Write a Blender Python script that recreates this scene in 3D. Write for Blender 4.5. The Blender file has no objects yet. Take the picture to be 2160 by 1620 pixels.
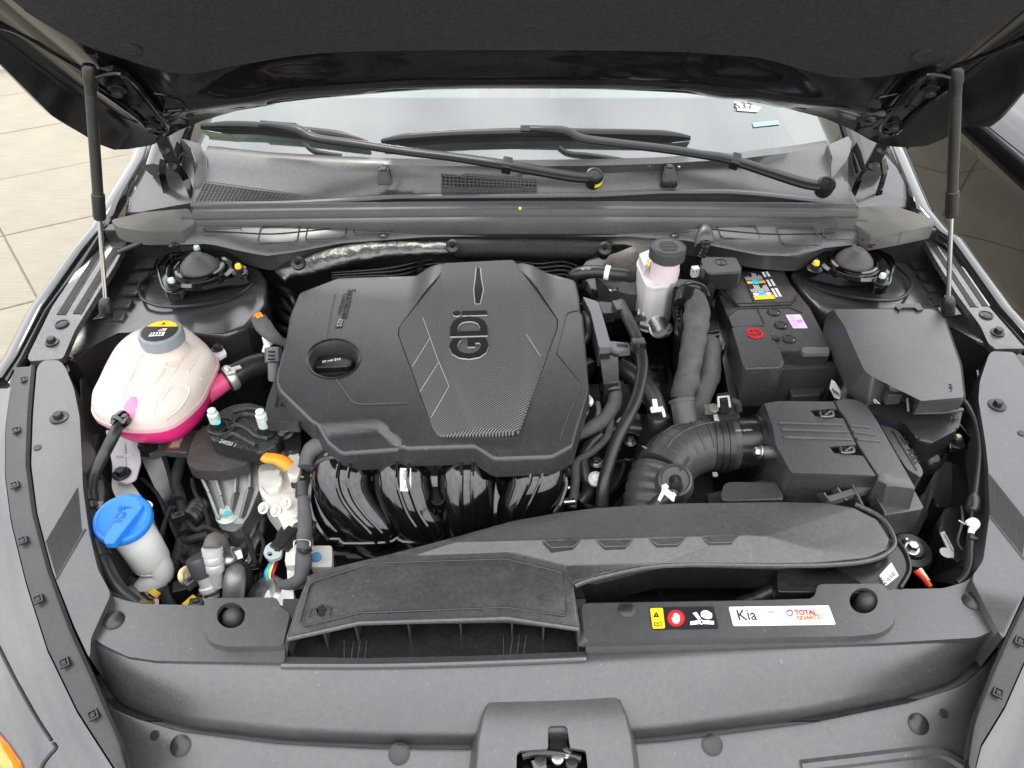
import bpy, bmesh, math, random
from mathutils import Vector as V, Matrix, noise as mnoise
from mathutils.geometry import delaunay_2d_cdt
from mathutils.bvhtree import BVHTree
R = math.radians
random.seed(7)
SC = bpy.context.scene
COL = SC.collection
# ------------------------------------------------------------------ camera
F, CXP, CYP, PITCH = 1621.0, 1080.0, 810.0, R(41)
CAM = V((0, 0, 1.72))
cam = bpy.data.cameras.new('camera'); cam.sensor_width = 36; cam.lens = 36 * F / 2160
cam.clip_start = .02; cam.clip_end = 3000
co = bpy.data.objects.new('camera', cam); COL.objects.link(co)
co.location = CAM; co.rotation_euler = (R(90) - PITCH, 0, 0); SC.camera = co
FW = V((0, math.cos(PITCH), -math.sin(PITCH))); UP = V((0, math.sin(PITCH), math.cos(PITCH))); RT = V((1, 0, 0))
# ------------------------------------------------------------------ light
SUN_EL, SUN_AZ = R(57), R(-14)           # azimuth from +Y (behind the car), towards -X
SC.view_settings.view_transform = 'Standard'; SC.view_settings.look = 'None'
SC.view_settings.exposure = 0.32; SC.view_settings.gamma = 1
SC.render.engine = 'CYCLES'
w = bpy.data.worlds.new('World'); SC.world = w; w.use_nodes = True
nt = w.node_tree; N = nt.nodes; L = nt.links; N.clear()
out = N.new('ShaderNodeOutputWorld'); bg = N.new('ShaderNodeBackground'); bg.inputs[1].default_value = .12
sky = N.new('ShaderNodeTexSky'); sky.sky_type = 'NISHITA'; sky.sun_disc = False
sky.sun_elevation = SUN_EL; sky.sun_rotation = SUN_AZ; sky.dust_density = 1.5
tc = N.new('ShaderNodeTexCoord'); mp = N.new('ShaderNodeMapping'); mp.inputs['Scale'].default_value = (1.0, 1.0, 1.6)
n1 = N.new('ShaderNodeTexNoise'); n1.inputs['Scale'].default_value = 1.5; n1.inputs['Detail'].default_value = 7; n1.inputs['Roughness'].default_value = .56
rp = N.new('ShaderNodeValToRGB'); rp.color_ramp.elements[0].position = .12; rp.color_ramp.elements[1].position = .40
n2 = N.new('ShaderNodeTexNoise'); n2.inputs['Scale'].default_value = 4.0; n2.inputs['Detail'].default_value = 6
r2 = N.new('ShaderNodeValToRGB'); r2.color_ramp.elements[0].position = .3; r2.color_ramp.elements[1].position = .72
r2.color_ramp.elements[0].color = (21, 21.8, 23.2, 1); r2.color_ramp.elements[1].color = (32.5, 32.8, 33.2, 1)
mx = N.new('ShaderNodeMixRGB')
L.new(tc.outputs['Generated'], mp.inputs[0]); L.new(mp.outputs[0], n1.inputs['Vector']); L.new(mp.outputs[0], n2.inputs['Vector'])
L.new(n1.outputs[0], rp.inputs[0]); L.new(n2.outputs[0], r2.inputs[0])
# cloud deck: brightest overhead, duller towards the horizon, as any bright overcast is
sx = N.new('ShaderNodeSeparateXYZ'); L.new(tc.outputs['Generated'], sx.inputs[0])
ov = N.new('ShaderNodeMapRange'); ov.inputs[1].default_value = 0; ov.inputs[2].default_value = 1; ov.inputs[3].default_value = .58; ov.inputs[4].default_value = 1; L.new(sx.outputs[2], ov.inputs[0])
mu = N.new('ShaderNodeMixRGB'); mu.blend_type = 'MULTIPLY'; mu.inputs[0].default_value = 1; L.new(r2.outputs[0], mu.inputs[1]); L.new(ov.outputs[0], mu.inputs[2])
L.new(rp.outputs[0], mx.inputs[0]); L.new(sky.outputs[0], mx.inputs[1]); L.new(mu.outputs[0], mx.inputs[2])
L.new(mx.outputs[0], bg.inputs[0]); L.new(bg.outputs[0], out.inputs[0])
sl = bpy.data.lights.new('sun', 'SUN'); sl.energy = 1.5; sl.angle = R(10); sl.color = (1, .95, .86)
so = bpy.data.objects.new('sun', sl); COL.objects.link(so); so.location = (0, 6, 9)
sd = V((math.sin(SUN_AZ) * math.cos(SUN_EL), math.cos(SUN_AZ) * math.cos(SUN_EL), math.sin(SUN_EL)))
so.rotation_euler = sd.to_track_quat('Z', 'Y').to_euler()

# ------------------------------------------------------------------ rays of the survey: picture point -> place on a plane
def ray(px, py): return FW + RT * ((px - CXP) / F) - UP * ((py - CYP) / F)
def Z(px, py, z):
    d = ray(px, py); return CAM + d * ((z - CAM.z) / d.z)
def Yp(px, py, y):
    d = ray(px, py); return CAM + d * (y / d.y)
def Dp(px, py, dep): return CAM + ray(px, py) * dep
def PLN(px, py, p0, n):
    d = ray(px, py); return CAM + d * ((p0 - CAM).dot(n) / d.dot(n))
def depth(p): return (p - CAM).dot(FW)
def pix(p):
    q = p - CAM; d = q.dot(FW); return (CXP + F * q.dot(RT) / d, CYP - F * q.dot(UP) / d)
def Zs(pts, z): return [Z(p[0], p[1], p[2] if len(p) > 2 else (z(p[0], p[1]) if callable(z) else z)) for p in pts]

# ------------------------------------------------------------------ materials
MATS = {}
def M(name, col, rough=.5, metal=0, spec=.5, grain=0, gscale=900, gdist=.0006, var=.0, vscale=14, rvar=0, coat=0, trans=0, alpha=1, sss=0, ior=1.45, dust=0, specks=0, emis=0, crough=.03):
    if name in MATS: return MATS[name]
    m = bpy.data.materials.new(name); m.use_nodes = True; t = m.node_tree; b = t.nodes['Principled BSDF']
    b.inputs['Base Color'].default_value = (*col, 1); b.inputs['Roughness'].default_value = rough
    b.inputs['Metallic'].default_value = metal; b.inputs['Specular IOR Level'].default_value = spec
    b.inputs['IOR'].default_value = ior; b.inputs['Coat Weight'].default_value = coat; b.inputs['Coat Roughness'].default_value = crough
    b.inputs['Transmission Weight'].default_value = trans; b.inputs['Alpha'].default_value = alpha
    if sss: b.inputs['Subsurface Weight'].default_value = sss; b.inputs['Subsurface Radius'].default_value = (.02, .012, .01); b.inputs['Subsurface Scale'].default_value = .6
    tcn = t.nodes.new('ShaderNodeTexCoord'); O = tcn.outputs['Object']
    def noise(sc, det=3, ro=.5):
        n = t.nodes.new('ShaderNodeTexNoise'); n.inputs['Scale'].default_value = sc; n.inputs['Detail'].default_value = det; n.inputs['Roughness'].default_value = ro
        t.links.new(O, n.inputs['Vector']); return n
    def mrange(src, a, c, lo=.3, hi=.7):
        r = t.nodes.new('ShaderNodeMapRange'); r.inputs[1].default_value = lo; r.inputs[2].default_value = hi; r.inputs[3].default_value = a; r.inputs[4].default_value = c
        t.links.new(src, r.inputs[0]); return r
    src = None
    if var:
        n = noise(vscale, 5, .6); mr = mrange(n.outputs[0], 1 - var, 1 + var)
        h = t.nodes.new('ShaderNodeMixRGB'); h.blend_type = 'MULTIPLY'; h.inputs[0].default_value = 1; h.inputs[1].default_value = (*col, 1)
        t.links.new(mr.outputs[0], h.inputs[2]); src = h.outputs[0]
    if dust:
        n = noise(9, 8, .7); n_ = noise(160, 2); ad = t.nodes.new('ShaderNodeMath'); ad.operation = 'MULTIPLY'
        t.links.new(n.outputs[0], ad.inputs[0]); t.links.new(n_.outputs[0], ad.inputs[1])
        mr = mrange(ad.outputs[0], 0, dust, .12, .42)
        h = t.nodes.new('ShaderNodeMixRGB'); h.inputs[2].default_value = (.30, .27, .23, 1)
        t.links.new(mr.outputs[0], h.inputs[0])
        if src: t.links.new(src, h.inputs[1])
        else: h.inputs[1].default_value = (*col, 1)
        src = h.outputs[0]
        if specks:
            n = noise(230, 1); mr = mrange(n.outputs[0], 0, .22 * specks, .745, .79)
            h = t.nodes.new('ShaderNodeMixRGB'); h.inputs[2].default_value = (.40, .37, .32, 1); t.links.new(mr.outputs[0], h.inputs[0]); t.links.new(src, h.inputs[1]); src = h.outputs[0]
    if src: t.links.new(src, b.inputs['Base Color'])
    if rvar:
        n = noise(vscale * 1.7, 5, .65); mr = mrange(n.outputs[0], max(.02, rough - rvar), rough + rvar); t.links.new(mr.outputs[0], b.inputs['Roughness'])
    if grain:
        n = noise(gscale, 2, .6); bp = t.nodes.new('ShaderNodeBump'); bp.inputs['Strength'].default_value = grain; bp.inputs['Distance'].default_value = gdist
        t.links.new(n.outputs[0], bp.inputs['Height']); t.links.new(bp.outputs[0], b.inputs['Normal'])
    if emis: b.inputs['Emission Color'].default_value = (*col, 1); b.inputs['Emission Strength'].default_value = emis
    MATS[name] = m; return m

GRAIN = M('grained black plastic', (.021, .021, .0215), .37, grain=.5, gscale=620, gdist=.0008, var=.06, rvar=.04, dust=.06, spec=.9, specks=1)
GREY = M('grained grey plastic', (.036, .037, .039), .36, grain=.30, gscale=700, gdist=.0007, var=.05, vscale=7, rvar=.04, dust=.07, spec=1.0, specks=1)
DUCT = M('duct plastic', (.025, .025, .0255), .38, grain=.5, gscale=620, gdist=.0008, var=.10, vscale=20, rvar=.05, dust=.10, spec=1.0, specks=1)
COWL = M('weathered cowl plastic', (.038, .038, .038), .38, grain=.16, gscale=800, gdist=.0004, var=.10, vscale=6, rvar=.06, dust=.10, spec=.9, specks=1)
SMOOTH = M('smooth black plastic', (.010, .010, .0105), .26, spec=.6, grain=.08, gscale=260, rvar=.06, dust=.03)
SATIN = M('satin black plastic', (.012, .012, .0125), .34, spec=.6, grain=.2, gscale=700, gdist=.0004, rvar=.06, dust=.04)
GLOSSP = M('moulded gloss black plastic', (.003, .003, .0032), .08, spec=1.0, dust=.008)
PAINT = M('black car paint', (.004, .004, .0045), .11, coat=1, spec=.5, rvar=.03, dust=.03)
PAINTD = M('dusty black car paint', (.010, .010, .0105), .10, coat=1, ior=1.6, rvar=.03, dust=.06)
APRON = M('painted inner wing metal', (.028, .028, .029), .19, spec=1.0, rvar=.05, dust=.05)
FELT = M('hood felt', (.036, .036, .039), .95, spec=.15, grain=.8, gscale=330, gdist=.0015, var=.22, vscale=160)
RUB = M('black rubber', (.013, .013, .013), .38, spec=.6, grain=.1, gscale=300, var=.15, dust=.04)
DARK = M('dull black', (.010, .010, .010), .6, spec=.3, var=.2, dust=.05)  # near-black base colour with mild noise in its tone
TAPE = M('grey cloth tape', (.085, .085, .086), .72, spec=.4, grain=.6, gscale=420, gdist=.0012, var=.2, vscale=60)
TAPEB = M('black cloth tape', (.022, .022, .022), .62, spec=.35, grain=.6, gscale=380, gdist=.0014, var=.25, vscale=60)
ALU = M('cast aluminium', (.25, .247, .24), .50, metal=.7, grain=.35, gscale=420, gdist=.0008, var=.15, vscale=30, rvar=.06)
ALUP = M('pale cast aluminium', (.66, .63, .57), .55, metal=.35, grain=.5, gscale=420, gdist=.0012, var=.18, vscale=30)
ALUD = M('dull aluminium pipe', (.42, .42, .41), .36, metal=1, var=.2, vscale=40, rvar=.1)
STEEL = M('zinc steel', (.38, .39, .39), .32, metal=1, var=.12, vscale=80)
CHROME = M('polished rod', (.72, .74, .76), .12, metal=1)
BOLT = M('black bolt', (.035, .035, .036), .33, metal=.6, spec=.5, var=.2, vscale=90)
NUTW = M('pale plated nut', (.62, .72, .66), .42, metal=.35, var=.1, vscale=90)
WIPER = M('wiper black', (.010, .010, .010), .34, spec=.3)
INNER = M('hood inner paint', (.004, .004, .0045), .11, spec=.55, dust=.02)
WHITE = M('white plastic', (.78, .78, .74), .42, var=.05)
NATUR = M('natural white plastic', (.66, .66, .63), .42, sss=.2, var=.06, vscale=12)
TANK = M('milky tank plastic', (.60, .515, .455), .36, sss=.25, var=.10, vscale=14, grain=.08, gscale=240)
PINK = M('pink coolant behind plastic', (.92, .035, .23), .28, sss=.3, var=.12, vscale=9)
TRANSL = M('translucent tab', (.74, .72, .74), .35, sss=.2, var=.08, alpha=.86)
BLUE = M('blue plastic', (.02, .17, .58), .42, var=.06, grain=.1, gscale=500)
ORANGE = M('orange plastic', (.95, .26, .01), .38, var=.06)
YELLOW = M('yellow print', (.86, .50, .01), .5)
RED = M('red print', (.55, .012, .02), .5, spec=.2)
CYAN = M('cyan print', (.06, .50, .68), .5)
WPR = M('white print', (.82, .82, .82), .5)
GPR = M('grey print', (.40, .40, .40), .5)
BPR = M('black print', (.012, .012, .014), .4)
LILAC = M('lilac paper', (.74, .56, .86), .55, var=.04)
PAPER = M('white paper', (.72, .72, .71), .6, var=.03, spec=.2)
GREYCAP = M('grey cap plastic', (.20, .225, .235), .42, var=.06)
ORT = M('orange brown print', (.52, .15, .015), .5, spec=.2)
COPPER = M('copper', (.70, .32, .18), .35, metal=1)
GREEN = M('grey green clip plastic', (.36, .42, .41), .45)
W_GREEN = M('green wire', (.02, .48, .16), .4); W_BLUE = M('blue wire', (.03, .18, .62), .4); W_RED = M('red wire', (.6, .02, .02), .4)
W_YEL = M('yellow wire', (.8, .62, .05), .4); W_WHITE = M('white wire', (.75, .75, .72), .4)
MOUNT = M('rough black casting', (.014, .014, .014), .34, grain=.9, gscale=260, gdist=.002, spec=.6, dust=.05)
BOOT = M('grey brown rubber boot', (.040, .037, .034), .58, grain=.25, gscale=300, var=.15, dust=.1)
CARD = M('grey connector plastic', (.11, .11, .112), .42, var=.1)

def foil():
    m = M('crinkled foil', (.14, .139, .134), .42, metal=1, var=.12, vscale=50); t = m.node_tree; b = t.nodes['Principled BSDF']
    tcn = t.nodes.new('ShaderNodeTexCoord'); v = t.nodes.new('ShaderNodeTexVoronoi'); v.inputs['Scale'].default_value = 55
    n = t.nodes.new('ShaderNodeTexNoise'); n.inputs['Scale'].default_value = 90; n.inputs['Detail'].default_value = 4
    ad = t.nodes.new('ShaderNodeMath'); t.links.new(tcn.outputs['Object'], v.inputs[0]); t.links.new(tcn.outputs['Object'], n.inputs[0])
    t.links.new(v.outputs[0], ad.inputs[0]); t.links.new(n.outputs[0], ad.inputs[1])
    bp = t.nodes.new('ShaderNodeBump'); bp.inputs['Strength'].default_value = .5; bp.inputs['Distance'].default_value = .004
    t.links.new(ad.outputs[0], bp.inputs['Height']); t.links.new(bp.outputs[0], b.inputs['Normal']); return m
FOIL = foil()
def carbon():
    m = M('ribbed plastic with painted shade', (.07, .07, .07), .38); t = m.node_tree; b = t.nodes['Principled BSDF']
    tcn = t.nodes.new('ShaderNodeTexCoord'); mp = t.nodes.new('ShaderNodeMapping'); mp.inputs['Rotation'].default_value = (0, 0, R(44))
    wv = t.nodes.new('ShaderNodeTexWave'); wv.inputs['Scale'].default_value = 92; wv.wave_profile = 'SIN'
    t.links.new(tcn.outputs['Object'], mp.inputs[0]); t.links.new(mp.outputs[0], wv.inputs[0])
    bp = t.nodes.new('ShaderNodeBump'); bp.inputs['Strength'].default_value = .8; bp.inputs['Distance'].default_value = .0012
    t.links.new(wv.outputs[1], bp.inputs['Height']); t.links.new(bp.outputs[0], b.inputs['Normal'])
    r = t.nodes.new('ShaderNodeMapRange'); r.inputs[1].default_value = .25; r.inputs[2].default_value = .75; r.inputs[3].default_value = .012; r.inputs[4].default_value = .16; t.links.new(wv.outputs[1], r.inputs[0])  # light and dark of the ribs painted into the base colour, besides the bump
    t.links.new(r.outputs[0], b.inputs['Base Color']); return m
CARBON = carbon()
def concrete():
    m = M('broom finished concrete', (.285, .258, .203), .88, spec=.25, var=.10, vscale=2.5); t = m.node_tree; b = t.nodes['Principled BSDF']
    tcn = t.nodes.new('ShaderNodeTexCoord'); mp = t.nodes.new('ShaderNodeMapping'); mp.inputs['Scale'].default_value = (6, 130, 1); mp.inputs['Rotation'].default_value = (0, 0, R(-28))
    n = t.nodes.new('ShaderNodeTexNoise'); n.inputs['Scale'].default_value = 1; n.inputs['Detail'].default_value = 3
    t.links.new(tcn.outputs['Object'], mp.inputs[0]); t.links.new(mp.outputs[0], n.inputs[0])
    bp = t.nodes.new('ShaderNodeBump'); bp.inputs['Strength'].default_value = .5; bp.inputs['Distance'].default_value = .003
    t.links.new(n.outputs[0], bp.inputs['Height']); t.links.new(bp.outputs[0], b.inputs['Normal'])
    n3 = t.nodes.new('ShaderNodeTexNoise'); n3.inputs['Scale'].default_value = 1.7; n3.inputs['Detail'].default_value = 9; n3.inputs['Roughness'].default_value = .7
    t.links.new(tcn.outputs['Object'], n3.inputs[0])
    r = t.nodes.new('ShaderNodeMapRange'); r.inputs[1].default_value = .52; r.inputs[2].default_value = .68; r.inputs[3].default_value = 0; r.inputs[4].default_value = .5; t.links.new(n3.outputs[0], r.inputs[0])
    h = t.nodes.new('ShaderNodeMixRGB'); h.inputs[2].default_value = (.25, .225, .185, 1); old = b.inputs['Base Color'].links[0].from_socket
    n4 = t.nodes.new('ShaderNodeMixRGB'); n4.blend_type = 'MULTIPLY'; n4.inputs[0].default_value = .35; t.links.new(old, n4.inputs[1]); t.links.new(n.outputs[0], n4.inputs[2])
    t.links.new(r.outputs[0], h.inputs[0]); t.links.new(n4.outputs[0], h.inputs[1]); t.links.new(h.outputs[0], b.inputs['Base Color']); return m
CONC = concrete()
def glass():
    m = bpy.data.materials.new('windscreen glass'); m.use_nodes = True; t = m.node_tree; t.nodes.clear()
    o = t.nodes.new('ShaderNodeOutputMaterial'); g = t.nodes.new('ShaderNodeBsdfGlossy'); g.inputs['Roughness'].default_value = .02
    tr = t.nodes.new('ShaderNodeBsdfTransparent'); tr.inputs[0].default_value = (.62, .80, .74, 1)
    df = t.nodes.new('ShaderNodeBsdfDiffuse'); df.inputs[0].default_value = (.45, .44, .41, 1)
    fr = t.nodes.new('ShaderNodeFresnel'); fr.inputs[0].default_value = 2.5; mx = t.nodes.new('ShaderNodeMixShader'); m2 = t.nodes.new('ShaderNodeMixShader')
    n = t.nodes.new('ShaderNodeTexNoise'); n.inputs['Scale'].default_value = 12; n.inputs['Detail'].default_value = 8
    tcn = t.nodes.new('ShaderNodeTexCoord'); t.links.new(tcn.outputs['Object'], n.inputs[0])
    r = t.nodes.new('ShaderNodeMapRange'); r.inputs[1].default_value = .35; r.inputs[2].default_value = .75; r.inputs[3].default_value = .02; r.inputs[4].default_value = .06; t.links.new(n.outputs[0], r.inputs[0])
    t.links.new(fr.outputs[0], mx.inputs[0]); t.links.new(tr.outputs[0], mx.inputs[1]); t.links.new(g.outputs[0], mx.inputs[2])
    t.links.new(r.outputs[0], m2.inputs[0]); t.links.new(mx.outputs[0], m2.inputs[1]); t.links.new(df.outputs[0], m2.inputs[2]); t.links.new(m2.outputs[0], o.inputs[0])
    return m
GLASS = glass()

# ------------------------------------------------------------------ things and parts
ORG = {}
def thing(name, label, cat, at, group=None):
    o = bpy.data.objects.new(name, None); COL.objects.link(o); o.empty_display_size = .02
    o.location = at; o['label'] = label; o['category'] = cat
    if group: o['group'] = group
    ORG[o.name] = V(at); return o
def _mesh(name, bm, mat, org, angle=38, flat=False):
    bmesh.ops.remove_doubles(bm, verts=bm.verts, dist=1e-6)
    bm.transform(Matrix.Translation(-org))
    me = bpy.data.meshes.new(name); bm.to_mesh(me); bm.free()
    mats = mat if isinstance(mat, (list, tuple)) else [mat]
    for m in mats: me.materials.append(m)
    if not flat:
        me.polygons.foreach_set('use_smooth', [True] * len(me.polygons)); me.set_sharp_from_angle(angle=R(angle))
    return me
def wnorm(o):
    """broad faces keep their own flat shading, the bevels carry the turn"""
    m = o.modifiers.new('weighted_normal', 'WEIGHTED_NORMAL'); m.keep_sharp = True; m.weight = 80
def part(name, bm, mat, parent, label=None, angle=38, stuff=False, flat=False):
    org = ORG[parent.name]; o = bpy.data.objects.new(name, _mesh(name, bm, mat, org, angle, flat)); COL.objects.link(o)
    o.parent = parent; ORG[o.name] = org
    if angle < 50 and not flat: wnorm(o)
    if label: o['label'] = label
    if stuff: o['kind'] = 'stuff'
    return o
def single(name, bm, mat, label, cat, group=None, angle=38, kind=None):
    xs = [v.co for v in bm.verts]; lo = [min(c[i] for c in xs) for i in range(3)]; hi = [max(c[i] for c in xs) for i in range(3)]
    org = V(((lo[0] + hi[0]) / 2, (lo[1] + hi[1]) / 2, lo[2]))
    o = bpy.data.objects.new(name, _mesh(name, bm, mat, org, angle)); COL.objects.link(o); o.location = org; ORG[o.name] = org
    if angle < 50: wnorm(o)
    if label: o['label'] = label
    if cat: o['category'] = cat
    if group: o['group'] = group
    if kind: o['kind'] = kind
    return o

# ------------------------------------------------------------------ shapes (each returns / extends a bmesh)
def nb(bm): return bm if bm is not None else bmesh.new()
def rnd(pts, r=6, n=3):
    """round the corners of an outline (2-D or 3-D points)"""
    P = [V(p) for p in pts]; o = []
    for i, p in enumerate(P):
        a, b = P[i - 1], P[(i + 1) % len(P)]; da, db = (a - p), (b - p); la, lb = da.length, db.length
        if la < 1e-9 or lb < 1e-9: continue
        k = min(r, la * .45, lb * .45); s, e = p + da / la * k, p + db / lb * k
        for j in range(n + 1):
            t = j / n; o.append(s * (1 - t) ** 2 + p * (2 * t * (1 - t)) + e * t * t)
    return o
def area_up(pts):
    a = V((0, 0, 0))
    for i in range(len(pts)): a += pts[i - 1].cross(pts[i])
    return a
def prism(top, drop=.01, bev=.002, seg=2, out=0, bm=None, vec=None):
    """solid whose top is the outline, going down by drop (out > 0 flares the foot)"""
    b = bmesh.new(); top = [V(p) for p in top]
    if area_up(top).z < 0: top = top[::-1]
    c = sum(top, V()) / len(top); dv = vec if vec is not None else V((0, 0, -drop))
    vs = [b.verts.new(p) for p in top]; f = b.faces.new(vs)
    bot = []
    for p in top:
        q = V((p.x - c.x, p.y - c.y, 0)); l = q.length or 1
        bot.append(b.verts.new(p + dv + q / l * out))
    n = len(vs)
    for i in range(n): b.faces.new((vs[i - 1], bot[i - 1], bot[i], vs[i]))
    b.faces.new(bot[::-1])
    if bev: 
        es = list(f.edges); bmesh.ops.bevel(b, geom=es, offset=bev, segments=seg, profile=.55, affect='EDGES', clamp_overlap=True)
    bmesh.ops.triangulate(b, faces=[f for f in b.faces if len(f.verts) > 4])
    bmesh.ops.recalc_face_normals(b, faces=b.faces)
    return join(bm, b)
def join(bm, b):
    if bm is None: return b
    me = bpy.data.meshes.new('t'); b.to_mesh(me); b.free(); bm.from_mesh(me); bpy.data.meshes.remove(me); return bm
def pp(px, z, drop=.01, bev=.002, seg=2, r=0, out=0, bm=None): return prism(Zs(rnd(px, r) if r and len(px[0]) == 2 else px, z), drop, bev, seg, out, bm)
def plateh(outer, holes, drop, bm=None):
    """plate with real holes; outlines are 3-D, triangulated in plan"""
    pts, edges = [], []
    for lp in [outer] + holes:
        s = len(pts); pts += lp; edges += [(s + i, s + (i + 1) % len(lp)) for i in range(len(lp))]
    r = delaunay_2d_cdt([V((p.x, p.y)) for p in pts], edges, [], 2 if not holes else 1, 1e-7)
    b = bmesh.new()
    def inside(x, y, lp):
        c = False
        for i in range(len(lp)):
            a, d = lp[i - 1], lp[i]
            if (a.y > y) != (d.y > y) and x < (d.x - a.x) * (y - a.y) / (d.y - a.y) + a.x: c = not c
        return c
    vs = [b.verts.new((v.x, v.y, pts[r[3][i][0]].z if r[3][i] else outer[0].z)) for i, v in enumerate(r[0])]
    for t in r[2]:
        cx = sum(r[0][i].x for i in t) / len(t); cy = sum(r[0][i].y for i in t) / len(t)
        if inside(cx, cy, outer) and not any(inside(cx, cy, h) for h in holes):
            try: b.faces.new([vs[i] for i in t])
            except ValueError: pass
    for f in b.faces:
        if f.normal.z < 0: f.normal_flip()
    b.normal_update()
    ex = bmesh.ops.extrude_face_region(b, geom=list(b.faces))
    bmesh.ops.translate(b, vec=(0, 0, -drop), verts=[g for g in ex['geom'] if isinstance(g, bmesh.types.BMVert)])
    bmesh.ops.delete(b, geom=[v for v in b.verts if not v.link_faces], context='VERTS')
    bmesh.ops.recalc_face_normals(b, faces=b.faces)
    return join(bm, b)
def facets(vd, faces, drop=0, bm=None, bev=.0015, seg=2, z0=None):
    """open facetted skin from named picture points (px,py,z), with a skirt going down"""
    b = bmesh.new(); vs = {k: b.verts.new(Z(*p)) for k, p in vd.items()}
    for f in faces:
        fc = b.faces.new([vs[k] for k in (f.split() if isinstance(f, str) else f)])
        fc.normal_update()
        if fc.normal.z < 0: fc.normal_flip()
    if bev:
        es = [e for e in b.edges if len(e.link_faces) == 2]
        bmesh.ops.bevel(b, geom=es, offset=bev, segments=seg, profile=.5, affect='EDGES', clamp_overlap=True)
    if drop:
        be = [e for e in b.edges if len(e.link_faces) == 1]
        ex = bmesh.ops.extrude_edge_only(b, edges=be)
        nv = [g for g in ex['geom'] if isinstance(g, bmesh.types.BMVert)]
        bmesh.ops.translate(b, vec=(0, 0, -drop), verts=nv)
        bmesh.ops.bevel(b, geom=be, offset=bev or .001, segments=seg, profile=.5, affect='EDGES', clamp_overlap=True)
    bmesh.ops.recalc_face_normals(b, faces=b.faces)
    if sum(f.normal.z * f.calc_area() for f in b.faces) < 0: bmesh.ops.reverse_faces(b, faces=b.faces)
    bmesh.ops.triangulate(b, faces=[f for f in b.faces if len(f.verts) > 4])
    return join(bm, b)
def spline(pts, n=8):
    P = [V(p) for p in pts]
    if len(P) < 3 or n < 2: return P
    o = []
    for i in range(len(P) - 1):
        a, b, c, d = P[max(i - 1, 0)], P[i], P[i + 1], P[min(i + 2, len(P) - 1)]
        for j in range(n):
            t = j / n
            o.append(.5 * ((2 * b) + (c - a) * t + (2 * a - 5 * b + 4 * c - d) * t * t + (3 * b - a - 3 * c + d) * t ** 3))
    o.append(P[-1]); return o
def tube(pts, r, seg=10, n=8, bm=None, cap=True, rf=None, flat=1, upv=None, wob=0):
    """hose along points; r a number or one per point; rf(s) scales it along its length; flat squeezes it; wob wrinkles it"""
    b = nb(bm); P = spline(pts, n); m = len(P)
    rr = [r] * m if not isinstance(r, (list, tuple)) else [r[min(int(i / n), len(r) - 2)] + (r[min(int(i / n) + 1, len(r) - 1)] - r[min(int(i / n), len(r) - 2)]) * ((i / n) % 1 if i < m - 1 else 1) for i in range(m)]
    t0 = (P[1] - P[0]).normalized(); ref = upv or (V((0, 0, 1)) if abs(t0.z) < .9 else V((0, 1, 0)))
    u = (ref - t0 * ref.dot(t0)).normalized(); rings = []; s = 0
    for i in range(m):
        t = (P[min(i + 1, m - 1)] - P[max(i - 1, 0)]).normalized(); u = (u - t * u.dot(t)).normalized(); v = t.cross(u)
        if i: s += (P[i] - P[i - 1]).length
        k = rr[i] * (rf(s) if rf else 1); ring = []
        for j in range(seg):
            a = 2 * math.pi * j / seg; kk = k * (1 + (wob * mnoise.noise((P[i] + (u * math.cos(a) + v * math.sin(a)) * k) * 55) if wob else 0))
            ring.append(b.verts.new(P[i] + u * (math.cos(a) * kk * flat) + v * (math.sin(a) * kk)))
        rings.append(ring)
    for i in range(m - 1):
        for j in range(seg): b.faces.new((rings[i][j], rings[i][(j + 1) % seg], rings[i + 1][(j + 1) % seg], rings[i + 1][j]))
    if cap: b.faces.new(rings[0][::-1]); b.faces.new(rings[-1])
    return b
def lathe(prof, c, ax=V((0, 0, 1)), seg=28, bm=None, nf=None):
    """turned solid: prof is [(radius, height)], nf(angle) modulates the radius"""
    b = nb(bm); ax = V(ax).normalized(); u = ax.orthogonal().normalized(); v = ax.cross(u); c = V(c); rings = []
    for r, h in prof:
        rings.append([b.verts.new(c + ax * h + (u * math.cos(2 * math.pi * j / seg) + v * math.sin(2 * math.pi * j / seg)) * max(r, 1e-5) * (nf(j / seg) if nf else 1)) for j in range(seg)])
    for i in range(len(rings) - 1):
        for j in range(seg): b.faces.new((rings[i][j], rings[i][(j + 1) % seg], rings[i + 1][(j + 1) % seg], rings[i + 1][j]))
    b.faces.new(rings[0][::-1]); b.faces.new(rings[-1]); return b
def loft(rows, closed=False, caps=False, bm=None, thick=0, up=True):
    b = bmesh.new(); g = [[b.verts.new(p) for p in r] for r in rows]; n = len(rows[0])
    for i in range(len(g) - 1):
        for j in range(n if closed else n - 1):
            try: b.faces.new((g[i][j], g[i][(j + 1) % n], g[i + 1][(j + 1) % n], g[i + 1][j]))
            except ValueError: pass
    if caps: b.faces.new(g[0][::-1]); b.faces.new(g[-1])
    bmesh.ops.recalc_face_normals(b, faces=b.faces)
    if not (closed and caps):
        s = sum(f.normal.z * f.calc_area() for f in b.faces)
        if (s < 0) == up: bmesh.ops.reverse_faces(b, faces=b.faces)
    bmesh.ops.triangulate(b, faces=[f for f in b.faces if len(f.verts) > 4])
    if thick: bmesh.ops.solidify(b, geom=b.faces[:], thickness=thick)
    return join(bm, b)
def resample(line, n):
    L_ = [V(p) for p in line]; d = [0]
    for i in range(1, len(L_)): d.append(d[-1] + (L_[i] - L_[i - 1]).length)
    o = []; k = 0
    for j in range(n):
        s = d[-1] * j / (n - 1)
        while k < len(d) - 2 and d[k + 1] < s: k += 1
        t = (s - d[k]) / ((d[k + 1] - d[k]) or 1); o.append(L_[k] + (L_[k + 1] - L_[k]) * min(max(t, 0), 1))
    return o
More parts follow.
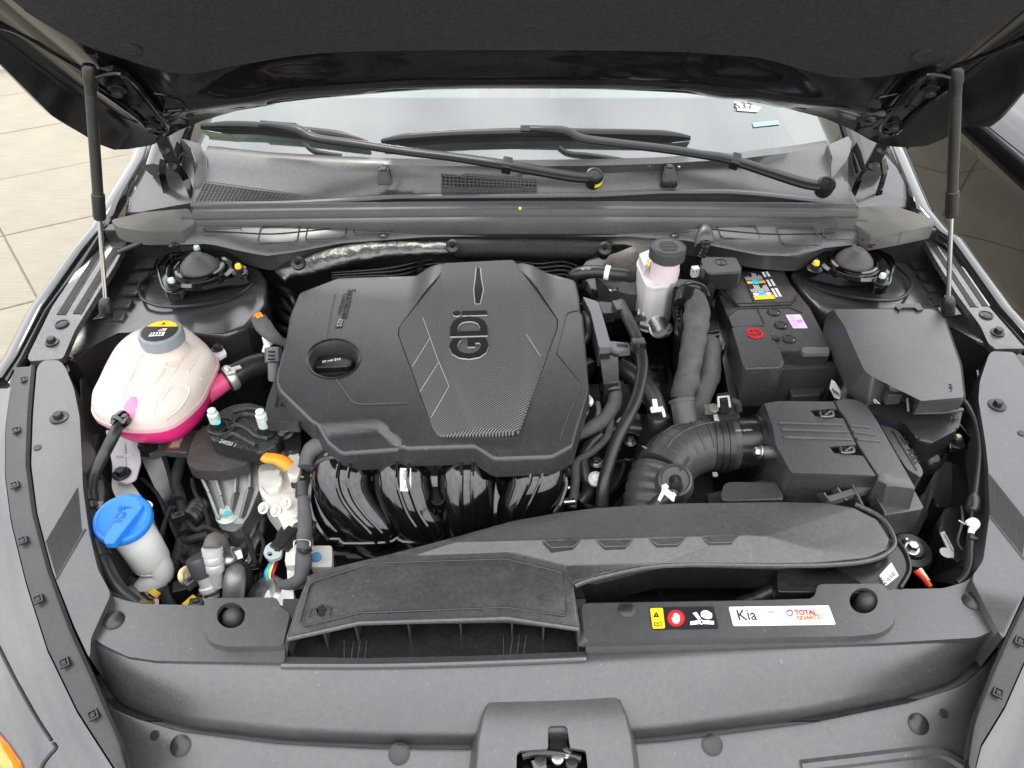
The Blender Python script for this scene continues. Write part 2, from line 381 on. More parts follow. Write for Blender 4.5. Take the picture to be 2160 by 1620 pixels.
def box(c, sx, sy, sz, rz=0, bev=.0015, bm=None, rot=None):
    b = bmesh.new(); bmesh.ops.create_cube(b, size=1, matrix=Matrix.Diagonal((sx, sy, sz, 1)))
    if bev: bmesh.ops.bevel(b, geom=b.edges[:], offset=min(bev, sx * .3, sy * .3, sz * .3), segments=2, profile=.5, affect='EDGES')
    m = Matrix.Translation(V(c)) @ (rot.to_4x4() if rot is not None else Matrix.Rotation(rz, 4, 'Z')); b.transform(m); return join(bm, b)
def bar(a, c, wd, ht, bm=None, upv=V((0, 0, 1)), bev=.0008):
    a, c = V(a), V(c); x = (c - a); l = x.length; x.normalize(); y = upv.cross(x).normalized(); z = x.cross(y)
    return box((a + c) / 2, l, wd, ht, bev=bev, bm=bm, rot=Matrix((x, y, z)).transposed())
def sc(loop, k, dz=0, c=None):
    c = c or sum(loop, V()) / len(loop); return [V((c.x + (p.x - c.x) * k, c.y + (p.y - c.y) * k, p.z + dz)) for p in loop]
def disc(c, r, h, ax=V((0, 0, 1)), seg=24, bm=None, dome=0):
    pr = [(r, 0), (r, h * .7), (r * .93, h)] if not dome else [(r, 0), (r, h * .4), (r * .9, h * .6), (r * .6, h + dome * .6), (r * .25, h + dome * .95), (0, h + dome)]
    return lathe(pr, c, ax, seg, bm)
def text_bm(s, a, c, upref=None, h=1.0, depth_=.0006, bm=None, lift=.0005, bold=0):
    """letters from point a (start of the baseline) to point c (its end); upref: a point on the upper side"""
    cu = bpy.data.curves.new('t', 'FONT'); cu.body = s; cu.size = 1; cu.extrude = .0; cu.resolution_u = 3; cu.offset = bold
    ob = bpy.data.objects.new('t', cu); me = bpy.data.meshes.new_from_object(ob); b = bmesh.new(); b.from_mesh(me)
    bpy.data.objects.remove(ob); bpy.data.curves.remove(cu); bpy.data.meshes.remove(me)
    if not b.verts: return join(bm, b)
    x0 = min(v.co.x for v in b.verts); x1 = max(v.co.x for v in b.verts)
    a, c = V(a), V(c); x = c - a; l = x.length; x.normalize()
    n = V((0, 0, 1)) if upref is None else x.cross(V(upref) - a).normalized()
    y = n.cross(x).normalized(); k = l / (x1 - x0)
    ex = bmesh.ops.extrude_face_region(b, geom=b.faces[:]); nv = [g for g in ex['geom'] if isinstance(g, bmesh.types.BMVert)]
    for v in b.verts: v.co.z = 0
    for v in nv: v.co.z = depth_ / k
    for v in b.verts: v.co = a + x * ((v.co.x - x0) * k) + y * (v.co.y * k * h) + n * (v.co.z * k + lift)
    bmesh.ops.recalc_face_normals(b, faces=b.faces)
    return join(bm, b)
def hexbolt(c, r, ax=V((0, 0, 1)), bm=None, stud=0, washer=1.55):
    b = lathe([(r * washer, 0), (r * washer, r * .22), (r * 1.2, r * .4)], c, ax, 20, bm)
    b = lathe([(r, r * .35), (r, r * 1.1), (r * .85, r * 1.3)], c, ax, 6, b)
    if stud: b = lathe([(r * .5, r), (r * .5, r * stud), (r * .35, r * stud + r * .2)], c, ax, 12, b)
    return b
def clip_pin(c, r, ax=V((0, 0, 1)), bm=None):
    return lathe([(r * 1.12, 0), (r * 1.12, r * .10), (r * 1.0, r * .16), (r * 1.0, r * .22), (r * .8, r * .34), (r * .4, r * .42), (0, r * .44)], c, ax, 28, bm)
def mppx(p): return depth(V(p)) / F          # metres covered by one picture point at p

def caster(rows):
    """finds where a ray of the survey meets a swept sheet"""
    n = len(rows[0]); vs = [p for r in rows for p in r]; fs = [(i * n + j, i * n + j + 1, (i + 1) * n + j + 1, (i + 1) * n + j) for i in range(len(rows) - 1) for j in range(n - 1)]
    t = BVHTree.FromPolygons(vs, fs)
    def f(px, py, lift=.001):
        h = t.ray_cast(CAM, ray(px, py).normalized())
        return h[0] + V((0, 0, lift)) if h[0] else None
    return f

def cast_obj(o):
    """lays stickers and pins on a part already built: picture point -> (place on its surface, normal)"""
    org = ORG[o.name]; me = o.data; t = BVHTree.FromPolygons([v.co + org for v in me.vertices], [list(p.vertices) for p in me.polygons])
    def f(px, py, lift=.0005, nrm=False):
        h = t.ray_cast(CAM, ray(px, py).normalized())
        if not h[0]: return (None, None) if nrm else None
        n = h[1] if h[1].dot(ray(px, py)) < 0 else -h[1]; p = h[0] + n * lift
        return (p, n) if nrm else p
    return f
def subthing(name, parent):
    """an empty part that gathers sub-parts"""
    o = bpy.data.objects.new(name, None); COL.objects.link(o); o.parent = parent; o.empty_display_size = .02; ORG[o.name] = ORG[parent.name]; return o

# top skin: constrained triangulation with inner points so that the crown shades
def skin(outer, holes, zf, step=.02, extra=()):
    pts = []; ed = []
    for lp in [outer] + list(holes):
        s = len(pts); pts += [V((p.x, p.y)) for p in lp]; ed += [(s + i, s + (i + 1) % len(lp)) for i in range(len(lp))]
    for l in extra:
        s = len(pts); pts += [V((p.x, p.y)) for p in l]; ed += [(s + i, s + i + 1) for i in range(len(l) - 1)]
    def ins(x, y, lp):
        c = False
        for i in range(len(lp)):
            a, d = lp[i - 1], lp[i]
            if (a.y > y) != (d.y > y) and x < (d.x - a.x) * (y - a.y) / (d.y - a.y) + a.x: c = not c
        return c
    xa, xb = min(p.x for p in outer), max(p.x for p in outer); ya, yb = min(p.y for p in outer), max(p.y for p in outer)
    y = ya
    while y < yb:
        x = xa
        while x < xb:
            if ins(x, y, outer) and not any(ins(x, y, h) for h in holes): pts.append(V((x, y)))
            x += step
        y += step
    r = delaunay_2d_cdt(pts, ed, [], 1, 1e-6); b = bmesh.new(); vs = [b.verts.new((v.x, v.y, zf(v.x, v.y))) for v in r[0]]
    for t in r[2]:
        cx = sum(r[0][i].x for i in t) / len(t); cy = sum(r[0][i].y for i in t) / len(t)
        if ins(cx, cy, outer) and not any(ins(cx, cy, h) for h in holes):
            f = b.faces.new([vs[i] for i in t]); f.normal_update()
            if f.normal.z < 0: f.normal_flip()
    bmesh.ops.delete(b, geom=[v for v in b.verts if not v.link_faces], context='VERTS'); return b
# =================================================================== SETTING
def smooth(a, b, x):
    t = min(max((x - a) / (b - a), 0), 1); return t * t * (3 - 2 * t)
gb = bmesh.new(); bmesh.ops.create_grid(gb, x_segments=2, y_segments=2, size=400, matrix=Matrix.Translation((0, 0, -.012)))
ground = single('ground', gb, M('packed sand base', (.30, .27, .22), .95, var=.15, vscale=.8), None, None, kind='structure')
pave = thing('pavement', '', '', (0, 3, 0)); del pave['label'], pave['category']; pave['kind'] = 'structure'
# concrete slabs in a skewed grid measured from the joints left of the car
gx, gy = V((.36, .20)).normalized(), V((-.62, .80)).normalized(); o0 = V((-1.85, 2.48))
slab_me = {}
for i in range(-9, 12):
    for j in range(-9, 10):
        a = o0 + gx * (i * 1.45) + gy * (j * .62); c = a + gx * .725 + gy * .31
        if not (-7 < c.x < 8 and -4 < c.y < 9): continue
        if 'm' not in slab_me:
            q = [gx * .003 + gy * .003, gx * 1.447 + gy * .003, gx * 1.447 + gy * .617, gx * .003 + gy * .617]
            b = prism([V((p.x, p.y, .0)) for p in q], .010, .003, 1); me = bpy.data.meshes.new('slab'); b.to_mesh(me); b.free(); me.materials.append(CONC); slab_me['m'] = me
        s = bpy.data.objects.new('slab', slab_me['m']); COL.objects.link(s); s.parent = pave
        s.location = V((a.x, a.y, random.uniform(-.001, .001))) - V((0, 3, 0))
kb = prism([V((-8, 4.1, .14)), V((-2.2, 5.3, .14)), V((2.5, 6.2, .14)), V((2.5, 6.5, .14)), V((-8, 4.5, .14))], .16, .015, 2)
single('kerb', kb, M('pale kerb concrete', (.50, .47, .41), .85, var=.1, vscale=3, grain=.3, gscale=60, gdist=.003), None, None, kind='structure')
yb = prism([V((-8.5, 4.5, .16)), V((-2.2, 5.6, .16)), V((-2.6, 9, .16)), V((-9, 9, .16))], .16, 0)
single('verge', yb, M('gravel verge', (.40, .36, .29), .95, var=.2, vscale=30, grain=1, gscale=40, gdist=.02), None, None, kind='structure')

# neighbouring parked car, a body swept along its length
nc = thing('parked_car', 'glossy black car parked on the concrete behind the right gas strut', 'car', (2.4, 4.0, 0))
def car_rows(prof, ys, xs):
    return [[V((xs(y) + p[0] * (1 - .25 * smooth(1.9, 1.35, y) if p[0] > .3 else 1), y, p[1])) for p in prof] for y in ys]
ys = [1.45, 1.5, 1.62, 1.8, 2.1, 2.5, 3.0, 3.6, 4.2, 4.8, 5.4, 5.75, 5.85]
pf = [(.10, .20), (.045, .27), (.02, .34), (.03, .46), (.0, .60), (.0, .66), (.02, .715), (.09, .755), (.22, .79), (.50, .83), (.9, .85), (1.35, .83), (1.66, .79), (1.76, .72), (1.78, .60), (1.76, .34), (1.68, .20)]
xs = lambda y: 1.56 + .16 * smooth(1.75, 1.45, y) + .06 * smooth(5.3, 5.85, y)
part('body', loft(car_rows(pf, ys, xs), closed=True, caps=True), M('neighbour car paint', (.004, .004, .005), .05, spec=.6, coat=.8), nc, angle=60)
part('door_gap', tube([V((1.555, 2.95, .72)), V((1.553, 2.95, .60)), V((1.585, 2.96, .38))], .003, 6, 3), BPR, nc)
part('door_handle', bar(V((1.552, 3.25, .64)), V((1.552, 3.43, .645)), .02, .02, None, V((0, 0, 1)), .006), MATS['neighbour car paint'], nc)
cp = [(.14, .80), (.20, .98), (.34, 1.22), (.60, 1.36), (.9, 1.39), (1.2, 1.36), (1.46, 1.22), (1.60, .98), (1.66, .80)]
rows = []
for y, k in ((2.55, .05), (3.15, .86), (3.5, 1), (4.3, 1), (4.9, .8), (5.4, .1)): rows.append([V((1.58 + p[0] * 1.0, y, .80 + (p[1] - .80) * k)) for p in cp])
part('cabin_glass', loft(rows, closed=True, caps=True), M('dark car glass', (.01, .012, .012), .04, spec=.8), nc)
part('sill', prism([V((1.60, 2.1, .30)), V((1.60, 4.9, .30)), V((1.7, 4.9, .30)), V((1.7, 2.1, .30))], .12, .02), DARK, nc)
for wx in (1.72, 3.18):
    for wy in (1.85, 4.75):
        wb = lathe([(.20, -.10), (.31, -.105), (.325, -.06), (.325, .06), (.31, .105), (.20, .10)], (wx, wy, .325), V((1, 0, 0)), 32)
        wo = part('wheel', wb, RUB, nc)
        part('rim', lathe([(.02, -.11), (.20, -.108), (.20, .108), (.02, .11)], (wx, wy, .325), V((1, 0, 0)), 20), ALUD, wo)
part('headlight', loft([[Yp(1960 + 130 * t, 400 - 40 * t - 16 * k, 1.9) + V((.0, .0, 0)) for t in (0, .3, .6, 1)] for k in (0, 1)], thick=.01), CHROME, nc) if False else None

# =================================================================== CAR BODY round the bay
body = thing('sedan', 'black sedan body with the open engine bay between its two front wings', 'car', (0, 1.0, 0))
zt = lambda px, py: .905 - .04 * (py - 760) / 620
# bay floor, firewall, walls
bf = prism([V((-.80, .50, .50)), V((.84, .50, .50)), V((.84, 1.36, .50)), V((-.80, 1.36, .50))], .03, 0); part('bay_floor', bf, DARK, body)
fwb = prism([V((-.80, 1.335, .96)), V((.84, 1.335, .96)), V((.84, 1.36, .96)), V((-.80, 1.36, .96))], .5, .004); fw_ = part('firewall', fwb, SATIN, body)
wl = loft([[V((s_ * .80, .46, z)) for z in (.80, .4)] + [] for s_ in (-1, 1)]) if False else None
for s_ in (-1, 1):
    x = -.800 if s_ < 0 else .86
    part('bay_wall', prism([V((x, .46, .84)), V((x + .012, .46, .84)), V((x + .012, 1.36, .84)), V((x, 1.36, .84))], .44, 0), APRON, body)
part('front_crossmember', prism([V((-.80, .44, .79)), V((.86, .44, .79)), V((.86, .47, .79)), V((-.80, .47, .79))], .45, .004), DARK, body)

# inner wings with strut towers
def inner_wing(outl, z, seam, steps, zf):
    o = part('inner_wing', pp([(a, c, zf(a)) for a, c in outl], z, .26, .012, 3), APRON, body)
    part('seam_bead', tube([Z(px, py, z + .0005) for px, py in seam], .0034, 6, 5), SATIN, o)
    for q in steps: part('pressed_step', pp([(a, c, zf(a) + .004) for a, c in q], z, .006, .003, 2), APRON, o)
    return o
LW = [(266, 484), (330, 498), (385, 512), (470, 520), (530, 540), (563, 590), (560, 640), (520, 690), (470, 708), (330, 690), (250, 696), (205, 722), (160, 760), (136, 756), (158, 700), (242, 560), (275, 497)]
RWG = [(1978, 486), (1900, 500), (1832, 512), (1760, 520), (1690, 545), (1668, 580), (1690, 612), (1730, 650), (1752, 668), (1965, 668), (2000, 690), (2060, 720), (2098, 740), (2082, 724), (2016, 622), (1950, 514)]
stl = [[(x, y), (x + 40, y - 3), (x + 31, y + 15), (x - 9, y + 18)] for x, y in ((292, 545), (274, 575), (256, 604), (240, 632), (226, 660))]
st_r = [[(x, y), (x + 38, y - 2), (x + 50, y + 14), (x + 12, y + 17)] for x, y in ((1918, 546), (1934, 572), (1948, 598), (1962, 626), (1975, 650))]
inner_wing(LW, .893, [(328, 573), (300, 592), (292, 607), (296, 622), (307, 635), (347, 647), (417, 644), (493, 627), (535, 597)], stl, lambda a: .868 + .025 * smooth(190, 330, a))
inner_wing(RWG, .893, [(1688, 577), (1702, 598), (1740, 613), (1805, 628), (1860, 634), (1900, 629), (1922, 606), (1920, 588), (1892, 563)], st_r, lambda a: .893 - .025 * smooth(1880, 2020, a))
# lower painted aprons under the wings (dark steel falling into the bay)
part('inner_apron', loft([Zs([(172, 800), (176, 900), (182, 1010), (196, 1120), (226, 1240), (300, 1290)], .85), Zs([(215, 760), (250, 900), (262, 1010), (275, 1120), (300, 1210), (340, 1260)], .70), Zs([(300, 740), (330, 900), (345, 1010), (355, 1120), (370, 1190), (390, 1230)], .55)], thick=.003), APRON, body)
part('inner_apron', loft([Zs([(2060, 780), (2076, 935), (2083, 1000), (2080, 1090), (2062, 1190), (2030, 1235)], .85), Zs([(2000, 800), (1990, 935), (1985, 1010), (1980, 1100), (1965, 1180), (1940, 1220)], .70), Zs([(1900, 800), (1890, 935), (1885, 1010), (1880, 1100), (1870, 1160), (1860, 1190)], .55)], thick=.003), APRON, body)
part('side_member', prism(Zs(rnd([(290, 950), (338, 958), (392, 1110), (430, 1215), (395, 1225), (368, 1118)], 6), .72), .10, .012, 3), APRON, body)
part('side_member', prism(Zs(rnd([(1955, 930), (2010, 940), (1960, 1080), (1925, 1150), (1880, 1150), (1915, 1050)], 6), .72), .10, .012, 3), APRON, body)
part('cross_panel', prism(Zs(rnd([(385, 1075), (520, 1075), (560, 1120), (555, 1170), (430, 1180)], 8), .66), .06, .012, 3), APRON, body)

# fender rails with bolts and slots
def rail(outl, slots, bolts, washers, z):
    o = part('fender_rail', pp(outl, z, .012, .0016, 2, r=5), M('painted rail metal', (.020, .020, .021), .30, spec=.8, rvar=.08, coat=.4, crough=.18, dust=.25), body)
    for a, c, wd in slots: part('slot', bar(Z(*a, z(*a)) + V((0, 0, .0004)), Z(*c, z(*c)) + V((0, 0, .0004)), wd, .0016, bev=.0007), DARK, o)
    for a, c, wd in slots:
        A, C = Z(*a, z(*a)), Z(*c, z(*c)); n = V((0, 0, 1)).cross((C - A).normalized()) * (wd * .75)
        part('rail_rib', tube([A + n, C + n], .0022, 6, 1), o.data.materials[0], o)
    for p in bolts: part('bolt', hexbolt(Z(*p, z(*p)), .0075), BOLT, o)
    for p in washers: part('plug', lathe([(.012, 0), (.012, .002), (.009, .0035), (.0085, .0022), (0, .0026)], Z(*p, z(*p))), BOLT, o)
zr = lambda px, py: .935 - .030 * (py - 490) / 260
rail([(236, 486), (264, 482), (275, 497), (242, 560), (158, 697), (134, 753), (127, 757), (62, 762), (58, 753), (110, 647), (196, 520)],
     [((244, 524), (160, 662), .011), ((214, 524), (126, 664), .011)], [(238, 503), (110, 722)], [(131, 684)], zr)
rail([(1934, 488), (1962, 484), (1988, 502), (2087, 648), (2164, 735), (2098, 736), (2085, 724), (2068, 687), (2018, 620), (1953, 514)],
     [((1967, 516), (2053, 648), .010), ((1989, 516), (2078, 646), .010)], [(1958, 489), (2104, 702)], [(2080, 665)], zr)
# outer wings, swept from the rail edge out and down
def wing(edge, zf, s_):
    e = [Z(px, py, zf(px, py)) for px, py in edge]; rows = []
    for dx, dz in ((.004, -.014), (.010, .002), (.020, .005), (.034, .001), (.050, -.013), (.066, -.045), (.078, -.10), (.086, -.20), (.080, -.36), (.06, -.55), (.05, -.60)):
        rows.append([p + V((s_ * dx, 0, dz)) for p in e])
    return part('fender', loft(rows, thick=0), PAINT, body, angle=60)
wing([(322, 300), (312, 335), (262, 420), (228, 482), (190, 527), (104, 650), (54, 752), (22, 800)], lambda a, b: .985 - .085 * smooth(330, 740, b), -1)
wing([(1870, 300), (1885, 340), (1925, 440), (1966, 490), (1994, 505), (2092, 648), (2172, 738), (2210, 790)], lambda a, b: .985 - .085 * smooth(330, 740, b), 1)
for s_ in (-1, 1):
    ox = -.895 if s_ < 0 else .955
    part('door_side', loft([[V((ox + s_ * dx, y, z)) for y in (1.72, 1.8, 2.2, 2.8, 3.5, 4.2, 4.6)] for dx, z in ((-.06, .93), (-.03, .955), (0, .93), (.03, .80), (.035, .62), (.02, .48), (.03, .36), (.0, .24), (-.06, .20))]), PAINT, body, angle=60)
    part('windscreen_pillar', tube([V((s_ * .74 + .01, 1.50, 1.00)), V((s_ * .68 + .01, 1.85, 1.22)), V((s_ * .60 + .01, 2.25, 1.40)), V((s_ * .58 + .01, 2.6, 1.44)), V((s_ * .60, 3.3, 1.40)), V((s_ * .70, 4.0, 1.0))], .035, 10, 6), PAINT, body)
part('added_glass_roof', loft([[V((x, y, z - .07 * (x / .6) ** 2)) for x in (-.60, -.4, -.2, 0, .2, .4, .60)] for y, z in ((2.22, 1.44), (2.4, 1.47), (2.8, 1.49), (3.3, 1.45))]), GLASS, body)  # unseen roof, made of glass so that skylight reaches the seats
# hinge corner sheet metal
def corner(q, z, lab=None): return part('hinge_panel', prism([Z(px, py, zz) for px, py, zz in q], .02, .006, 3), APRON, body)
corner([(322, 335, 1.0), (405, 300, 1.04), (412, 380, .99), (415, 430, .97), (300, 450, .95), (262, 452, .95), (268, 425, .96)], 0)
corner([(1780, 300, 1.04), (1868, 325, 1.0), (1890, 352, .99), (1925, 420, .96), (1930, 440, .95), (1800, 440, .96), (1788, 380, .99)], 0)

# headlamp side: seal strip with clips, and the dusty painted panel outside of it
def seal(inner, outer, clips, marks, s_, lab):
    t = thing('headlight_seal', lab, 'seal strip', Z(*outer[3], .88), 'seal strips beside the side trims')
    zi, zo = (lambda a, b: zt(a, b) + .004), (lambda a, b: zt(a, b) - .004)
    I = resample(Zs(inner, zi), 40); O_ = resample(Zs(outer, zo), 40)
    rows = [[p + V((0, 0, -.012)) for p in I], I, [a.lerp(b, .12) + V((0, 0, .004)) for a, b in zip(I, O_)], [a.lerp(b, .3) for a, b in zip(I, O_)], [a.lerp(b, .9) for a, b in zip(I, O_)], [p + V((0, 0, .001)) for p in O_], [p + V((0, 0, -.02)) for p in O_]]
    part('strip', loft(rows), RUB, t)
    for px, py in clips:
        c = Z(px, py, zt(px, py) + .0015); d = (Z(px + 8 * s_, py - 30, zt(px, py)) - c).normalized(); n = V((0, 0, 1)).cross(d)
        b = bmesh.new()
        for k in (-1, 1):
            b = bar(c + n * k * .0046 - d * .006, c + n * k * .0046 + d * .006, .002, .003, b); b = bar(c + d * k * .0058 - n * .0056, c + d * k * .0058 + n * .0056, .002, .003, b)
        cl = part('clip_frame', b, RUB, t)
        part('clip_slot', bar(c - d * .0035, c + d * .0035, .0045, .002, None), BPR, cl)
    for s, a, c in marks:
        part('moulded_text', text_bm(s, Z(*a, zt(*a) + .0015), Z(*c, zt(*c) + .0015), None, 1.0, .0005), BOLT, t)
    return t
SLI = [(74, 772), (66, 870), (62, 980), (76, 1085), (108, 1205), (155, 1330), (205, 1440), (258, 1565), (275, 1640)]
SLO = [(32, 775), (22, 830), (13, 900), (12, 1000), (25, 1100), (57, 1230), (102, 1370), (165, 1500), (250, 1632)]
seal(SLI, SLO, [(50, 800), (33, 907), (30, 1023), (47, 1140), (80, 1264), (135, 1398), (196, 1508)], [], -1, 'black seal strip with square clips beside the left side trim')
SRI = [(2142, 750), (2180, 800), (2208, 900), (2222, 1000), (2210, 1110), (2174, 1235), (2121, 1345), (2086, 1425), (2052, 1520), (2040, 1600)]
SRO = [(2196, 750), (2232, 830), (2258, 920), (2262, 1020), (2246, 1150), (2212, 1270), (2162, 1390), (2118, 1490), (2066, 1575), (2052, 1640)]
seal(SRI, SRO, [(2106, 1461), (2152, 1352), (2196, 1240)], [], 1, 'black seal strip with square clips beside the right side trim')
def front_panel(edge, s_, lab, line, lamp):
    t = thing('front_wing_panel', lab, 'wing panel', Z(*edge[4], .80), 'dusty painted panels outside the seal strips')
    e = resample(Zs(edge, lambda a, b: zt(a, b) - .007), 40); c0 = V((.03, 1.05, 0)); rows = []
    for k, dz in ((0, -.02), (.002, -.002), (.02, -.004), (.06, -.016), (.11, -.045), (.15, -.09), (.18, -.16), (.195, -.26), (.19, -.5)):
        r = []
        for p in e:
            d = V((p.x - c0.x, (p.y - c0.y) * 1.15, 0)).normalized(); r.append(p + d * k + V((0, 0, dz)))
        rows.append(r)
    part('panel', loft(rows), PAINTD, t, angle=60)
    return t, rows
fl, _r = front_panel(SLO, -1, 'dusty black painted panel outside the left seal strip', None, None)
cst = caster(_r)
for g_ in ([(-25, 1320), (0, 1372), (40, 1450), (80, 1520), (108, 1562)], [(112, 1568), (118, 1578), (106, 1592), (92, 1610), (84, 1630)]):
    gp = [q for q in (cst(*p) for p in g_) if q]
    if len(gp) > 2: part('panel_gap', tube(gp, .0018, 6, 3), M('dark gap', (.02, .02, .02), .5), fl)
gp = [q for q in (cst(*p, .002) for p in ((-20, 1540), (4, 1585), (26, 1618), (40, 1640))) if q]
if len(gp) > 2: part('marker_lamp', tube(gp, [.004] + [.010] * (len(gp) - 2) + [.008], 10, 4), M('amber lens', (.85, .22, .01), .12, coat=1), fl)
front_panel([(p[0] , p[1]) for p in SRO], 1, 'dusty black painted panel outside the right seal strip', None, None)

# side trims: grey plastic sight shields over the wings
def trim(outl, bolts, holes, vent, ribdir, lab):
    t = thing('side_trim', lab, 'trim panel', Z(*outl[0], .86), 'grey side trims along the bay')
    part('panel', pp(outl, lambda a, b: zt(a, b) + .004, .07, .006, 3, r=9), GREY, t)
    for p in bolts: part('bolt', hexbolt(Z(*p, zt(*p) + .004), .0072, washer=1.9), BOLT, t)
    for p in holes: part('hole', lathe([(.0058, 0), (.0058, .0008), (.005, .001)], Z(*p, zt(*p) + .0042)), BPR, t)
    b = bmesh.new(); n = 27; A, B, C, D = [Z(*p, zt(*p) + .0045) for p in vent]
    for i in range(n): b = tube([A.lerp(D, i / (n - 1)), B.lerp(C, i / (n - 1))], .0008, 4, 1, b)
    part('vent_ribs', b, GREY, t, stuff=True)
    part('crease', tube([Z(*p, zt(*p) + .0035) for p in ribdir], .0022, 6, 1), GREY, t)
    return t
TL = [(90, 760), (125, 759), (138, 775), (156, 820), (168, 880), (171, 940), (175, 1030), (187, 1120), (206, 1200), (234, 1253), (192, 1345), (189, 1390), (157, 1322), (111, 1205), (79, 1083), (66, 980), (70, 870), (78, 775)]
trim(TL, [(125, 881)], [(79, 944)], [(97, 1143), (164, 1029), (172, 1118), (119, 1215)], [(180, 1117), (119, 1222)], 'grey side trim with ribbed patch beside the pink coolant tank')
TR = [(2094, 740), (2140, 742), (2177, 800), (2203, 900), (2217, 1000), (2205, 1112), (2168, 1238), (2117, 1348), (2108, 1335), (2048, 1220), (2074, 1183), (2088, 1085), (2085, 991), (2079, 935), (2064, 843), (2067, 804), (2086, 748)]
trim(TR, [(2103, 855)], [(2155, 914)], [(2088, 1000), (2090, 1086), (2156, 1172), (2166, 1098)], [(2088, 1090), (2160, 1180)], 'grey side trim with ribbed patch beside the fuse box')

# =================================================================== HOOD
TH = R(45); HP = V((0, 1.42, 1.08)); HD = V((0, -math.cos(TH), math.sin(TH))); HN = V((0, math.sin(TH), math.cos(TH)))
crown = lambda x: .05 * (1 - (abs(x) / .8) ** 2.4)
def hxs(px, py, off=0):
    c = 0
    for _ in range(7):
        p = PLN(px, py, HP + HN * (c + off), HN); c = crown(p.x)
    return V((p.x, (p - HP).dot(HD)))
def hpt(x, s, off=0): return HP + V((x, 0, 0)) + HD * s + HN * (crown(x) + off)
REAR = [(182, 318), (200, 330), (240, 338), (270, 328), (320, 306), (375, 276), (430, 254), (500, 235), (600, 216), (720, 203), (900, 192), (1080, 188), (1250, 190), (1440, 198), (1560, 212), (1650, 228), (1740, 250), (1800, 275), (1845, 300), (1880, 318), (1915, 330), (1955, 337), (1990, 330), (2030, 306)]
rear = [hxs(*p, -.42 * max(0, abs(hxs(*p).x) - .70)) for p in REAR]
outl = [hxs(0, 152, -.03), hxs(110, 250, -.03)] + rear + [hxs(2090, 256, -.03), hxs(2160, 190, -.03)]
xl, xr = outl[0].x, outl[-1].x
outl += [V((xr + .005, .6)), V((xr - .03, .85)), V((xr - .14, 1.02)), V((.4, 1.12)), V((0, 1.16)), V((-.4, 1.12)), V((xl + .14, 1.02)), V((xl + .03, .85)), V((xl - .005, .6))]
def s_edge(x):
    r = [p for p in rear if abs(p.x) < .74]
    for a, c in zip(r, r[1:]):
        if a.x <= x <= c.x: return a.y + (c.y - a.y) * (x - a.x) / (c.x - a.x)
    return r[0].y if x < 0 else r[-1].y
def pw(d, tab):
    if d <= tab[0][0]: return tab[0][1]
    for (a, u), (c, v) in zip(tab, tab[1:]):
        if d <= c: return u + (v - u) * (d - a) / (c - a)
    return tab[-1][1]
def relief(x, s):
    d = s - s_edge(x); wc = 1 - smooth(.42, .60, abs(x))
    a = pw(d, [(0, .002), (.010, -.006), (.022, -.006), (.03, -.013), (.072, -.015), (.080, -.014), (.084, -.0135), (.118, .015), (.123, .017), (.17, .017)]) * wc
    e = -.030 * smooth(.36, .54, abs(x)) * (1 - smooth(.60, .70, abs(x))) * smooth(.02, .12, d)
    return a + e - .42 * max(0, abs(x) - .70)
def hood_skin(outline, off, rel, step=.022, bm=None):
    pts = list(outline); n = len(pts); ed = [(i, (i + 1) % n) for i in range(n)]
    xa, xb = min(p.x for p in pts), max(p.x for p in pts); sa, sb = min(p.y for p in pts), max(p.y for p in pts)
    x = xa
    while x < xb:
        s = sa
        while s < sb: pts.append(V((x, s))); s += step if s < .62 else step * 3
        x += step
    r = delaunay_2d_cdt(pts, ed, [], 1, 1e-6); b = bmesh.new()
    vs = [b.verts.new(hpt(v.x, v.y, off + (relief(v.x, v.y) if rel else 0))) for v in r[0]]
    for f in r[2]:
        try: b.faces.new([vs[i] for i in f])
        except ValueError: pass
    bmesh.ops.delete(b, geom=[v for v in b.verts if not v.link_faces], context='VERTS')
    return b
hood = thing('hood', 'open black car hood with felt lined underside held above the engine bay', 'hood', (0, 1.42, 1.08))
def flipdown(b, down=True):
    b.normal_update(); s = sum(f.normal.dot(HN) * f.calc_area() for f in b.faces)
    if (s > 0) == down: bmesh.ops.reverse_faces(b, faces=b.faces)
    return b
part('inner_panel', flipdown(hood_skin(outl, 0, True)), INNER, hood, angle=50)
part('outer_panel', flipdown(hood_skin([V((p.x * 1.008, p.y)) for p in outl], .03, False, .06), False), PAINT, hood, angle=50)
rim = [V((p.x * 1.004, p.y)) for p in outl]
def hem(pts, off, r, n=4): return tube([hpt(p.x, p.y, off) for p in pts], r, 8, n)
part('hem_edge', tube([hpt(p.x, p.y, .012 + relief(p.x, p.y + .001)) for p in outl[:28]], .010, 8, 4), PAINT, hood)
LIN = [(60, -30), (110, 0), (180, 40), (260, 70), (330, 95), (400, 113), (500, 117), (620, 112), (720, 104), (900, 100), (1080, 98), (1250, 99), (1440, 104), (1600, 113), (1720, 118), (1800, 116), (1900, 103), (2000, 80), (2060, 48), (2130, 0), (2170, -35)]
def hxr(px, py):
    o_ = 0
    for _ in range(6): p = hxs(px, py, o_); o_ = o_ * .4 + relief(p.x, p.y) * .6
    return p
lin = [hxs(*p, .014 * (1 - smooth(.42, .6, abs(hxs(*p).x)))) for p in LIN]
lo_ = lin + [V((lin[-1].x + .02, .75)), V((.5, .98)), V((0, 1.03)), V((-.5, .98)), V((lin[0].x - .02, .75))]
part('liner', flipdown(hood_skin(lo_, -.007, True, .022)), FELT, hood, 'dark grey felt insulation pad', angle=60)
part('liner_edge', tube([hpt(p.x, p.y, relief(p.x, p.y) - .001) for p in lin], .006, 8, 4), FELT, hood)
